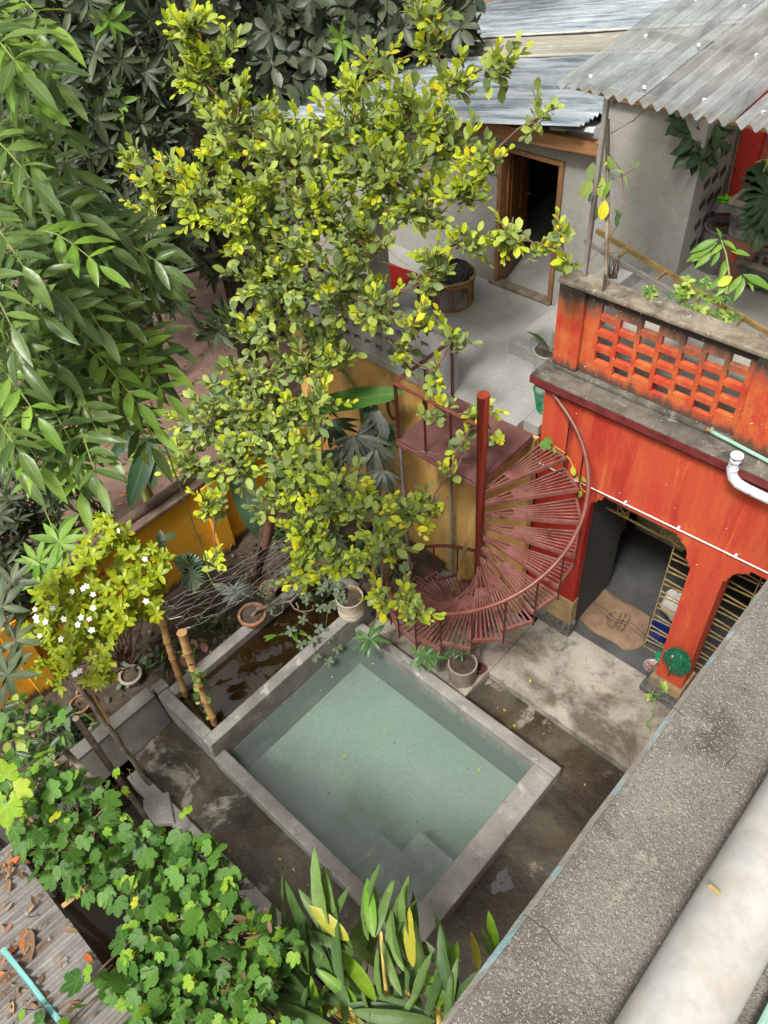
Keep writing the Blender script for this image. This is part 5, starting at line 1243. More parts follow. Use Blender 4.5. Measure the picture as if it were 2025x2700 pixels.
class Foliage:
    def __init__(self, seed): self.r = []; self.rr = random.Random(seed)
    def leaf(self, key, p, d, up, s, roll=0.0):
        d = Vector(d).normalized(); up = Vector(up)
        x = d.cross(up)
        if x.length < 1e-3: x, _ = perp(d)
        x.normalize(); z = x.cross(d)
        if roll:
            c, s_ = math.cos(roll), math.sin(roll); x, z = x * c + z * s_, z * c - x * s_
        self.r.append((key, np.array([[x.x, d.x, z.x, p[0]], [x.y, d.y, z.y, p[1]], [x.z, d.z, z.z, p[2]], [0, 0, 0, 1]]) @ np.diag([s, s, s, 1.0])))
    def rand(self, a, b): return self.rr.uniform(a, b)
    def vec(self, s=1.0): return Vector((self.rr.gauss(0, 1), self.rr.gauss(0, 1), self.rr.gauss(0, 1))) * s
    def pick(self, base, choices='AB'): return base + self.rr.choice(choices)
    def finish(self, parent, n_obj=300, name='leaf', rest='foliage'):
        sc = []
        for i, (k_, m) in enumerate(self.r):
            p = m[:3, 3]; q = proj(p); s = np.linalg.norm(m[:3, 1])
            vis = -60 < q[0] < 2085 and -60 < q[1] < 2760 and q[2] > 0
            sc.append((-(s / q[2]) if vis else 1.0, i))
        sc.sort(); objs = [i for v_, i in sc[:n_obj] if v_ < 0] if len(self.r) > n_obj else list(range(len(self.r)))
        so = set(objs)
        for i in objs:
            k_, m = self.r[i]; o = bpy.data.objects.new(name, leaf_mesh(k_)); COL.objects.link(o); set_parent(o, parent); o.matrix_basis = Matrix([list(r) for r in m])
        left = [i for i in range(len(self.r)) if i not in so]
        if left:
            mats = []; V = []; F = []; U = []; MI = []; base = 0
            by = {}
            for i in left: by.setdefault(self.r[i][0], []).append(self.r[i][1])
            for k_, ms in by.items():
                v, f, uv, m = LEAF[k_]
                if m not in mats: mats.append(m)
                A = np.stack(ms); hv = np.c_[v, np.ones(len(v))]
                W = np.einsum('nij,vj->nvi', A, hv)[:, :, :3]
                V.append(W.reshape(-1, 3))
                for j in range(len(ms)):
                    F += [tuple(base + j * len(v) + q for q in g_) for g_ in f]
                    for g_ in f: U += [uv[q] for q in g_]
                MI += [mats.index(m)] * (len(ms) * len(f)); base += len(ms) * len(v)
            me = bpy.data.meshes.new(rest); me.from_pydata(np.concatenate(V).tolist(), [], F)
            for m in mats: me.materials.append(m)
            me.polygons.foreach_set('material_index', MI); me.polygons.foreach_set('use_smooth', [True] * len(F))
            ul = me.uv_layers.new(name='UVMap'); ul.data.foreach_set('uv', np.array(U, dtype=np.float32).ravel()); me.update()
            o = bpy.data.objects.new(rest, me); COL.objects.link(o); set_parent(o, parent); o['kind'] = 'stuff'

UP = Vector((0, 0, 1)); CAMD0 = Vector((.6, -.55, .6))
def limb(mb, p, q, r0, r1, bend=.15, n=6, rr=rnd, seg=7):
    p = Vector(p); q = Vector(q); L_ = (q - p).length; off = Vector((rr.uniform(-1, 1), rr.uniform(-1, 1), rr.uniform(-.2, 1))) * bend * L_
    pts = [p.lerp(q, i / n) + off * math.sin(math.pi * i / n) * .6 + Vector((rr.uniform(-1, 1), rr.uniform(-1, 1), rr.uniform(-1, 1))) * L_ * .012 * (0 < i < n) for i in range(n + 1)]
    mb.tube(pts, [r0 + (r1 - r0) * i / n for i in range(n + 1)], seg); return pts

# ------------------------------------------------------------------ the lime green tree over the tank
def lime_tree():
    fo = Foliage(21); rr = fo.rr
    base = Wz(*N6(785, 735), .28)
    t = thing('lime_tree', 'leafy lime green tree with yellow young shoots spreading over the tank and stairs', 'tree', tuple(base))
    fork = Wd(745, 1180, 11.3); mid = Wd(722, 1330, 12.2)
    tr = MB(); tr.tube([base + Vector((0, 0, -.1)), base.lerp(mid, .5) + Vector((.05, .03, 0)), mid, mid.lerp(fork, .5) + Vector((-.05, .04, 0)), fork], [.10, .082, .075, .068, .06], 12); tr.build('trunk', M['bark'], t, smooth=True)
    hub1 = Wd(690, 900, 10.9); hub2 = Wd(860, 700, 10.4); hub3 = Wd(720, 520, 10.5); hub4 = Wd(850, 1250, 10.0); hub5 = Wd(600, 1100, 10.6)
    lb = MB(); limb(lb, fork, hub1, .055, .045); limb(lb, hub1, hub3, .042, .03); limb(lb, hub1, hub2, .04, .03); limb(lb, fork, hub4, .035, .025); limb(lb, fork, hub5, .035, .025)
    second = Wd(700, 960, 11.2); limb(lb, base.lerp(mid, .9), second, .05, .03, .05); limb(lb, second, hub3, .03, .02)
    lb.build('limb', M['bark'], t, smooth=True)
    hubs = [hub1, hub2, hub3, hub4, hub5]
    # (px, py, radius px, distance, twigs, share of young leaves)
    blobs = [(620, 330, 120, 10.4, 26, .4), (520, 200, 60, 10.5, 9, .6), (490, 70, 55, 10.4, 9, .9), (560, 150, 50, 10.5, 7, .6), (760, 420, 130, 10.0, 28, .3), (930, 330, 120, 10.0, 26, .45), (1080, 310, 100, 9.9, 20, .5), (1190, 370, 80, 9.8, 14, .6), (1010, 470, 120, 9.7, 26, .3),
             (850, 570, 130, 9.8, 24, .2), (690, 590, 120, 10.1, 24, .35), (570, 520, 110, 10.3, 22, .55), (430, 460, 70, 10.6, 11, .45), (400, 560, 50, 10.7, 6, .4), (1110, 540, 90, 9.5, 15, .35), (1230, 500, 60, 9.4, 9, .5), (1290, 430, 40, 9.4, 5, .7), (1240, 630, 50, 9.2, 5, .5), (600, 570, 45, 9.8, 6, 1.0), (820, 520, 40, 9.6, 5, .9),
             (760, 760, 120, 10.2, 22, .15), (900, 770, 100, 9.8, 18, .2), (680, 730, 80, 10.4, 14, .15), (690, 880, 70, 10.7, 12, .15), (845, 890, 60, 10.4, 10, .15), (800, 960, 60, 10.4, 10, .2), (880, 950, 45, 10.2, 6, .3), (1150, 690, 45, 9.3, 4, .4), (1130, 740, 35, 9.3, 3, .3), (1000, 810, 65, 9.4, 7, .5), (1090, 850, 50, 9.2, 5, .6), (1195, 890, 40, 9.1, 3, .35), (960, 640, 80, 9.6, 12, .2), (1050, 930, 40, 9.3, 3, .2), (1140, 980, 35, 9.2, 2, .3),
             (660, 1000, 90, 10.5, 15, .2), (560, 1110, 100, 10.4, 19, .3), (690, 1120, 110, 10.2, 22, .3), (820, 1070, 70, 10.2, 10, .35), (490, 1210, 60, 10.5, 8, .35), (620, 1210, 80, 10.2, 14, .4), (770, 1230, 100, 9.9, 20, .35), (890, 1290, 95, 9.6, 19, .4), (970, 1350, 70, 9.4, 11, .35), (830, 1400, 80, 9.6, 14, .6), (730, 1320, 60, 10.0, 8, .3), (560, 1330, 45, 10.3, 6, .5),
             (1010, 1430, 65, 9.3, 10, .35), (900, 1480, 60, 9.4, 9, .6), (800, 1500, 50, 9.5, 7, 1.0), (1080, 1360, 50, 9.2, 6, .3), (1135, 1340, 30, 9.1, 3, .5), (1010, 1570, 40, 9.2, 4, .6), (1070, 1580, 40, 9.1, 4, .6), (1110, 1625, 25, 9.0, 2, .7), (570, 1470, 22, 10.2, 2, .9),
             (1160, 1090, 40, 9.2, 2, .4), (1210, 1180, 35, 9.1, 2, .6), (1262, 1090, 32, 9.0, 3, .6), (1190, 1240, 20, 9.1, 1, .9), (1310, 1160, 12, 9.0, 1, 1.0),
             (1130, 130, 35, 10.0, 4, .6), (1140, 40, 45, 10.0, 5, .4), (1210, 220, 50, 9.9, 6, .6), (1310, 160, 45, 9.7, 5, .3), (1010, 170, 45, 10.1, 5, .4), (930, 230, 40, 10.1, 4, .6), (1420, 310, 35, 9.4, 3, .2), (1350, 620, 45, 8.9, 5, .7), (1420, 650, 28, 8.8, 2, .8), (1480, 605, 25, 8.6, 2, 1.0), (1495, 690, 25, 8.5, 2, 1.0), (330, 430, 30, 10.8, 3, .4), (370, 650, 30, 10.8, 2, .2)]
    tw = MB(); bl = MB(); nodes = list(hubs)
    blobs.sort(key=lambda q: min((Wd(q[0], q[1], q[3]) - h).length for h in hubs))
    for (px, py, rp, d, n, yng) in blobs:
        c = Wd(px, py, d); R_ = rp * d / F_PX
        h = min(nodes, key=lambda q: (q - c).length); limb(bl, h, c, .021 if h in hubs else .014, .009, .14, 6, rr, 6); nodes.append(c)
        for i in range(int(n * 1.9)):
            o = fo.vec(); o = o.normalized() * R_ * rr.random() ** .45; o.z *= .8
            dp = o.normalized() * .7 + Vector((0, 0, rr.uniform(.1, 1.0))) + Vector((rr.uniform(-.3, .6), rr.uniform(-.6, .3), 0)) + fo.vec(.25)
            dp.normalize(); p = c + o * .9 - dp * .2; ln = rr.uniform(.22, .5); q = p + dp * ln
            tw.tube([p - dp * .1 + (c - p) * .25, p.lerp(q, .5) + fo.vec(.008), q], [.0075, .006, .004], 4, cap=False)
            young = rr.random() < yng + .12
            nl = 5 + int(ln * 12); x, y = perp(dp); a0 = rr.uniform(0, 6.28)
            for j in range(nl):
                s = (j + .6) / nl; a = a0 + j * 2.4
                side = x * math.cos(a) + y * math.sin(a)
                fresh = young and s > .45
                kb = 'guava_new' if fresh else ('guava_old' if rr.random() < .5 - .25 * yng else 'guava')
                dd = (dp * (.55 + .9 * s * s) + side * (1.05 - .5 * s) + Vector((0, 0, .12))).normalized()
                fo.leaf(fo.pick(kb, 'ABC'), p.lerp(q, s), dd, UP + CAMD0 * .5 + dp * .3 + fo.vec(.35), (.06 + .125 * rr.random() ** .8) * (.62 if fresh and s > .85 else .85 if fresh else 1.0), rr.uniform(-.5, .5))
    o = tw.build('twigs', M['twig'], t); o['kind'] = 'stuff'
    o = bl.build('branches', M['bark'], t, smooth=True); o['kind'] = 'stuff'
    fo.finish(t, 300)
    # bare dead twigs
    dd = MB()
    for a, b in (((1010, 690), (1180, 760)), ((1130, 640), (1180, 700)), ((990, 620), (1110, 720)), ((870, 1185), (905, 1175)), ((870, 1300), (1020, 1240)), ((1090, 1190), (1160, 1200))):
        dd = MB(); limb(dd, Wd(*a, 9.3), Wd(*b, 9.2), .006, .003, .12, 5, rr, 4); dd.build('bare_twig', M['twig'], t)
lime_tree()

# ------------------------------------------------------------------ pinnate leaved tree, left foreground
def pinnate_tree():
    fo = Foliage(31); rr = fo.rr
    base = Vector((-7.7, -1.6, .2)); t = thing('pinnate_tree', 'tall tree with long glossy pinnate leaves drooping in from the left edge', 'tree', tuple(base))
    tp = Vector((-4.6, -.6, 8.6)); tr = MB(); tr.tube([base, base.lerp(tp, .4) + Vector((-.3, .1, 0)), base.lerp(tp, .75) + Vector((-.2, 0, 0)), tp], [.17, .14, .11, .07], 12); tr.build('trunk', M['bark_dark'], t, smooth=True)
    lb = MB(); rc = MB()
    fronds = []      # start px, end px, distance
    for s, e, d in [((-40, 60), (150, 215), 3.9), ((-60, 130), (60, 190), 3.7), ((-50, 10), (120, 60), 4.1), ((-60, 230), (90, 260), 3.9), ((20, 330), (170, 340), 4.2),
                    ((-60, 380), (80, 470), 4.0), ((-50, 480), (210, 560), 4.3), ((-30, 420), (200, 450), 4.4), ((40, 560), (290, 650), 4.3), ((120, 480), (300, 600), 4.5), ((-60, 560), (60, 700), 3.9), ((60, 640), (260, 700), 4.1), ((180, 600), (420, 640), 4.5), ((210, 640), (430, 700), 4.4), ((160, 560), (400, 720), 4.6),
                    ((-40, 640), (130, 760), 4.0), ((150, 700), (260, 860), 4.2), ((60, 720), (200, 830), 4.2), ((-40, 760), (110, 830), 3.9), ((200, 740), (330, 840), 4.5), ((270, 780), (410, 760), 4.6),
                    ((-60, 820), (60, 960), 3.8), ((20, 840), (150, 960), 4.2), ((120, 860), (300, 960), 4.4), ((230, 880), (430, 960), 4.6), ((250, 900), (440, 1040), 4.5), ((180, 900), (360, 1060), 4.3), ((300, 860), (440, 900), 4.7),
                    ((-20, 960), (100, 1100), 4.0), ((80, 980), (230, 1060), 4.2), ((170, 1000), (280, 1180), 4.1), ((60, 1000), (170, 1180), 4.2), ((250, 1010), (400, 1120), 4.4), ((-50, 1060), (50, 1190), 3.9), ((120, 1060), (230, 1240), 4.1), ((290, 1050), (400, 1180), 4.6), ((10, 1090), (110, 1230), 4.1), ((220, 1120), (260, 1270), 4.0), ((-60, 680), (30, 860), 3.8), ((100, 780), (220, 940), 4.5), ((0, 900), (180, 1000), 4.6), ((150, 640), (330, 760), 4.7), ((-20, 520), (140, 640), 4.6)]:
        fronds.append((s, e, d))
        j1, j2 = rr.uniform(-50, 50), rr.uniform(-45, 45); fronds.append(((s[0] + j1, s[1] + j2), (e[0] + j1 * .6 - 30, e[1] + j2), d + rr.uniform(.15, .5)))
    # off to the left, out of the frame, the crown goes on
    for i in range(26):
        fronds.append(((rr.uniform(-500, -120), rr.uniform(-200, 1100)), None, rr.uniform(3.8, 5.0)))
    hubs = [Wd(-120, 120, 4.3), Wd(-120, 480, 4.5), Wd(-60, 760, 4.6), Wd(-90, 1000, 4.5), Wd(120, 700, 4.8), Wd(150, 950, 4.8)]
    for h in hubs: limb(lb, tp if h.z > 8 else base.lerp(tp, .85), h, .045, .02, .12, 6, rr)
    lb.build('limb', M['bark_dark'], t, smooth=True)
    top2 = Vector((-4.4, .2, 11.6)); lb2 = MB(); limb(lb2, tp, top2, .07, .05, .05, 6, rr)
    for i in range(16):          # unseen canopy added above the frame to break the pool's sky reflection
        c = Vector((rr.uniform(-7.6, -4.9), rr.uniform(3.9, 7.9), rr.uniform(12.0, 13.4)))
        limb(lb2, top2, c, .03, .012, .1, 5, rr, 5); hubs.append(c)
        for j in range(9):
            o = fo.vec(.42); o.z *= .5; fronds.append((c + o, c + o + Vector((rr.uniform(-.6, .6), rr.uniform(-.6, .6), rr.uniform(-.3, .1))), 0))
    o = lb2.build('added_canopy_branches', M['bark_dark'], t, smooth=True); o['kind'] = 'stuff'
    for s, e, d in fronds:
        p = s if isinstance(s, Vector) else Wd(*s, d + .25)
        q = e if isinstance(e, Vector) else Wd(*e, d - .1) if e else p + Vector((rr.uniform(-.5, .5), rr.uniform(-.5, .5), rr.uniform(-.45, .1)))
        ax = q - p; ln = ax.length; ax.normalize(); sag = rr.uniform(.04, .10)
        pts = [p.lerp(q, u_) + Vector((0, 0, sag * math.sin(math.pi * u_) * 1.2)) for u_ in [i / 7 for i in range(8)]]
        rc.tube(pts, [.007 - .0007 * i for i in range(8)], 5, cap=False)
        h = min(hubs, key=lambda a: (a - p).length); rc.tube([h, h.lerp(p, .5) + Vector((0, 0, .06)), p], [.011, .009, .007], 5, cap=False)
        nrm = (CAMD0 * rr.uniform(.5, 1.0) + UP * rr.uniform(.3, .8) + fo.vec(.22)).normalized() if not isinstance(s, Vector) else UP.copy(); side = ax.cross(nrm); side.normalize(); nrm = side.cross(ax).normalized()
        np_ = max(4, min(7, int(ln / .075))); young = rr.random() < .28
        for j in range(np_):
            u_ = (j + .7) / (np_ + .3); b = p.lerp(q, u_) + Vector((0, 0, sag * math.sin(math.pi * u_) * 1.2))
            for sg in (-1, 1):
                dd = (ax * (.38 + .4 * u_) + side * sg * (1.0 - .2 * u_) - UP * rr.uniform(-.05, .22)).normalized()
                fo.leaf(fo.pick('pinn_new' if young and rr.random() < .8 else 'pinn', 'ABC'), b, dd + fo.vec(.1), nrm + UP * .25 + fo.vec(.22), rr.uniform(.145, .195) * (1.05 - .3 * abs(u_ - .5)), rr.uniform(-.35, .35))
        fo.leaf(fo.pick('pinn_new' if young else 'pinn'), q, (ax - UP * .4), nrm + UP * .4, rr.uniform(.18, .23))
    o = rc.build('leaf_stalks', M['stem_green'], t, smooth=True); o['kind'] = 'stuff'
    fo.finish(t, 300, 'leaflet')
pinnate_tree()

# ------------------------------------------------------------------ dusty trees behind
def whorl_tree(name, label, base, top, blobs, key, nleaf, size, trunk_r, seed, droop=.35, n_obj=120, bright=.03, bk='bark_dark'):
    """tree whose leaves sit in whorls at the twig ends; blobs: (centre, radius, whorls)"""
    fo = Foliage(seed); rr = fo.rr
    t = thing(name, label, 'tree', tuple(base), group='dusty trees behind the yard'); base = Vector(base); top = Vector(top)
    tr = MB(); tr.tube([base + Vector((0, 0, -.2)), base.lerp(top, .35) + fo.vec(.08), base.lerp(top, .7) + fo.vec(.1), top], [trunk_r, trunk_r * .85, trunk_r * .7, trunk_r * .4], 12); tr.build('trunk', M[bk], t, smooth=True)
    lb = MB(); tw = MB()
    for c, R_, n in blobs:
        c = Vector(c); s = min(1, max(.3, (c.z - base.z - R_) / max(.1, (top.z - base.z)))); limb(lb, base.lerp(top, s), c, trunk_r * .3, .02, .12, 6, rr)
        for i in range(n):
            o = fo.vec().normalized() * R_ * rr.random() ** .4; p = c + o
            d = (o.normalized() + Vector((.35, -.35, .35)) + fo.vec(.3)).normalized()
            tw.tube([p - d * .35 - o * .3, p], [.012, .006], 4, cap=False)
            x, y = perp(d); a0 = rr.uniform(0, 6.28); kk = key
            if rr.random() < bright: kk = 'fresh'
            for j in range(nleaf):
                a = a0 + 2 * math.pi * j / nleaf + rr.uniform(-.2, .2); sd = x * math.cos(a) + y * math.sin(a)
                dd = (sd + d * rr.uniform(.1, .8) - UP * droop * rr.uniform(.4, 1.3)).normalized()
                fo.leaf(fo.pick(kk), p - d * .04 * j / nleaf, dd, d + fo.vec(.2), size * rr.uniform(.75, 1.2), rr.uniform(-.3, .3))
    o = lb.build('limb', M[bk], t, smooth=True); o = tw.build('twigs', M[bk], t); o['kind'] = 'stuff'
    fo.finish(t, n_obj)
G = lambda px, py, d, r, n: (Wd(px, py, d), r, n)
whorl_tree('mango_tree', 'dark dusty mango tree behind the pinnate leaves, upper left', (-13.2, 6.3, .3), (-12.9, 6.6, 9.0),
           [G(200, 60, 14, 1.0, 34), G(330, 130, 14, .9, 30), G(190, 210, 13.5, .8, 28), G(280, 250, 13.5, .7, 26), G(330, 330, 13.2, .7, 24), G(240, 380, 13, .8, 28), G(370, 480, 13, .7, 26), G(280, 560, 12.8, .7, 26), G(390, 610, 12.8, .55, 20), G(440, 720, 12.6, .5, 16), G(330, 760, 12.6, .6, 16), G(150, 330, 13, .7, 20), G(100, 150, 14, .9, 24), G(430, 250, 13.6, .6, 18), G(420, 400, 13.3, .5, 14), G(590, 860, 12.4, .3, 8),
            ((-13.5, 6.5, 9.5), 1.7, 46), ((-12, 8, 10.5), 1.6, 42), ((-14.5, 5, 11), 1.8, 40)], 'mango', 9, .34, .2, 41)
whorl_tree('jackfruit_tree', 'broad dark grey leaved tree overhanging the left end of the tin roof', (-13.6, 10.2, .3), (-13.2, 10.8, 10.5),
           [G(640, 60, 16, 1.0, 34), G(750, 110, 16, .9, 34), G(860, 70, 16, 1.0, 36), G(960, 50, 16, .9, 34), G(1080, 60, 16, .8, 28), G(1180, 40, 16, .6, 18), G(760, 230, 15.6, .7, 24), G(860, 180, 15.6, .7, 24), G(690, 190, 15.8, .8, 24), G(940, 150, 15.6, .5, 16), G(790, 310, 15.3, .45, 12), G(1220, 80, 15.5, .3, 7), G(600, 10, 16, .9, 22),
            ((-12.6, 11.5, 9.6), 1.8, 50), ((-10.8, 12.8, 10.8), 1.9, 50), ((-13.5, 9.5, 11.5), 2.0, 50), ((-9.5, 11.5, 12.4), 1.5, 30)], 'jack', 7, .36, .3, 42, .25)
whorl_tree('background_tree', 'dark tree filling the gap between the mango and jackfruit trees', (-16.5, 10.5, .3), (-16.2, 10.8, 8.5),
           [G(480, 40, 19, 1.2, 40), G(560, 130, 19, 1.1, 36), G(500, 250, 18.5, 1.1, 36), G(600, 320, 18, .9, 26), G(530, 420, 18, .9, 28), G(650, 230, 18.5, .9, 24), G(640, 440, 17.5, .7, 18), G(480, 560, 17, .7, 20), G(560, 640, 17, .6, 12), ((-17, 10, 9), 2, 46), ((-15, 12.5, 10), 2, 40)], 'mango', 8, .42, .28, 43)
whorl_tree('background_tree', 'dark bushy tree beyond the mango tree at the upper left corner', (-19, 4.5, .3), (-18.7, 4.8, 8),
           [G(60, 40, 19, 1.4, 40), G(180, 30, 20, 1.4, 40), G(320, 40, 20, 1.3, 40), G(100, 200, 18.5, 1.2, 34), G(260, 180, 19, 1.1, 32), G(60, 380, 18, 1.1, 30), G(200, 420, 17.5, 1, 28), G(330, 450, 17.5, 1, 26), G(120, 560, 16.5, 1, 26), G(400, 330, 19, 1, 26), G(420, 60, 21, 1.3, 36), ((-19, 5, 9.5), 2.2, 50)], 'mango', 8, .44, .25, 44)
whorl_tree('background_tree', 'dim tree standing behind the tin roof beyond the jackfruit tree', (-17.5, 17, .3), (-17.2, 17, 9),
           [G(700, 20, 23, 1.5, 30), G(850, 10, 23, 1.5, 30), G(1000, 0, 23, 1.4, 30), G(620, 120, 22, 1.4, 30), G(760, 150, 22, 1.2, 26), G(900, 110, 21.5, 1.2, 24), ((-17, 16, 10), 2.5, 46), ((-14, 19, 10.5), 2.4, 46), ((-20, 13, 10), 2.5, 46)], 'jack', 7, .48, .3, 45)
whorl_tree('dark_scrub', 'dark scrub behind the ochre wall under the pinnate leaves at the left edge', (-11.2, 2.2, .3), (-11.1, 2.3, 1.6),
           [G(40, 1330, 13, .6, 22), G(130, 1340, 13, .55, 18), G(20, 1440, 12.6, .5, 18), G(90, 1420, 12.8, .5, 16), G(60, 1240, 13.4, .6, 20), G(10, 1530, 12.2, .4, 12), G(70, 1560, 12, .35, 10), G(230, 1330, 13.4, .3, 6), G(160, 1270, 13.6, .5, 12)], 'mango', 8, .26, .06, 46, .3, 60)
for lab, x, y, h in (('slim trunk of a tall tree crossing the top edge behind the lime tree', *Wd(455, 40, 15.5).xy, 12.5), ('dark mossy trunk under the jackfruit leaves, left of the tin roof', *Wd(620, 230, 16.5).xy, 12)):
    t = thing('tall_trunk_tree', lab, 'tree', (x, y, .3)); MB().tube([(x, y, 0), (x + .1, y, 4), (x, y + .1, 8), (x + .1, y, h)], [.3, .25, .2, .12], 12).build('trunk', M['bark_dark'], t, smooth=True)
    fo = Foliage(hash(lab) % 1000)
    for i in range(220):
        p = Vector((x, y, h)) + fo.vec(1.0); fo.leaf(fo.pick('mango'), p, fo.vec(), UP + fo.vec(.4), .4)
    fo.finish(t, 0)

# ------------------------------------------------------------------ yellow green flowering shrub
def shrub():
    fo = Foliage(51); rr = fo.rr; base = Vector((-8.05, 1.75, .3))
    t = thing('flowering_shrub', 'yellow green shrub with small white flowers in front of the ochre wall', 'shrub', tuple(base))
    sm = MB()
    blobs = [(280, 1380, 60, 12), (320, 1420, 50, 12), (250, 1430, 50, 9), (340, 1480, 50, 9), (240, 1490, 60, 14), (180, 1540, 60, 14), (230, 1600, 70, 22), (150, 1620, 60, 18), (300, 1600, 60, 18), (120, 1560, 40, 6), (200, 1680, 70, 22), (120, 1680, 50, 12), (290, 1660, 50, 13), (240, 1740, 60, 13), (170, 1760, 50, 9), (330, 1560, 50, 10), (390, 1520, 55, 12), (420, 1550, 35, 6), (360, 1610, 40, 7), (400, 1620, 25, 4), (110, 1740, 35, 4), (370, 1440, 35, 5), (280, 1770, 30, 4), (410, 1470, 30, 5)]
    stems = [base + Vector((rr.uniform(-.15, .15), rr.uniform(-.15, .15), 0)) for _ in range(6)]
    tops = []
    for (px, py, rp, n) in blobs:
        d = 10.9 + (py - 1600) * -.0008 + rr.uniform(-.1, .25); c = Wd(px, py, d); R_ = rp * d / F_PX
        limb(sm, rr.choice(stems), c, .014, .006, .1, 6, rr, 5)
        for i in range(n):
            o = fo.vec().normalized() * R_ * rr.random() ** .5; p = c + o; dp = (o.normalized() * .5 + Vector((.45, -.45, .9)) + fo.vec(.3)).normalized()
            x, y = perp(dp); nl = rr.randint(5, 7); a0 = rr.uniform(0, 6.28); s0 = rr.uniform(.10, .175)
            sm.tube([p - dp * .12, p], .004, 4, cap=False); tops.append((p, dp))
            for j in range(nl):
                a = a0 + 2.4 * j; sd = x * math.cos(a) + y * math.sin(a); dd = (sd + dp * rr.uniform(.2, .6)).normalized()
                fo.leaf(fo.pick('gard'), p, dd, dp + UP * .3, s0 * rr.uniform(.7, 1.1), rr.uniform(-.3, .3))
    o = sm.build('stems', M['twig'], t, smooth=True); o['kind'] = 'stuff'
    fo.finish(t, 300)
    fp = [(219, 1552), (228, 1546), (245, 1567), (190, 1560), (139, 1603), (168, 1632), (92, 1606), (95, 1628), (120, 1640), (104, 1676), (161, 1685), (214, 1628), (235, 1632), (205, 1647), (242, 1662), (245, 1603), (313, 1399), (382, 1474), (197, 1777), (208, 1770), (385, 1585), (97, 1637)]
    for (px, py) in fp:
        c = Wd(px, py, 10.65); f2 = Foliage(px); nr = Vector((.45, -.45, .8)) + f2.vec(.2); nr.normalize(); x, y = perp(nr)
        mb = MB(); s = rr.uniform(.035, .05)
        for k_ in range(5):
            a = 2 * math.pi * k_ / 5; u_ = x * math.cos(a) + y * math.sin(a); w = nr.cross(u_)
            mb.add([c, c + u_ * s * .5 + w * s * .38 + nr * .006, c + u_ * s + nr * .002, c + u_ * s * .5 - w * s * .38 + nr * .006], [(0, 3, 2, 1)])
        mb.tube([c - nr * .01, c + nr * .008], .006, 5); mb.build('flower', M['white_petal'], t)
    c = Wd(270, 1525, 11.2)
    f3 = Foliage(77)
    for i in range(14): f3.leaf(f3.pick('rust'), c + f3.vec(.06), f3.vec() - UP * .4, UP + f3.vec(.5), .17, f3.rand(-1, 1))
    f3.finish(t, 20, 'withered_leaf')
shrub()

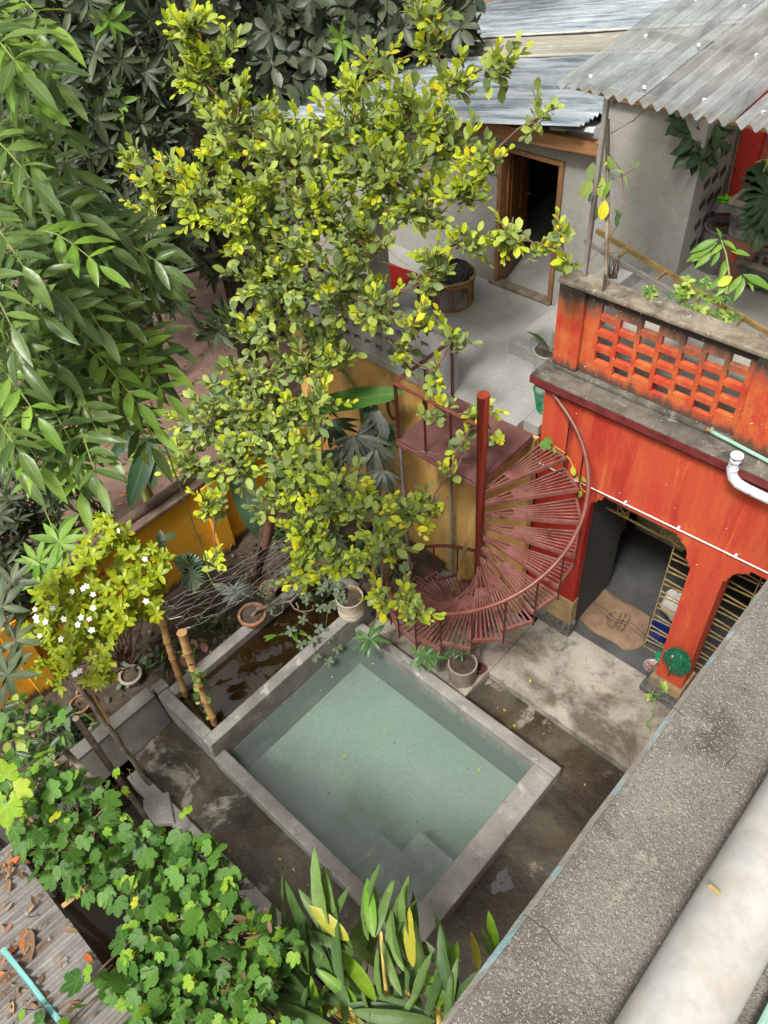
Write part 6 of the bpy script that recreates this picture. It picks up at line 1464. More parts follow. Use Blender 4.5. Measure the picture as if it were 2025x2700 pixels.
# ------------------------------------------------------------------ vine on the trellis
def vine():
    fo = Foliage(61); rr = fo.rr
    t = thing('broad_leaved_vine', 'vine with broad lobed green leaves sprawling over the trellis and shed roof', 'vine', (-4.5, 0, 0))
    poly = [(-30, 2090), (60, 2020), (110, 1985), (160, 2010), (240, 2050), (330, 2140), (380, 2170), (440, 2200), (480, 2190), (560, 2200), (600, 2260), (640, 2330), (650, 2370), (690, 2420), (770, 2450), (780, 2520), (700, 2600), (720, 2650), (790, 2680), (760, 2720), (380, 2720), (330, 2640), (250, 2600), (180, 2560), (230, 2520), (330, 2480), (330, 2420), (250, 2370), (150, 2350), (90, 2300), (30, 2240), (-30, 2240)]
    def inside(x, y):
        c = False; n = len(poly); j = n - 1
        for i in range(n):
            xi, yi = poly[i]; xj, yj = poly[j]
            if (yi > y) != (yj > y) and x < (xj - xi) * (y - yi) / (yj - yi) + xi: c = not c
            j = i
        return c
    st_ = MB(); pts = []
    tries = 0
    while len(pts) < 700 and tries < 20000:
        tries += 1; x = rr.uniform(-30, 800); y = rr.uniform(1980, 2720)
        if not inside(x, y): continue
        if 150 < x < 330 and 2350 < y < 2510 and y > 2310 + (x - 150) * .35: continue
        if y > 2180 + (x - 20) * 1.14 and y < 2570: continue
        if min([(x - a) ** 2 + (y - b) ** 2 for a, b, _ in pts] or [1e9]) < 17 ** 2: continue
        pts.append((x, y, 0))
    pts += [(305, 2025, 1), (340, 2030, 1), (290, 2065, 1), (320, 2080, 1), (492, 2150, 1), (150, 2700, 1), (200, 2660, 1), (120, 2690, 1), (90, 2720, 1), (60, 2660, 1)]
    roots = [Vector((-4.6, .55, 3.6)), Vector((-5.0, .2, 3.7)), Vector((-3.6, .3, 3.6)), Vector((-4.2, -.2, 3.65)), Vector((-3.2, -.1, 3.55))]
    for (x, y, edge) in pts:
        z = 3.72 + rr.uniform(-.16, .22); p = Wz(x, y, z)
        r = min(roots, key=lambda q: (q - p).length)
        young = rr.random() < (.75 if edge else .2) or (560 < x < 660 and 2350 < y < 2440 and rr.random() < .5)
        s = (.07 + .14 * rr.random() ** .9) * (.66 if young else 1.0); z -= .18 * (rr.random() < .35)
        dd = Vector((rr.uniform(-.6, 1.0), rr.uniform(-1.0, .6), rr.uniform(-.55, -.05)))
        fo.leaf(fo.pick('vine_new' if young else 'vine'), p, dd, UP * 1.1 + Vector((-.1, -.1, 0)) + fo.vec(.4), s, rr.uniform(-.2, .2))
        st_.tube([p, p + Vector((rr.uniform(-.05, .05), rr.uniform(-.05, .05), -.12)), p.lerp(r, .3) - Vector((0, 0, .2))], [.004, .004, .005], 4, cap=False)
        if rr.random() < .25: limb(st_, p - Vector((0, 0, .16)), r - Vector((0, 0, .15)), .006, .010, .1, 6, rr, 5)
    o = st_.build('vine_stems', M['twig'], t); o['kind'] = 'stuff'
    fo.finish(t, 300)
    f2 = Foliage(62)
    for i in range(26):
        p = Wz(f2.rand(560, 720), f2.rand(2380, 2640), 3.7 + f2.rand(-.1, .2)); f2.leaf(f2.pick('dry'), p, f2.vec(), UP + f2.vec(.8), f2.rand(.08, .15))
    f2.finish(t, 40, 'dry_leaf')
    # trellis poles under it
    for lab, a, b in (('thin bamboo trellis pole under the vine beside the shed roof', Wz(*N8(350, 400), 3.45), Wz(*N8(720, 110), 3.6)), ('long bamboo trellis pole under the vine by the drain kerb', Wz(20, 2120, 3.5), Wz(680, 2620, 3.45))):
        g_ = thing('trellis_cane', lab, 'pole', tuple(a)); MB().tube([a, b], .022, 8).build('cane', M['bamboo'], g_, smooth=True)
    for i, (x, y) in enumerate(((-5.3, .5), (-3.1, .45), (-2.6, -.3))):
        g_ = thing('trellis_post', ('trellis post in the drain hidden under the vine, leftmost', 'trellis post in the drain under the vine, nearest the kerb', 'trellis post in the drain under the vine, nearest the ginger plant')[i], 'post', (x, y, -.42)); MB().tube([(x, y, -.42), (x, y, 3.6)], .035, 8).build('shaft', M['wood_old'], g_, smooth=True)
    c = Wz(650, 2350, 3.6); g_ = thing('weathered_stick', 'short grey stick poking out of the vine above the kerb', 'stick', tuple(c)); MB().tube([c - Vector((.3, .2, .1)), c + Vector((.02, .06, .03))], [.03, .025], 8).build('stick', M['wood_old'], g_, smooth=True)
vine()

# ------------------------------------------------------------------ ginger plant, bottom
def ginger():
    fo = Foliage(71); rr = fo.rr; t = thing('ginger_plant', 'shell ginger with long pointed green and yellow leaves at the bottom edge', 'plant', (-2.1, .5, -.3))
    stm = MB()
    # base px, tip px, distance at base / tip, kind
    L_ = [((870, 2480), (810, 2300), 'A'), ((900, 2560), (840, 2330), 'A'), ((960, 2440), (968, 2295), 'A'), ((985, 2470), (965, 2330), 'N'), ((1000, 2460), (1030, 2330), 'B'), ((1020, 2520), (1040, 2370), 'A'), ((1060, 2500), (1052, 2340), 'A'), ((1090, 2550), (1070, 2410), 'Y'), ((880, 2500), (850, 2300), 'A'), ((930, 2500), (820, 2340), 'A'), ((920, 2480), (835, 2405), 'Y'),
          ((905, 2600), (860, 2415), 'A'), ((990, 2640), (900, 2500), 'N'), ((940, 2640), (845, 2570), 'N'), ((1010, 2640), (975, 2530), 'A'), ((1030, 2600), (1035, 2470), 'A'), ((1075, 2620), (1070, 2520), 'A'), ((1120, 2670), (905, 2635), 'A'), ((1130, 2690), (960, 2655), 'A'), ((1050, 2650), (1033, 2570), 'A'), ((1180, 2620), (1100, 2560), 'N'), ((1140, 2650), (1160, 2500), 'A'), ((1150, 2660), (1205, 2500), 'N'), ((1190, 2640), (1150, 2480), 'A'), ((1200, 2640), (1240, 2570), 'A'), ((1180, 2700), (1180, 2600), 'A'),
          ((810, 2570), (705, 2365), 'A'), ((800, 2560), (720, 2400), 'A'), ((850, 2690), (815, 2590), 'N'), ((820, 2600), (640, 2510), 'A'), ((830, 2620), (600, 2620), 'A'), ((760, 2720), (540, 2570), 'A'), ((760, 2680), (590, 2570), 'A'), ((740, 2720), (520, 2660), 'A'), ((700, 2730), (510, 2700), 'A'), ((850, 2660), (700, 2620), 'A'), ((860, 2640), (700, 2680), 'A'), ((790, 2720), (790, 2640), 'A'), ((900, 2720), (760, 2660), 'B'), ((960, 2720), (860, 2700), 'A'), ((1000, 2720), (1060, 2700), 'B'),
          ((1310, 2510), (1290, 2420), 'N'), ((1262, 2560), (1250, 2470), 'Y'), ((1300, 2520), (1275, 2480), 'A')]
    roots = [Vector((-2.1, .55, -.3)), Vector((-2.5, .35, -.3)), Vector((-1.7, .8, -.3)), Vector((-1.2, 1.0, -.05)), Vector((-2.0, .2, -.3))]
    L2 = []
    for (b, e, k_) in L_:
        if b[0] < 1240: L2.append(((b[0] + rr.uniform(-45, 45), b[1] + rr.uniform(0, 60)), (e[0] + rr.uniform(-70, 70), e[1] + rr.uniform(10, 70)), rr.choice('AAAB')))
    for (b, e, k_) in L_ + L2:
        d = 7.5 if b[0] < 1240 else 8.6
        p = Wd(*b, d + rr.uniform(-.1, .1)); q = Wd(*e, d - .15 + rr.uniform(-.1, .25)); ax = q - p
        fo.leaf('ginger' + k_, p, ax, Vector((-.1, -.5, .8)) + fo.vec(.25), ax.length * rr.uniform(1.05, 1.25), rr.uniform(-.35, .35))
    o = None
    for a, b in (((880, 2500), (1020, 2700)), ((650, 2520), (850, 2620)), ((1000, 2420), (1030, 2720)), ((1070, 2610), (1140, 2740)), ((1150, 2560), (1160, 2740)), ((760, 2560), (840, 2640)), ((905, 2600), (960, 2760)), ((640, 2560), (760, 2700))):
        p, q = Wd(*a, 7.6), Wd(*b, 7.7); r = min(roots, key=lambda s: (s - q).length)
        MB().tube([p, p.lerp(q, .5) + Vector((0, 0, .03)), q, q.lerp(r, .5), r], [.012, .018, .022, .026, .03], 8).build('cane', M['stem_yellow'], t, smooth=True)
    # lower hidden leaves so that the clump is dense underneath
    for i in range(46):
        p = Wd(rr.uniform(620, 1200), rr.uniform(2540, 2760), rr.uniform(7.9, 8.8)); fo.leaf(fo.pick('ginger'), p, Vector((rr.uniform(-1, .6), rr.uniform(-.3, 1), rr.uniform(-.2, .7))), UP + fo.vec(.3), rr.uniform(.45, .75), rr.uniform(-.4, .4))
    fo.finish(t, 120)
    for c in (Wd(878, 2668, 7.3), Wd(868, 2675, 7.3), Wd(886, 2662, 7.3)): MB().lathe([(.008, -.02), (.018, -.005), (.018, .01), (.006, .024)], c, 10).build('fruit', M['fruit'], t, smooth=True)
ginger()

# ------------------------------------------------------------------ banana, monstera and small plants in the bed
def banana(name, label, base, top, leaves, seed):
    fo = Foliage(seed); t = thing(name, label, 'banana plant', tuple(base)); base = Vector(base); top = Vector(top)
    MB().tube([base, base.lerp(top, .5) + Vector((.03, .02, 0)), top], [.12, .1, .06], 14).build('stem', M['stem_green'], t, smooth=True)
    for p, q, k_, up in leaves:
        ax = q - p; MB().tube([top, top.lerp(p, .5) + Vector((0, 0, .15)), p], [.03, .022, .014], 8).build('leaf_stalk', M['stem_green'], t, smooth=True)
        MB().tube([p, p.lerp(q, .5) + Vector((0, 0, -.05 * ax.length)), q - Vector((0, 0, .28 * ax.length))], [.014, .009, .003], 6).build('midrib', M['stem_green'], t, smooth=True) if False else None
        fo.leaf(k_, p, ax, up, ax.length)
    fo.finish(t, 40); return t
b1_ = Vector((-7.6, 5.3, .3))
banana('banana_plant', 'banana plant behind the lime tree with one dark leaf stretched towards the left', b1_, (-7.4, 5.2, 3.3),
       [(Wd(640, 1030, 11.7), Wd(425, 1165, 11.3), 'bananaA', Vector((.5, -.4, 1))), (Wd(620, 1180, 11.7), Wd(660, 1390, 11.2), 'bananaA', Vector((.7, -.6, .6))), (Wd(730, 860, 12), Wd(700, 720, 12.2), 'bananaA', Vector((.6, -.6, .6))), (Wd(840, 1330, 11.6), Wd(850, 1480, 11.3), 'bananaA', Vector((.8, -.3, .5)))], 81)
banana('banana_plant', 'banana plant by the terrace wall with one bright leaf beside the landing', Vector((-6.6, 6.05, .3)), (-6.6, 6.0, 3.6),
       [(Wd(835, 1075, 11.2), Wd(1040, 1020, 10.6), 'bananaN', Vector((.3, -.5, 1))), (Wd(860, 950, 11.4), Wd(840, 840, 11.6), 'bananaA', Vector((.7, -.6, .6)))], 82)
banana('banana_plant', 'drooping ragged banana plant on the earth yard behind the yellow wall', Vector((-9.4, 3.6, .3)), (-9.3, 3.6, 2.6),
       [(Wd(400, 1150, 12.2), Wd(345, 1320, 11.9), 'bananaA', Vector((.8, -.5, .5))), (Wd(370, 1120, 12.2), Wd(290, 1210, 12.0), 'bananaA', Vector((.8, -.5, .7))), (Wd(390, 1110, 12.3), Wd(260, 1100, 12.4), 'bananaA', Vector((.6, -.5, .9))), (Wd(420, 1180, 12.2), Wd(400, 1280, 12.0), 'bananaA', Vector((.8, -.6, .4)))], 83)

def leafy(name, label, cat, base, items, seed, stem='stem_green', sr=.008, group=None):
    """small plant: items are (key, tip-side base point, direction, up, size)"""
    fo = Foliage(seed); t = thing(name, label, cat, tuple(base), group); sm = MB(); base = Vector(base)
    pts = {}
    for k_, p, d, up, s in items:
        p = Vector(p); fo.leaf(k_, p, d, up, s, fo.rand(-.2, .2)); pts[tuple(round(v, 2) for v in p)] = p
    nodes = [base]
    for p in sorted(pts.values(), key=lambda q: (q - base).length):
        h = min(nodes, key=lambda q: (q - p).length + .25 * (q - base).length); r0 = sr if h is base else sr * .7
        sm.tube([h, h.lerp(p, .5) + Vector((0, 0, .06 * (p - h).length)) + fo.vec(.01), p], [r0, r0 * .85, r0 * .6], 5, cap=False); nodes.append(p)
    sm.build('stems', M[stem], t, smooth=True); fo.finish(t, 200); return t
V_ = Vector; CAMD = V_((.6, -.55, .6))
def spot(px, py, d, key, dpx, size, up=None): 
    """leaf whose stalk meets it at the pixel, pointing towards an offset in the picture"""
    p = Wd(px, py, d); q = Wd(px + dpx[0], py + dpx[1], d - .05)
    return (key, p, q - p, up or (CAMD + UP * .5), size)
def split_leaf(px, py, d, ang, spread, n, size, seed, key='fingerD'):
    rr = random.Random(seed); c = Wd(px, py, d); out = []
    for j in range(n):
        a = ang + spread * (j / (n - 1) - .5) + rr.uniform(-.08, .08); q = Wd(px + 60 * math.cos(a), py + 60 * math.sin(a), d - .08 + rr.uniform(-.05, .05))
        out.append((key, c, q - c, CAMD + UP * .5, size * rr.uniform(.75, 1.1) * (1.1 - .35 * abs(j / (n - 1) - .5) * 2)))
    return out
leafy('monstera', 'monstera with cut leaves against the ochre wall by the wire fence', 'plant', Wz(540, 1560, .35), [spot(540, 1500, 11.6, 'monsteraA', (-60, -20), .36), spot(480, 1470, 11.6, 'monsteraA', (30, 30), .34), spot(500, 1490, 11.5, 'monsteraA', (10, 60), .32), spot(430, 1460, 11.7, 'darkA', (-10, -60), .34), spot(420, 1430, 11.7, 'darkA', (30, -20), .28), spot(560, 1540, 11.5, 'dustyA', (50, 20), .3)] + split_leaf(615, 1555, 11.4, -.1, 2.0, 9, .30, 7) + split_leaf(630, 1560, 11.4, 2.8, 2.0, 9, .30, 8), 91)
leafy('dusty_monstera', 'grey dusty monstera drooping beside the yellow wall under the landing', 'plant', Wz(930, 1330, .35), split_leaf(940, 1150, 10.9, .3, 2.4, 11, .50, 1) + split_leaf(930, 1150, 10.8, 1.9, 2.2, 11, .46, 2) + split_leaf(990, 1180, 10.9, 1.4, 1.8, 9, .5, 3) + split_leaf(1010, 1240, 10.9, 1.6, 2.2, 10, .45, 4) + split_leaf(960, 1250, 10.95, 1.9, 2.2, 9, .45, 5) + split_leaf(900, 1190, 10.9, 2.3, 1.8, 8, .42, 6, 'fingerA') + split_leaf(870, 1110, 11.3, 1.2, 2.6, 11, .5, 11, 'fingerA') + split_leaf(850, 1200, 11.3, 1.6, 2.6, 11, .5, 12) + split_leaf(890, 1290, 11.2, 1.4, 2.6, 11, .5, 13, 'fingerA') + split_leaf(1010, 1120, 11.0, 1.2, 2.2, 9, .42, 14, 'fingerA') + split_leaf(840, 1060, 11.5, 1.7, 2.4, 9, .45, 15, 'fingerA') + [spot(1000, 1090, 10.8, 'dustyA', (20, 70), .36), spot(960, 1060, 11, 'darkA', (20, 50), .4), spot(985, 1060, 11, 'dustyB', (10, 60), .4)], 92, 'twig', .014)

def rosette(px, py, d, key, n, size, seed, nrm=None):
    rr = random.Random(seed); c = Wd(px, py, d); nr = (nrm or (CAMD * .6 + UP * .8)).normalized(); x, y = perp(nr); out = []
    for j in range(n):
        a = 2.4 * j + rr.uniform(-.2, .2); sd = x * math.cos(a) + y * math.sin(a); out.append((key, c, sd + nr * rr.uniform(-.1, .45), nr, size * rr.uniform(.8, 1.1)))
    return out
leafy('mango_sapling', 'fresh green mango sapling left of the flowering shrub', 'plant', Wz(160, 1620, .35), rosette(155, 1430, 11.2, 'freshA', 12, .42, 1) + rosette(100, 1480, 11.3, 'freshB', 8, .36, 2) + rosette(80, 1270, 11.5, 'freshA', 7, .30, 3) + rosette(190, 1250, 11.5, 'freshB', 8, .32, 4) + rosette(120, 1510, 11.2, 'freshB', 5, .38, 5), 93)
leafy('grey_leaf_sapling', 'sapling with grey green star shaped leaf whorls at the left edge', 'plant', Wz(40, 2000, .35), rosette(20, 1780, 9.8, 'sageB', 0, .4, 6) + rosette(18, 1770, 9.8, 'mangoA', 0, .4, 7) + rosette(20, 1780, 9.8, 'sapB', 9, .42, 8) + rosette(40, 1690, 10, 'sapA', 7, .34, 9) + rosette(30, 1540, 10.2, 'sapB', 7, .34, 10) + rosette(5, 1600, 10, 'sapA', 6, .34, 11), 94, 'twig', .012)
leafy('arrowhead_plant', 'bright arrowhead vine leaves at the left edge above the broad vine', 'plant', Wz(20, 2140, 3.0), [spot(20, 2060, 8.0, 'vine_newB', (-10, -40), .24), spot(30, 2080, 8.0, 'vine_newB', (40, 10), .22), spot(15, 2110, 7.9, 'vine_newB', (5, 50), .26), spot(45, 2070, 8.1, 'vine_newA', (20, 20), .2)], 95)
it = []
rr = random.Random(12)
for i in range(42):
    px, py = rr.uniform(0, 170), rr.uniform(1830, 2010)
    for j in range(3): it.append((rr.choice(['vineB', 'freshB', 'darkB', 'guavaA']), Wd(px, py, 9.6 + rr.uniform(-.3, .5)), V_((rr.uniform(-1, 1), rr.uniform(-1, 1), rr.uniform(-.5, .3))), CAMD + UP, rr.uniform(.10, .18)))
leafy('climbing_creeper', 'thin creeper with small leaves tangled over the crossing poles', 'vine', Wz(90, 1960, .35), it, 96, 'twig', .005)

# potted and pool side plants
def oleander(label, base, heads, seed):
    it = []
    for k_, (px, py, d, n, s) in enumerate(heads): it += rosette(px, py, d, 'oleanderA', n, s, seed + k_)
    return leafy('narrow_leaved_plant', label, 'plant', base, it, seed, 'twig', .010)
dpl = lambda p: (p - V_((0, 0, CAM_H))).length
oleander('narrow leaved plant hanging over the far corner of the pool', APOT + V_((-.1, 0, .3)), [(975, 1685, dpl(V_((-5.1, 4.5, .75))), 10, .30), (965, 1690, dpl(V_((-5.1, 4.5, .7))), 5, .26)], 101)
oleander('narrow leaved plant in the brown clay pot at the stair foot', APOT + V_((0, 0, .3)), [(1125, 1728, dpl(V_((-4.4, 4.75, .75))), 9, .27), (1110, 1725, dpl(V_((-4.4, 4.75, .7))), 5, .26), (1150, 1730, dpl(V_((-4.3, 4.8, .7))), 5, .2)], 104)
oleander('small leafy plant in the tall cement pot beside the pool', CPOT + V_((0, 0, .33)), [(1205, 1695, dpl(V_((-4.05, 4.95, .85))), 8, .17), (1230, 1705, dpl(V_((-3.95, 5.0, .8))), 7, .15), (1190, 1710, dpl(V_((-4.1, 4.95, .75))), 6, .15), (1215, 1725, dpl(V_((-4.0, 4.9, .7))), 6, .13)], 107)
it = []
for i in range(44):
    px, py = rr.choice([(rr.gauss(905, 35), rr.gauss(1560, 35)), (rr.gauss(850, 28), rr.gauss(1600, 60)), (rr.gauss(835, 28), rr.gauss(1700, 20)), (rr.gauss(800, 55), rr.gauss(1525, 25)), (rr.gauss(760, 45), rr.gauss(1570, 30))]); it += rosette(px, py, dpl(WPOT) - .25 + rr.uniform(-.15, .3), 'sageA', 5, .095, 200 + i)
leafy('desert_rose', 'desert rose with small grey green leaves trailing from the white drum pot', 'plant', WPOT + V_((0, 0, .34)), it, 110, 'twig', .006)
bz = V_((POT_BONSAI.location)); t = thing('bare_branch_plant', 'pale bare crooked branch growing sideways from the scalloped bowl', 'plant', tuple(bz + V_((0, 0, .15))))
b_ = lambda x, y: Wd(*N7(x, y), dpl(bz + V_((.15, .2, .3))))
mb = MB(); mb.tube([bz + V_((0, 0, .14)), b_(190, 370), b_(260, 350), b_(330, 335), b_(400, 320), b_(430, 290)], [.03, .032, .028, .022, .016, .01], 9)
for seq in (((230, 320), (260, 345), (275, 405), (300, 415), (345, 390), (350, 350)), ((390, 325), (420, 370), (460, 385), (500, 405)), ((460, 385), (510, 385), (540, 370), (535, 345)), ((430, 330), (445, 360), (440, 375))): mb.tube([b_(*a) for a in seq], [.012, .011, .01, .009, .007, .005][:len(seq)], 6)
mb.build('branch', M['wood_old'], t, smooth=True)
f2 = Foliage(115)
for (x, y) in ((210, 280), (225, 275), (340, 345), (350, 335), (330, 315)):
    for j in range(4): f2.leaf('sageA', b_(x, y), f2.vec() + UP, CAMD, .07)
f2.finish(t, 50)
for lab, x, y, k_, s in (('broad green leaf floating on the tank by the trailing plant', 310, 535, (-30, 8), .22), ('round green leaf floating on the tank nearer the pool wall', 435, 580, (-8, -25), .20), ('curled green leaf at the tank edge under the trailing plant', 500, 540, (-25, -15), .18)):
    p = Wz(*N7(x, y), .45); q = Wz(*N7(x + k_[0], y + k_[1]), .45); f2 = Foliage(x); t = thing('floating_leaf', lab, 'leaf', tuple(p), 'leaves on the tank water'); f2.leaf('freshA', p, q - p, UP, s * 1.6); f2.leaf('oleanderB', p + V_((.01, 0, -.004)), p - q, UP, s * .8); f2.finish(t, 5, 'leaf_blade')
# ferns, weeds and ground cover in the bed (nobody could count it)
f2 = Foliage(120); rr = f2.rr
for (x, y, s, n) in [(Wz(*N6(600, 930), .36)[0], Wz(*N6(600, 930), .36)[1], .22, 26), (*Wz(*Z6(860, 1200), .35).xy, .2, 30), (*Wz(*K4(450, 440), .35).xy, .26, 46), (*Wz(*N7(600, 290), .35).xy, .24, 40), (*Wz(*N6(680, 960), .35).xy, .16, 20), (*Wz(*Z6(450, 1600), .35).xy, .22, 30), (*Wz(*N6(360, 1080), .35).xy, .2, 24), (-7.4, 2.6, .14, 20), (-7.5, 3.1, .2, 22), (-7.3, 5.4, .3, 40), (-6.7, 5.6, .35, 50), (-6.2, 5.8, .35, 40), (-8.1, 5.2, .3, 40)]:
    for i in range(n): f2.leaf(rr.choice(['fernA', 'grassA', 'sageA', 'darkA']), (x + rr.gauss(0, .12), y + rr.gauss(0, .12), .34), V_((rr.uniform(-1, 1), rr.uniform(-1, 1), rr.uniform(.4, 1.6))), UP + f2.vec(.3), s * rr.uniform(.6, 1.2))
for i in range(500):
    x, y = rr.uniform(-8.55, -7.05), rr.uniform(-2, 6.3); f2.leaf(rr.choice(['dryA', 'dryB', 'darkA', 'grassA', 'sageB']), (x, y, .37 + rr.uniform(0, .05)), V_((rr.uniform(-1, 1), rr.uniform(-1, 1), rr.uniform(-.05, .35))), UP + f2.vec(.35), rr.uniform(.05, .13))
gc = bpy.data.objects.new('ground_cover', None)
COL.objects.link(gc); tag(gc, 'low ferns, weeds and fallen leaves on the dark garden bed', 'ground cover', kind='stuff'); f2.finish(gc, 0, 'leaf', 'weeds')
for i, (a, b) in enumerate(((535, 1035), (485, 1020), (435, 1105))):
    p = Wz(*N6(a, b), .38); f3 = Foliage(130 + i); t = thing('pink_leaf', ('dull pink fallen leaf between the bamboo poles and the tank, rightmost', 'small dull pink fallen leaf above the bamboo pole top', 'dull pink fallen leaf touching the bamboo pole')[i], 'leaf', tuple(p), 'pink leaves on the garden bed'); f3.leaf('pinkA', p, V_((1, -.3, .1)), UP, .2); f3.finish(t, 3, 'leaf_blade')
# ivy on the bamboo
f2 = Foliage(140); iv = thing('ivy', 'small ivy climbing the bamboo pole at the tank corner', 'ivy', tuple(b2))
for i in range(46):
    u_ = rr.random() ** .8; p = Vector((b2.x, b2.y, .4)).lerp(t2, u_ * .8) + f2.vec(.05); f2.leaf(rr.choice(['vineB', 'freshB', 'guavaA']), p, f2.vec() + V_((.3, -.3, -.3)), CAMD + UP, rr.uniform(.06, .11))
f2.finish(iv, 60)
# rusty brown dead leaf in the pinnate crown
f2 = Foliage(150); c = Wd(290, 860, 5.0); dl_ = thing('dead_leaf_bunch', 'rust orange dead leaf bunch caught among the pinnate leaves', 'leaves', tuple(c))
for i in range(9): f2.leaf(f2.pick('rust'), c + V_((.05 * i - .2, .0, -.02 * i)) + f2.vec(.02), V_((.6, .2, -.8)) + f2.vec(.4), CAMD + f2.vec(.6), .16)
f2.finish(dl_, 20)
leafy('broad_leaf_plant', 'large ribbed green leaf behind the rust orange dead leaves', 'plant', Wd(300, 800, 6.2) - V_((0, 0, 3)), [spot(265, 760, 5.6, 'bananaN', (45, 50), .35), spot(290, 770, 5.6, 'bananaN', (20, 60), .4)], 151)

# ------------------------------------------------------------------ plants on the roof deck and walls
def along(pts, n, r, mat, t, name): 
    return MB().tube(pts, r, n).build(name, mat, t, smooth=True)
it = []
for k_, (x, y, n, s) in enumerate(((1000, 340, 7, .34), (1080, 470, 9, .34), (1120, 620, 8, .32), (1230, 400, 7, .3), (1220, 560, 6, .26), (1060, 600, 6, .3))): it += rosette(*Y5(x, y), 10.6, 'darkA', n, s, 300 + k_, CAMD * .8 - UP * .1 + V_((0, 0, .2)))
um = leafy('umbrella_plant', 'umbrella plant with dark palmate leaves growing from the square planter', 'plant', SQ + V_((-.1, 0, .45)), it, 160, 'bark', .008)
leafy('potted_monstera', 'large monstera leaves hanging over the square planter at the right edge', 'plant', SQ + V_((.25, 0, .45)), [spot(*Y5(1560, 720), 9.6, 'monsteraA', (30, 60), .5), spot(*Y5(1620, 800), 9.5, 'monsteraA', (30, 90), .55), spot(*Y5(1660, 700), 9.6, 'monsteraA', (60, 20), .5), spot(*Y5(1640, 980), 9.5, 'monsteraA', (-10, 80), .45)], 161, 'stem_green', .016)
sb_ = Wz(*Y5(1300, 2000), ZR) ; c0 = Wd(*K5(345, 560), 9.0); c1_ = Wd(*K5(435, 950), 9.0)
sd_ = thing('seedling', 'bright green leafy seedling rising behind the parapet in front of the planters', 'plant', tuple(sb_))
MB().tube([sb_, Wd(*K5(400, 1150), 9.0), c1_, Wd(*K5(400, 720), 9.0), c0], [.014, .013, .011, .009, .006], 8).build('stem', M['stem_green'], sd_, smooth=True)
f2 = Foliage(162)
for (x, y, dx, dy, s, k_) in ((345, 550, -20, -90, .11, 'N'), (310, 555, -200, 80, .24, 'N'), (300, 590, -270, 150, .28, 'N'), (330, 690, -60, 110, .14, 'N'), (265, 695, -165, 130, .2, 'N'), (360, 570, 130, 50, .16, 'O'), (370, 610, -90, 70, .16, 'O'), (450, 685, 150, 15, .17, 'N'), (400, 780, -40, 170, .2, 'O'), (420, 955, -160, 110, .2, 'N'), (575, 955, -110, 150, .19, 'N'), (590, 945, 250, 100, .28, 'N'), (600, 970, -60, 190, .22, 'O'), (460, 1000, -120, 130, .2, 'O'), (470, 970, -130, 80, .14, 'Y'), (640, 1000, 70, 90, .14, 'O'), (240, 700, -160, 60, .18, 'O')):
    p = Wd(*K5(x, y), 9.0 + (.05 if k_ == 'O' else 0)); q = Wd(*K5(x + dx, y + dy), 8.95); f2.leaf({'N': 'freshA', 'O': 'pinn_newA', 'Y': 'gingerY'}[k_] if k_ != 'Y' else 'guava_newA', p, q - p, CAMD + UP * .6, s * 1.15)
f2.finish(sd_, 40)
it = []; rr = random.Random(17)
for i in range(46):
    x, y = rr.choice([(rr.gauss(960, 60), rr.gauss(1820, 40)), (rr.gauss(1200, 60), rr.gauss(1850, 70)), (rr.gauss(1180, 70), rr.gauss(1960, 40)), (rr.gauss(1060, 60), rr.gauss(1700, 30)), (rr.gauss(1390, 40), rr.gauss(1990, 30)), (rr.gauss(1000, 40), rr.gauss(1930, 25)), (rr.gauss(670, 20), rr.gauss(1805, 10))]); it += rosette(*Y5(x, y), 9.0 + rr.uniform(-.05, .15), rr.choice(['freshA', 'oleanderA', 'lf' if False else 'guavaA']), 6, .085, 400 + i)
leafy('periwinkle_shrub', 'low small leaved shrub sprawling under the ladder behind the parapet', 'shrub', Wz(*Y5(1150, 1980), ZR), it, 163, 'stem_green', .004)
# betel vine on the post
pv = thing('betel_vine', 'betel vine with heart shaped leaves climbing a bamboo stake at the roof post', 'vine', (-3.75, 7.1, 5.0))
s0, s1_ = Wd(*Y5(310, 1650), 8.9), Wd(*Y5(322, 360), 8.9)
MB().tube([s0 - V_((0, 0, .3)), s0, s0.lerp(s1_, .5) + V_((.01, 0, 0)), s1_], .022, 8).build('stake', M['wood_old'], pv, smooth=True)
mb = MB()
for seq in (((300, 350), (260, 560), (250, 700), (200, 880), (290, 1050), (350, 1250), (345, 1480)), ((330, 640), (440, 800), (465, 1050), (400, 1250), (350, 1340)), ((350, 860), (450, 830), (540, 770)), ((290, 380), (240, 600), (270, 800)), ((420, 1340), (550, 1395)), ((350, 1480), (490, 1430), (550, 1395)), ((180, 1540), (300, 1390)), ((350, 480), (540, 370), (660, 250))): mb.tube([Wd(*Y5(*a), 8.85) for a in seq], .006, 5)
mb.build('vine_stem', M['twig'], pv, smooth=True)
f2 = Foliage(164)
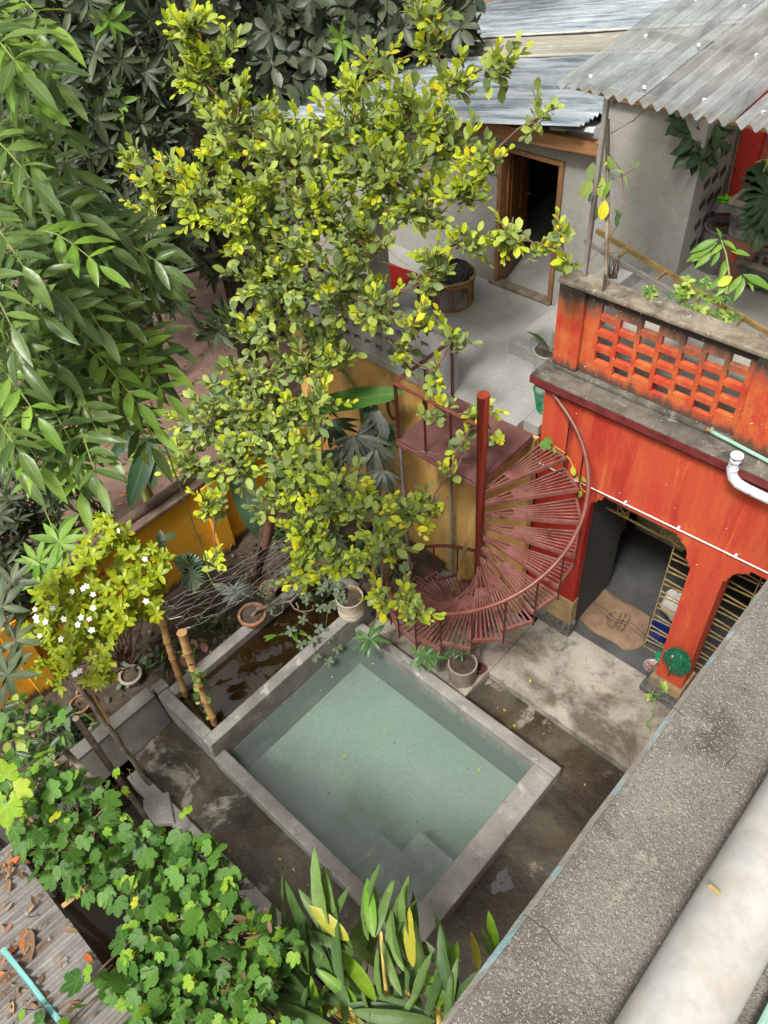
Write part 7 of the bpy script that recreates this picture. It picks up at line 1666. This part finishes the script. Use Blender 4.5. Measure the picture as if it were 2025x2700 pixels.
for (x, y, dx, dy, s, k_) in ((200, 720, -20, 120, .17, 'guava_oldA'), (180, 850, -60, 150, .2, 'guavaA'), (270, 830, 10, 160, .2, 'guavaB'), (345, 870, -50, 130, .18, 'freshA'), (300, 1035, -20, 140, .18, 'guava_newA'), (240, 740, 50, -10, .09, 'guavaA'), (320, 660, 40, 90, .14, 'guavaB'), (380, 780, 60, 20, .1, 'freshB'), (460, 830, 20, 80, .1, 'freshB'), (350, 800, 30, 60, .09, 'sageB'), (210, 930, 30, -20, .08, 'guavaA'), (540, 770, 40, -40, .08, 'freshA'), (380, 1110, 50, 50, .1, 'darkA'), (395, 1150, 10, 80, .12, 'darkA'), (240, 1090, -10, 90, .12, 'darkA'), (200, 960, -20, 60, .1, 'dustyA')):
    p = Wd(*Y5(x, y), 8.8); q = Wd(*Y5(x + dx, y + dy), 8.78); f2.leaf(k_, p, q - p, CAMD + UP * .3, s * 1.05)
f2.finish(pv, 40)
dt = thing('dry_twig_bundle', 'bundle of dry brown twigs tied at the parapet post', 'twigs', tuple(Wy(*Y5(370, 1650), 7.2)))
mb = MB()
for i in range(26):
    p = Wy(*Y5(330 + rr.uniform(0, 70), 1690), 7.2); mb.tube([p, p + V_((rr.uniform(-.08, .08), rr.uniform(-.05, .05), rr.uniform(.15, .32)))], [.005, .003], 4)
o = mb.build('twig_mass', M['bark'], dt); o['kind'] = 'stuff'
# pothos on the stair
ph = thing('pothos_vine', 'variegated pothos vine trailing down the red wall beside the top treads', 'vine', (-3.75, 6.6, 3.6))
pts = [Wy(*R8(a, b), 6.60) for a, b in ((1180, 650), (1290, 730), (1400, 800), (1470, 890), (1500, 960), (1530, 1040), (1590, 1200), (1640, 1240))]
MB().tube(pts, .006, 6).build('vine_stem', M['stem_yellow'], ph, smooth=True)
f2 = Foliage(165)
for (x, y, s, k_) in ((1170, 660, .15, 'vineB'), (1290, 740, .13, 'freshA'), (1490, 950, .11, 'guava_newA'), (1560, 1050, .10, 'freshA'), (1590, 1220, .09, 'guava_newA'), (1600, 1060, .08, 'guava_newB')): f2.leaf(k_, Wy(*R8(x, y), 6.56), V_((.4, -.3, -.7)) + f2.vec(.3), V_((.3, -1, .5)), s * 1.1)
f2.finish(ph, 20)
f2 = Foliage(166); f2.leaf('oleanderA', Vector(TP.location) + V_((0, 0, .4)), Wz(*N1(1390, 1110), 4.5) - Vector(TP.location) - V_((0, 0, .4)), UP, .34); f2.leaf('oleanderB', Vector(TP.location) + V_((.05, 0, .35)), V_((.3, .4, .5)), UP, .3)
lt = thing('rubber_plant', 'single long dark green leaf rising from the terrace pot', 'plant', tuple(Vector(TP.location) + V_((0, 0, .3)))); f2.finish(lt, 5)
MB().tube([Vector(TP.location) + V_((0, 0, .3)), Vector(TP.location) + V_((0, 0, .41))], .008, 6).build('stem', M['stem_green'], lt, smooth=True)
# weeds at the porch edge
it = []
for i, (x, y) in enumerate(((340, 770), (320, 790), (150, 890), (260, 880), (130, 900), (215, 940), (360, 800), (180, 860), (330, 740))): it += rosette(*K2(x, y), dpl(V_((-1.6, 6.3, .5))), 'freshA' if i % 2 else 'guavaA', 3, .065, 500 + i)
for i, (px, py) in enumerate(((1705, 1905), (1720, 1880), (1712, 1920))): it += rosette(px, py, dpl(V_((-1.5, 6.1, .4))), 'freshB', 3, .075, 520 + i)
leafy('porch_weed', 'spindly green weed growing at the porch edge below the red column', 'weed', Wz(*K2(370, 900), ZP), it, 170, 'stem_green', .004)
f2 = Foliage(171)
for (x, y) in ((815, 545), (820, 560)): pass
# dry leaves lying on the shed roof
big = [(45, 340, 'dryA', .16), (75, 487, 'rustA', .11), (95, 630, 'rustA', .2), (130, 665, 'rustA', .22), (200, 615, 'dryA', .14), (355, 530, 'dryA', .12), (70, 810, 'rustB', .18), (520, 715, 'rustA', .12), (65, 160, 'dryA', .16), (30, 200, 'rustB', .16), (170, 710, 'dryB', .26), (325, 970, 'dryA', .2), (705, 850, 'rustA', .16), (20, 720, 'dryA', .16)]
LB = ['curled brown leaf near the top left corner of the shed roof', 'small rust brown leaf lying alone on the grey shed sheet', 'large rust brown leaf right of the teal pipe end, upper of the pair', 'large rust brown leaf right of the teal pipe end, lower of the pair', 'shrivelled brown leaf beside the pair of large leaves', 'dry brown leaf near the eave in the middle of the shed roof', 'brick red leaf in the litter left of the teal pipe', 'small orange leaf at the eave beside the young vine leaves', 'brown leaf under the vine at the upper left of the shed roof', 'dark brown leaf at the left frame edge on the shed roof', 'long dark brown leaf running along a groove by the teal pipe', 'dry leaf at the lower right of the teal pipe', 'crumpled orange leaf at the eave under the lower vine leaves', 'dry leaf just left of the teal pipe end']
for i, (x, y, k_, s) in enumerate(big):
    p = Wz(*N8(x, y), ZS + .05); f2 = Foliage(180 + i); t = thing('fallen_leaf', LB[i], 'leaf', tuple(p), 'large fallen leaves on the shed roof')
    f2.leaf(k_, p, V_((f2.rand(-1, 1), f2.rand(-1, 1), .05)), UP + f2.vec(.25), s); f2.finish(t, 3, 'leaf_blade')
f2 = Foliage(199); rr = f2.rr
for i in range(110):
    x, y = rr.choice([(rr.gauss(60, 60), rr.gauss(820, 110)), (rr.gauss(160, 70), rr.gauss(960, 60)), (rr.gauss(40, 40), rr.gauss(180, 30)), (rr.uniform(-100, 500), rr.uniform(200, 1050))]); p = Wz(*N8(x, y), ZS + .04 + rr.uniform(0, .03))
    if p.y > -.66: continue
    f2.leaf(f2.pick('dry'), p, V_((rr.uniform(-1, 1), rr.uniform(-1, 1), rr.uniform(-.1, .3))), UP + f2.vec(.5), rr.uniform(.05, .12))
ll = bpy.data.objects.new('leaf_litter', None); COL.objects.link(ll); tag(ll, 'small dry leaf litter heaped on the rusty shed roof', 'leaf litter', kind='stuff'); f2.finish(ll, 0, 'leaf', 'litter')

f2 = Foliage(211); rr = f2.rr
for i in range(260):
    x, y = rr.uniform(-14, -8.9), rr.uniform(1.0, 8.5); f2.leaf(f2.pick(rr.choice(['dry', 'dry', 'rust', 'dark'])), (x, y, .40), V_((rr.uniform(-1, 1), rr.uniform(-1, 1), rr.uniform(0, .2))), UP + f2.vec(.3), rr.uniform(.05, .16))
for i in range(70):
    x, y = rr.choice([(rr.uniform(-2.0, -.4), rr.uniform(1.8, 5.2)), (rr.uniform(-6.6, -2.2), rr.uniform(1.0, 1.65)), (rr.uniform(-3.6, -1.2), rr.uniform(4.75, 6.4))]); z = .155 if y > 5.34 and x > -3.7 else .006
    f2.leaf(f2.pick(rr.choice(['dry', 'guava_new', 'dry', 'dark'])), (x, y, z), V_((rr.uniform(-1, 1), rr.uniform(-1, 1), rr.uniform(0, .1))), UP + f2.vec(.15), rr.uniform(.02, .06))
for i in range(46):
    x, y = rr.uniform(-5.6, -2.5), rr.uniform(2.0, 4.4); f2.leaf(f2.pick(rr.choice(['dry', 'dark', 'guava_new'])), (x, y, .106), V_((rr.uniform(-1, 1), rr.uniform(-1, 1), 0)), UP, rr.uniform(.015, .045))
yl = bpy.data.objects.new('yard_litter', None); COL.objects.link(yl); tag(yl, 'scattered small leaf litter on the yard, the courtyard floor and the pool', 'leaf litter', kind='stuff'); f2.finish(yl, 0, 'leaf', 'litter')
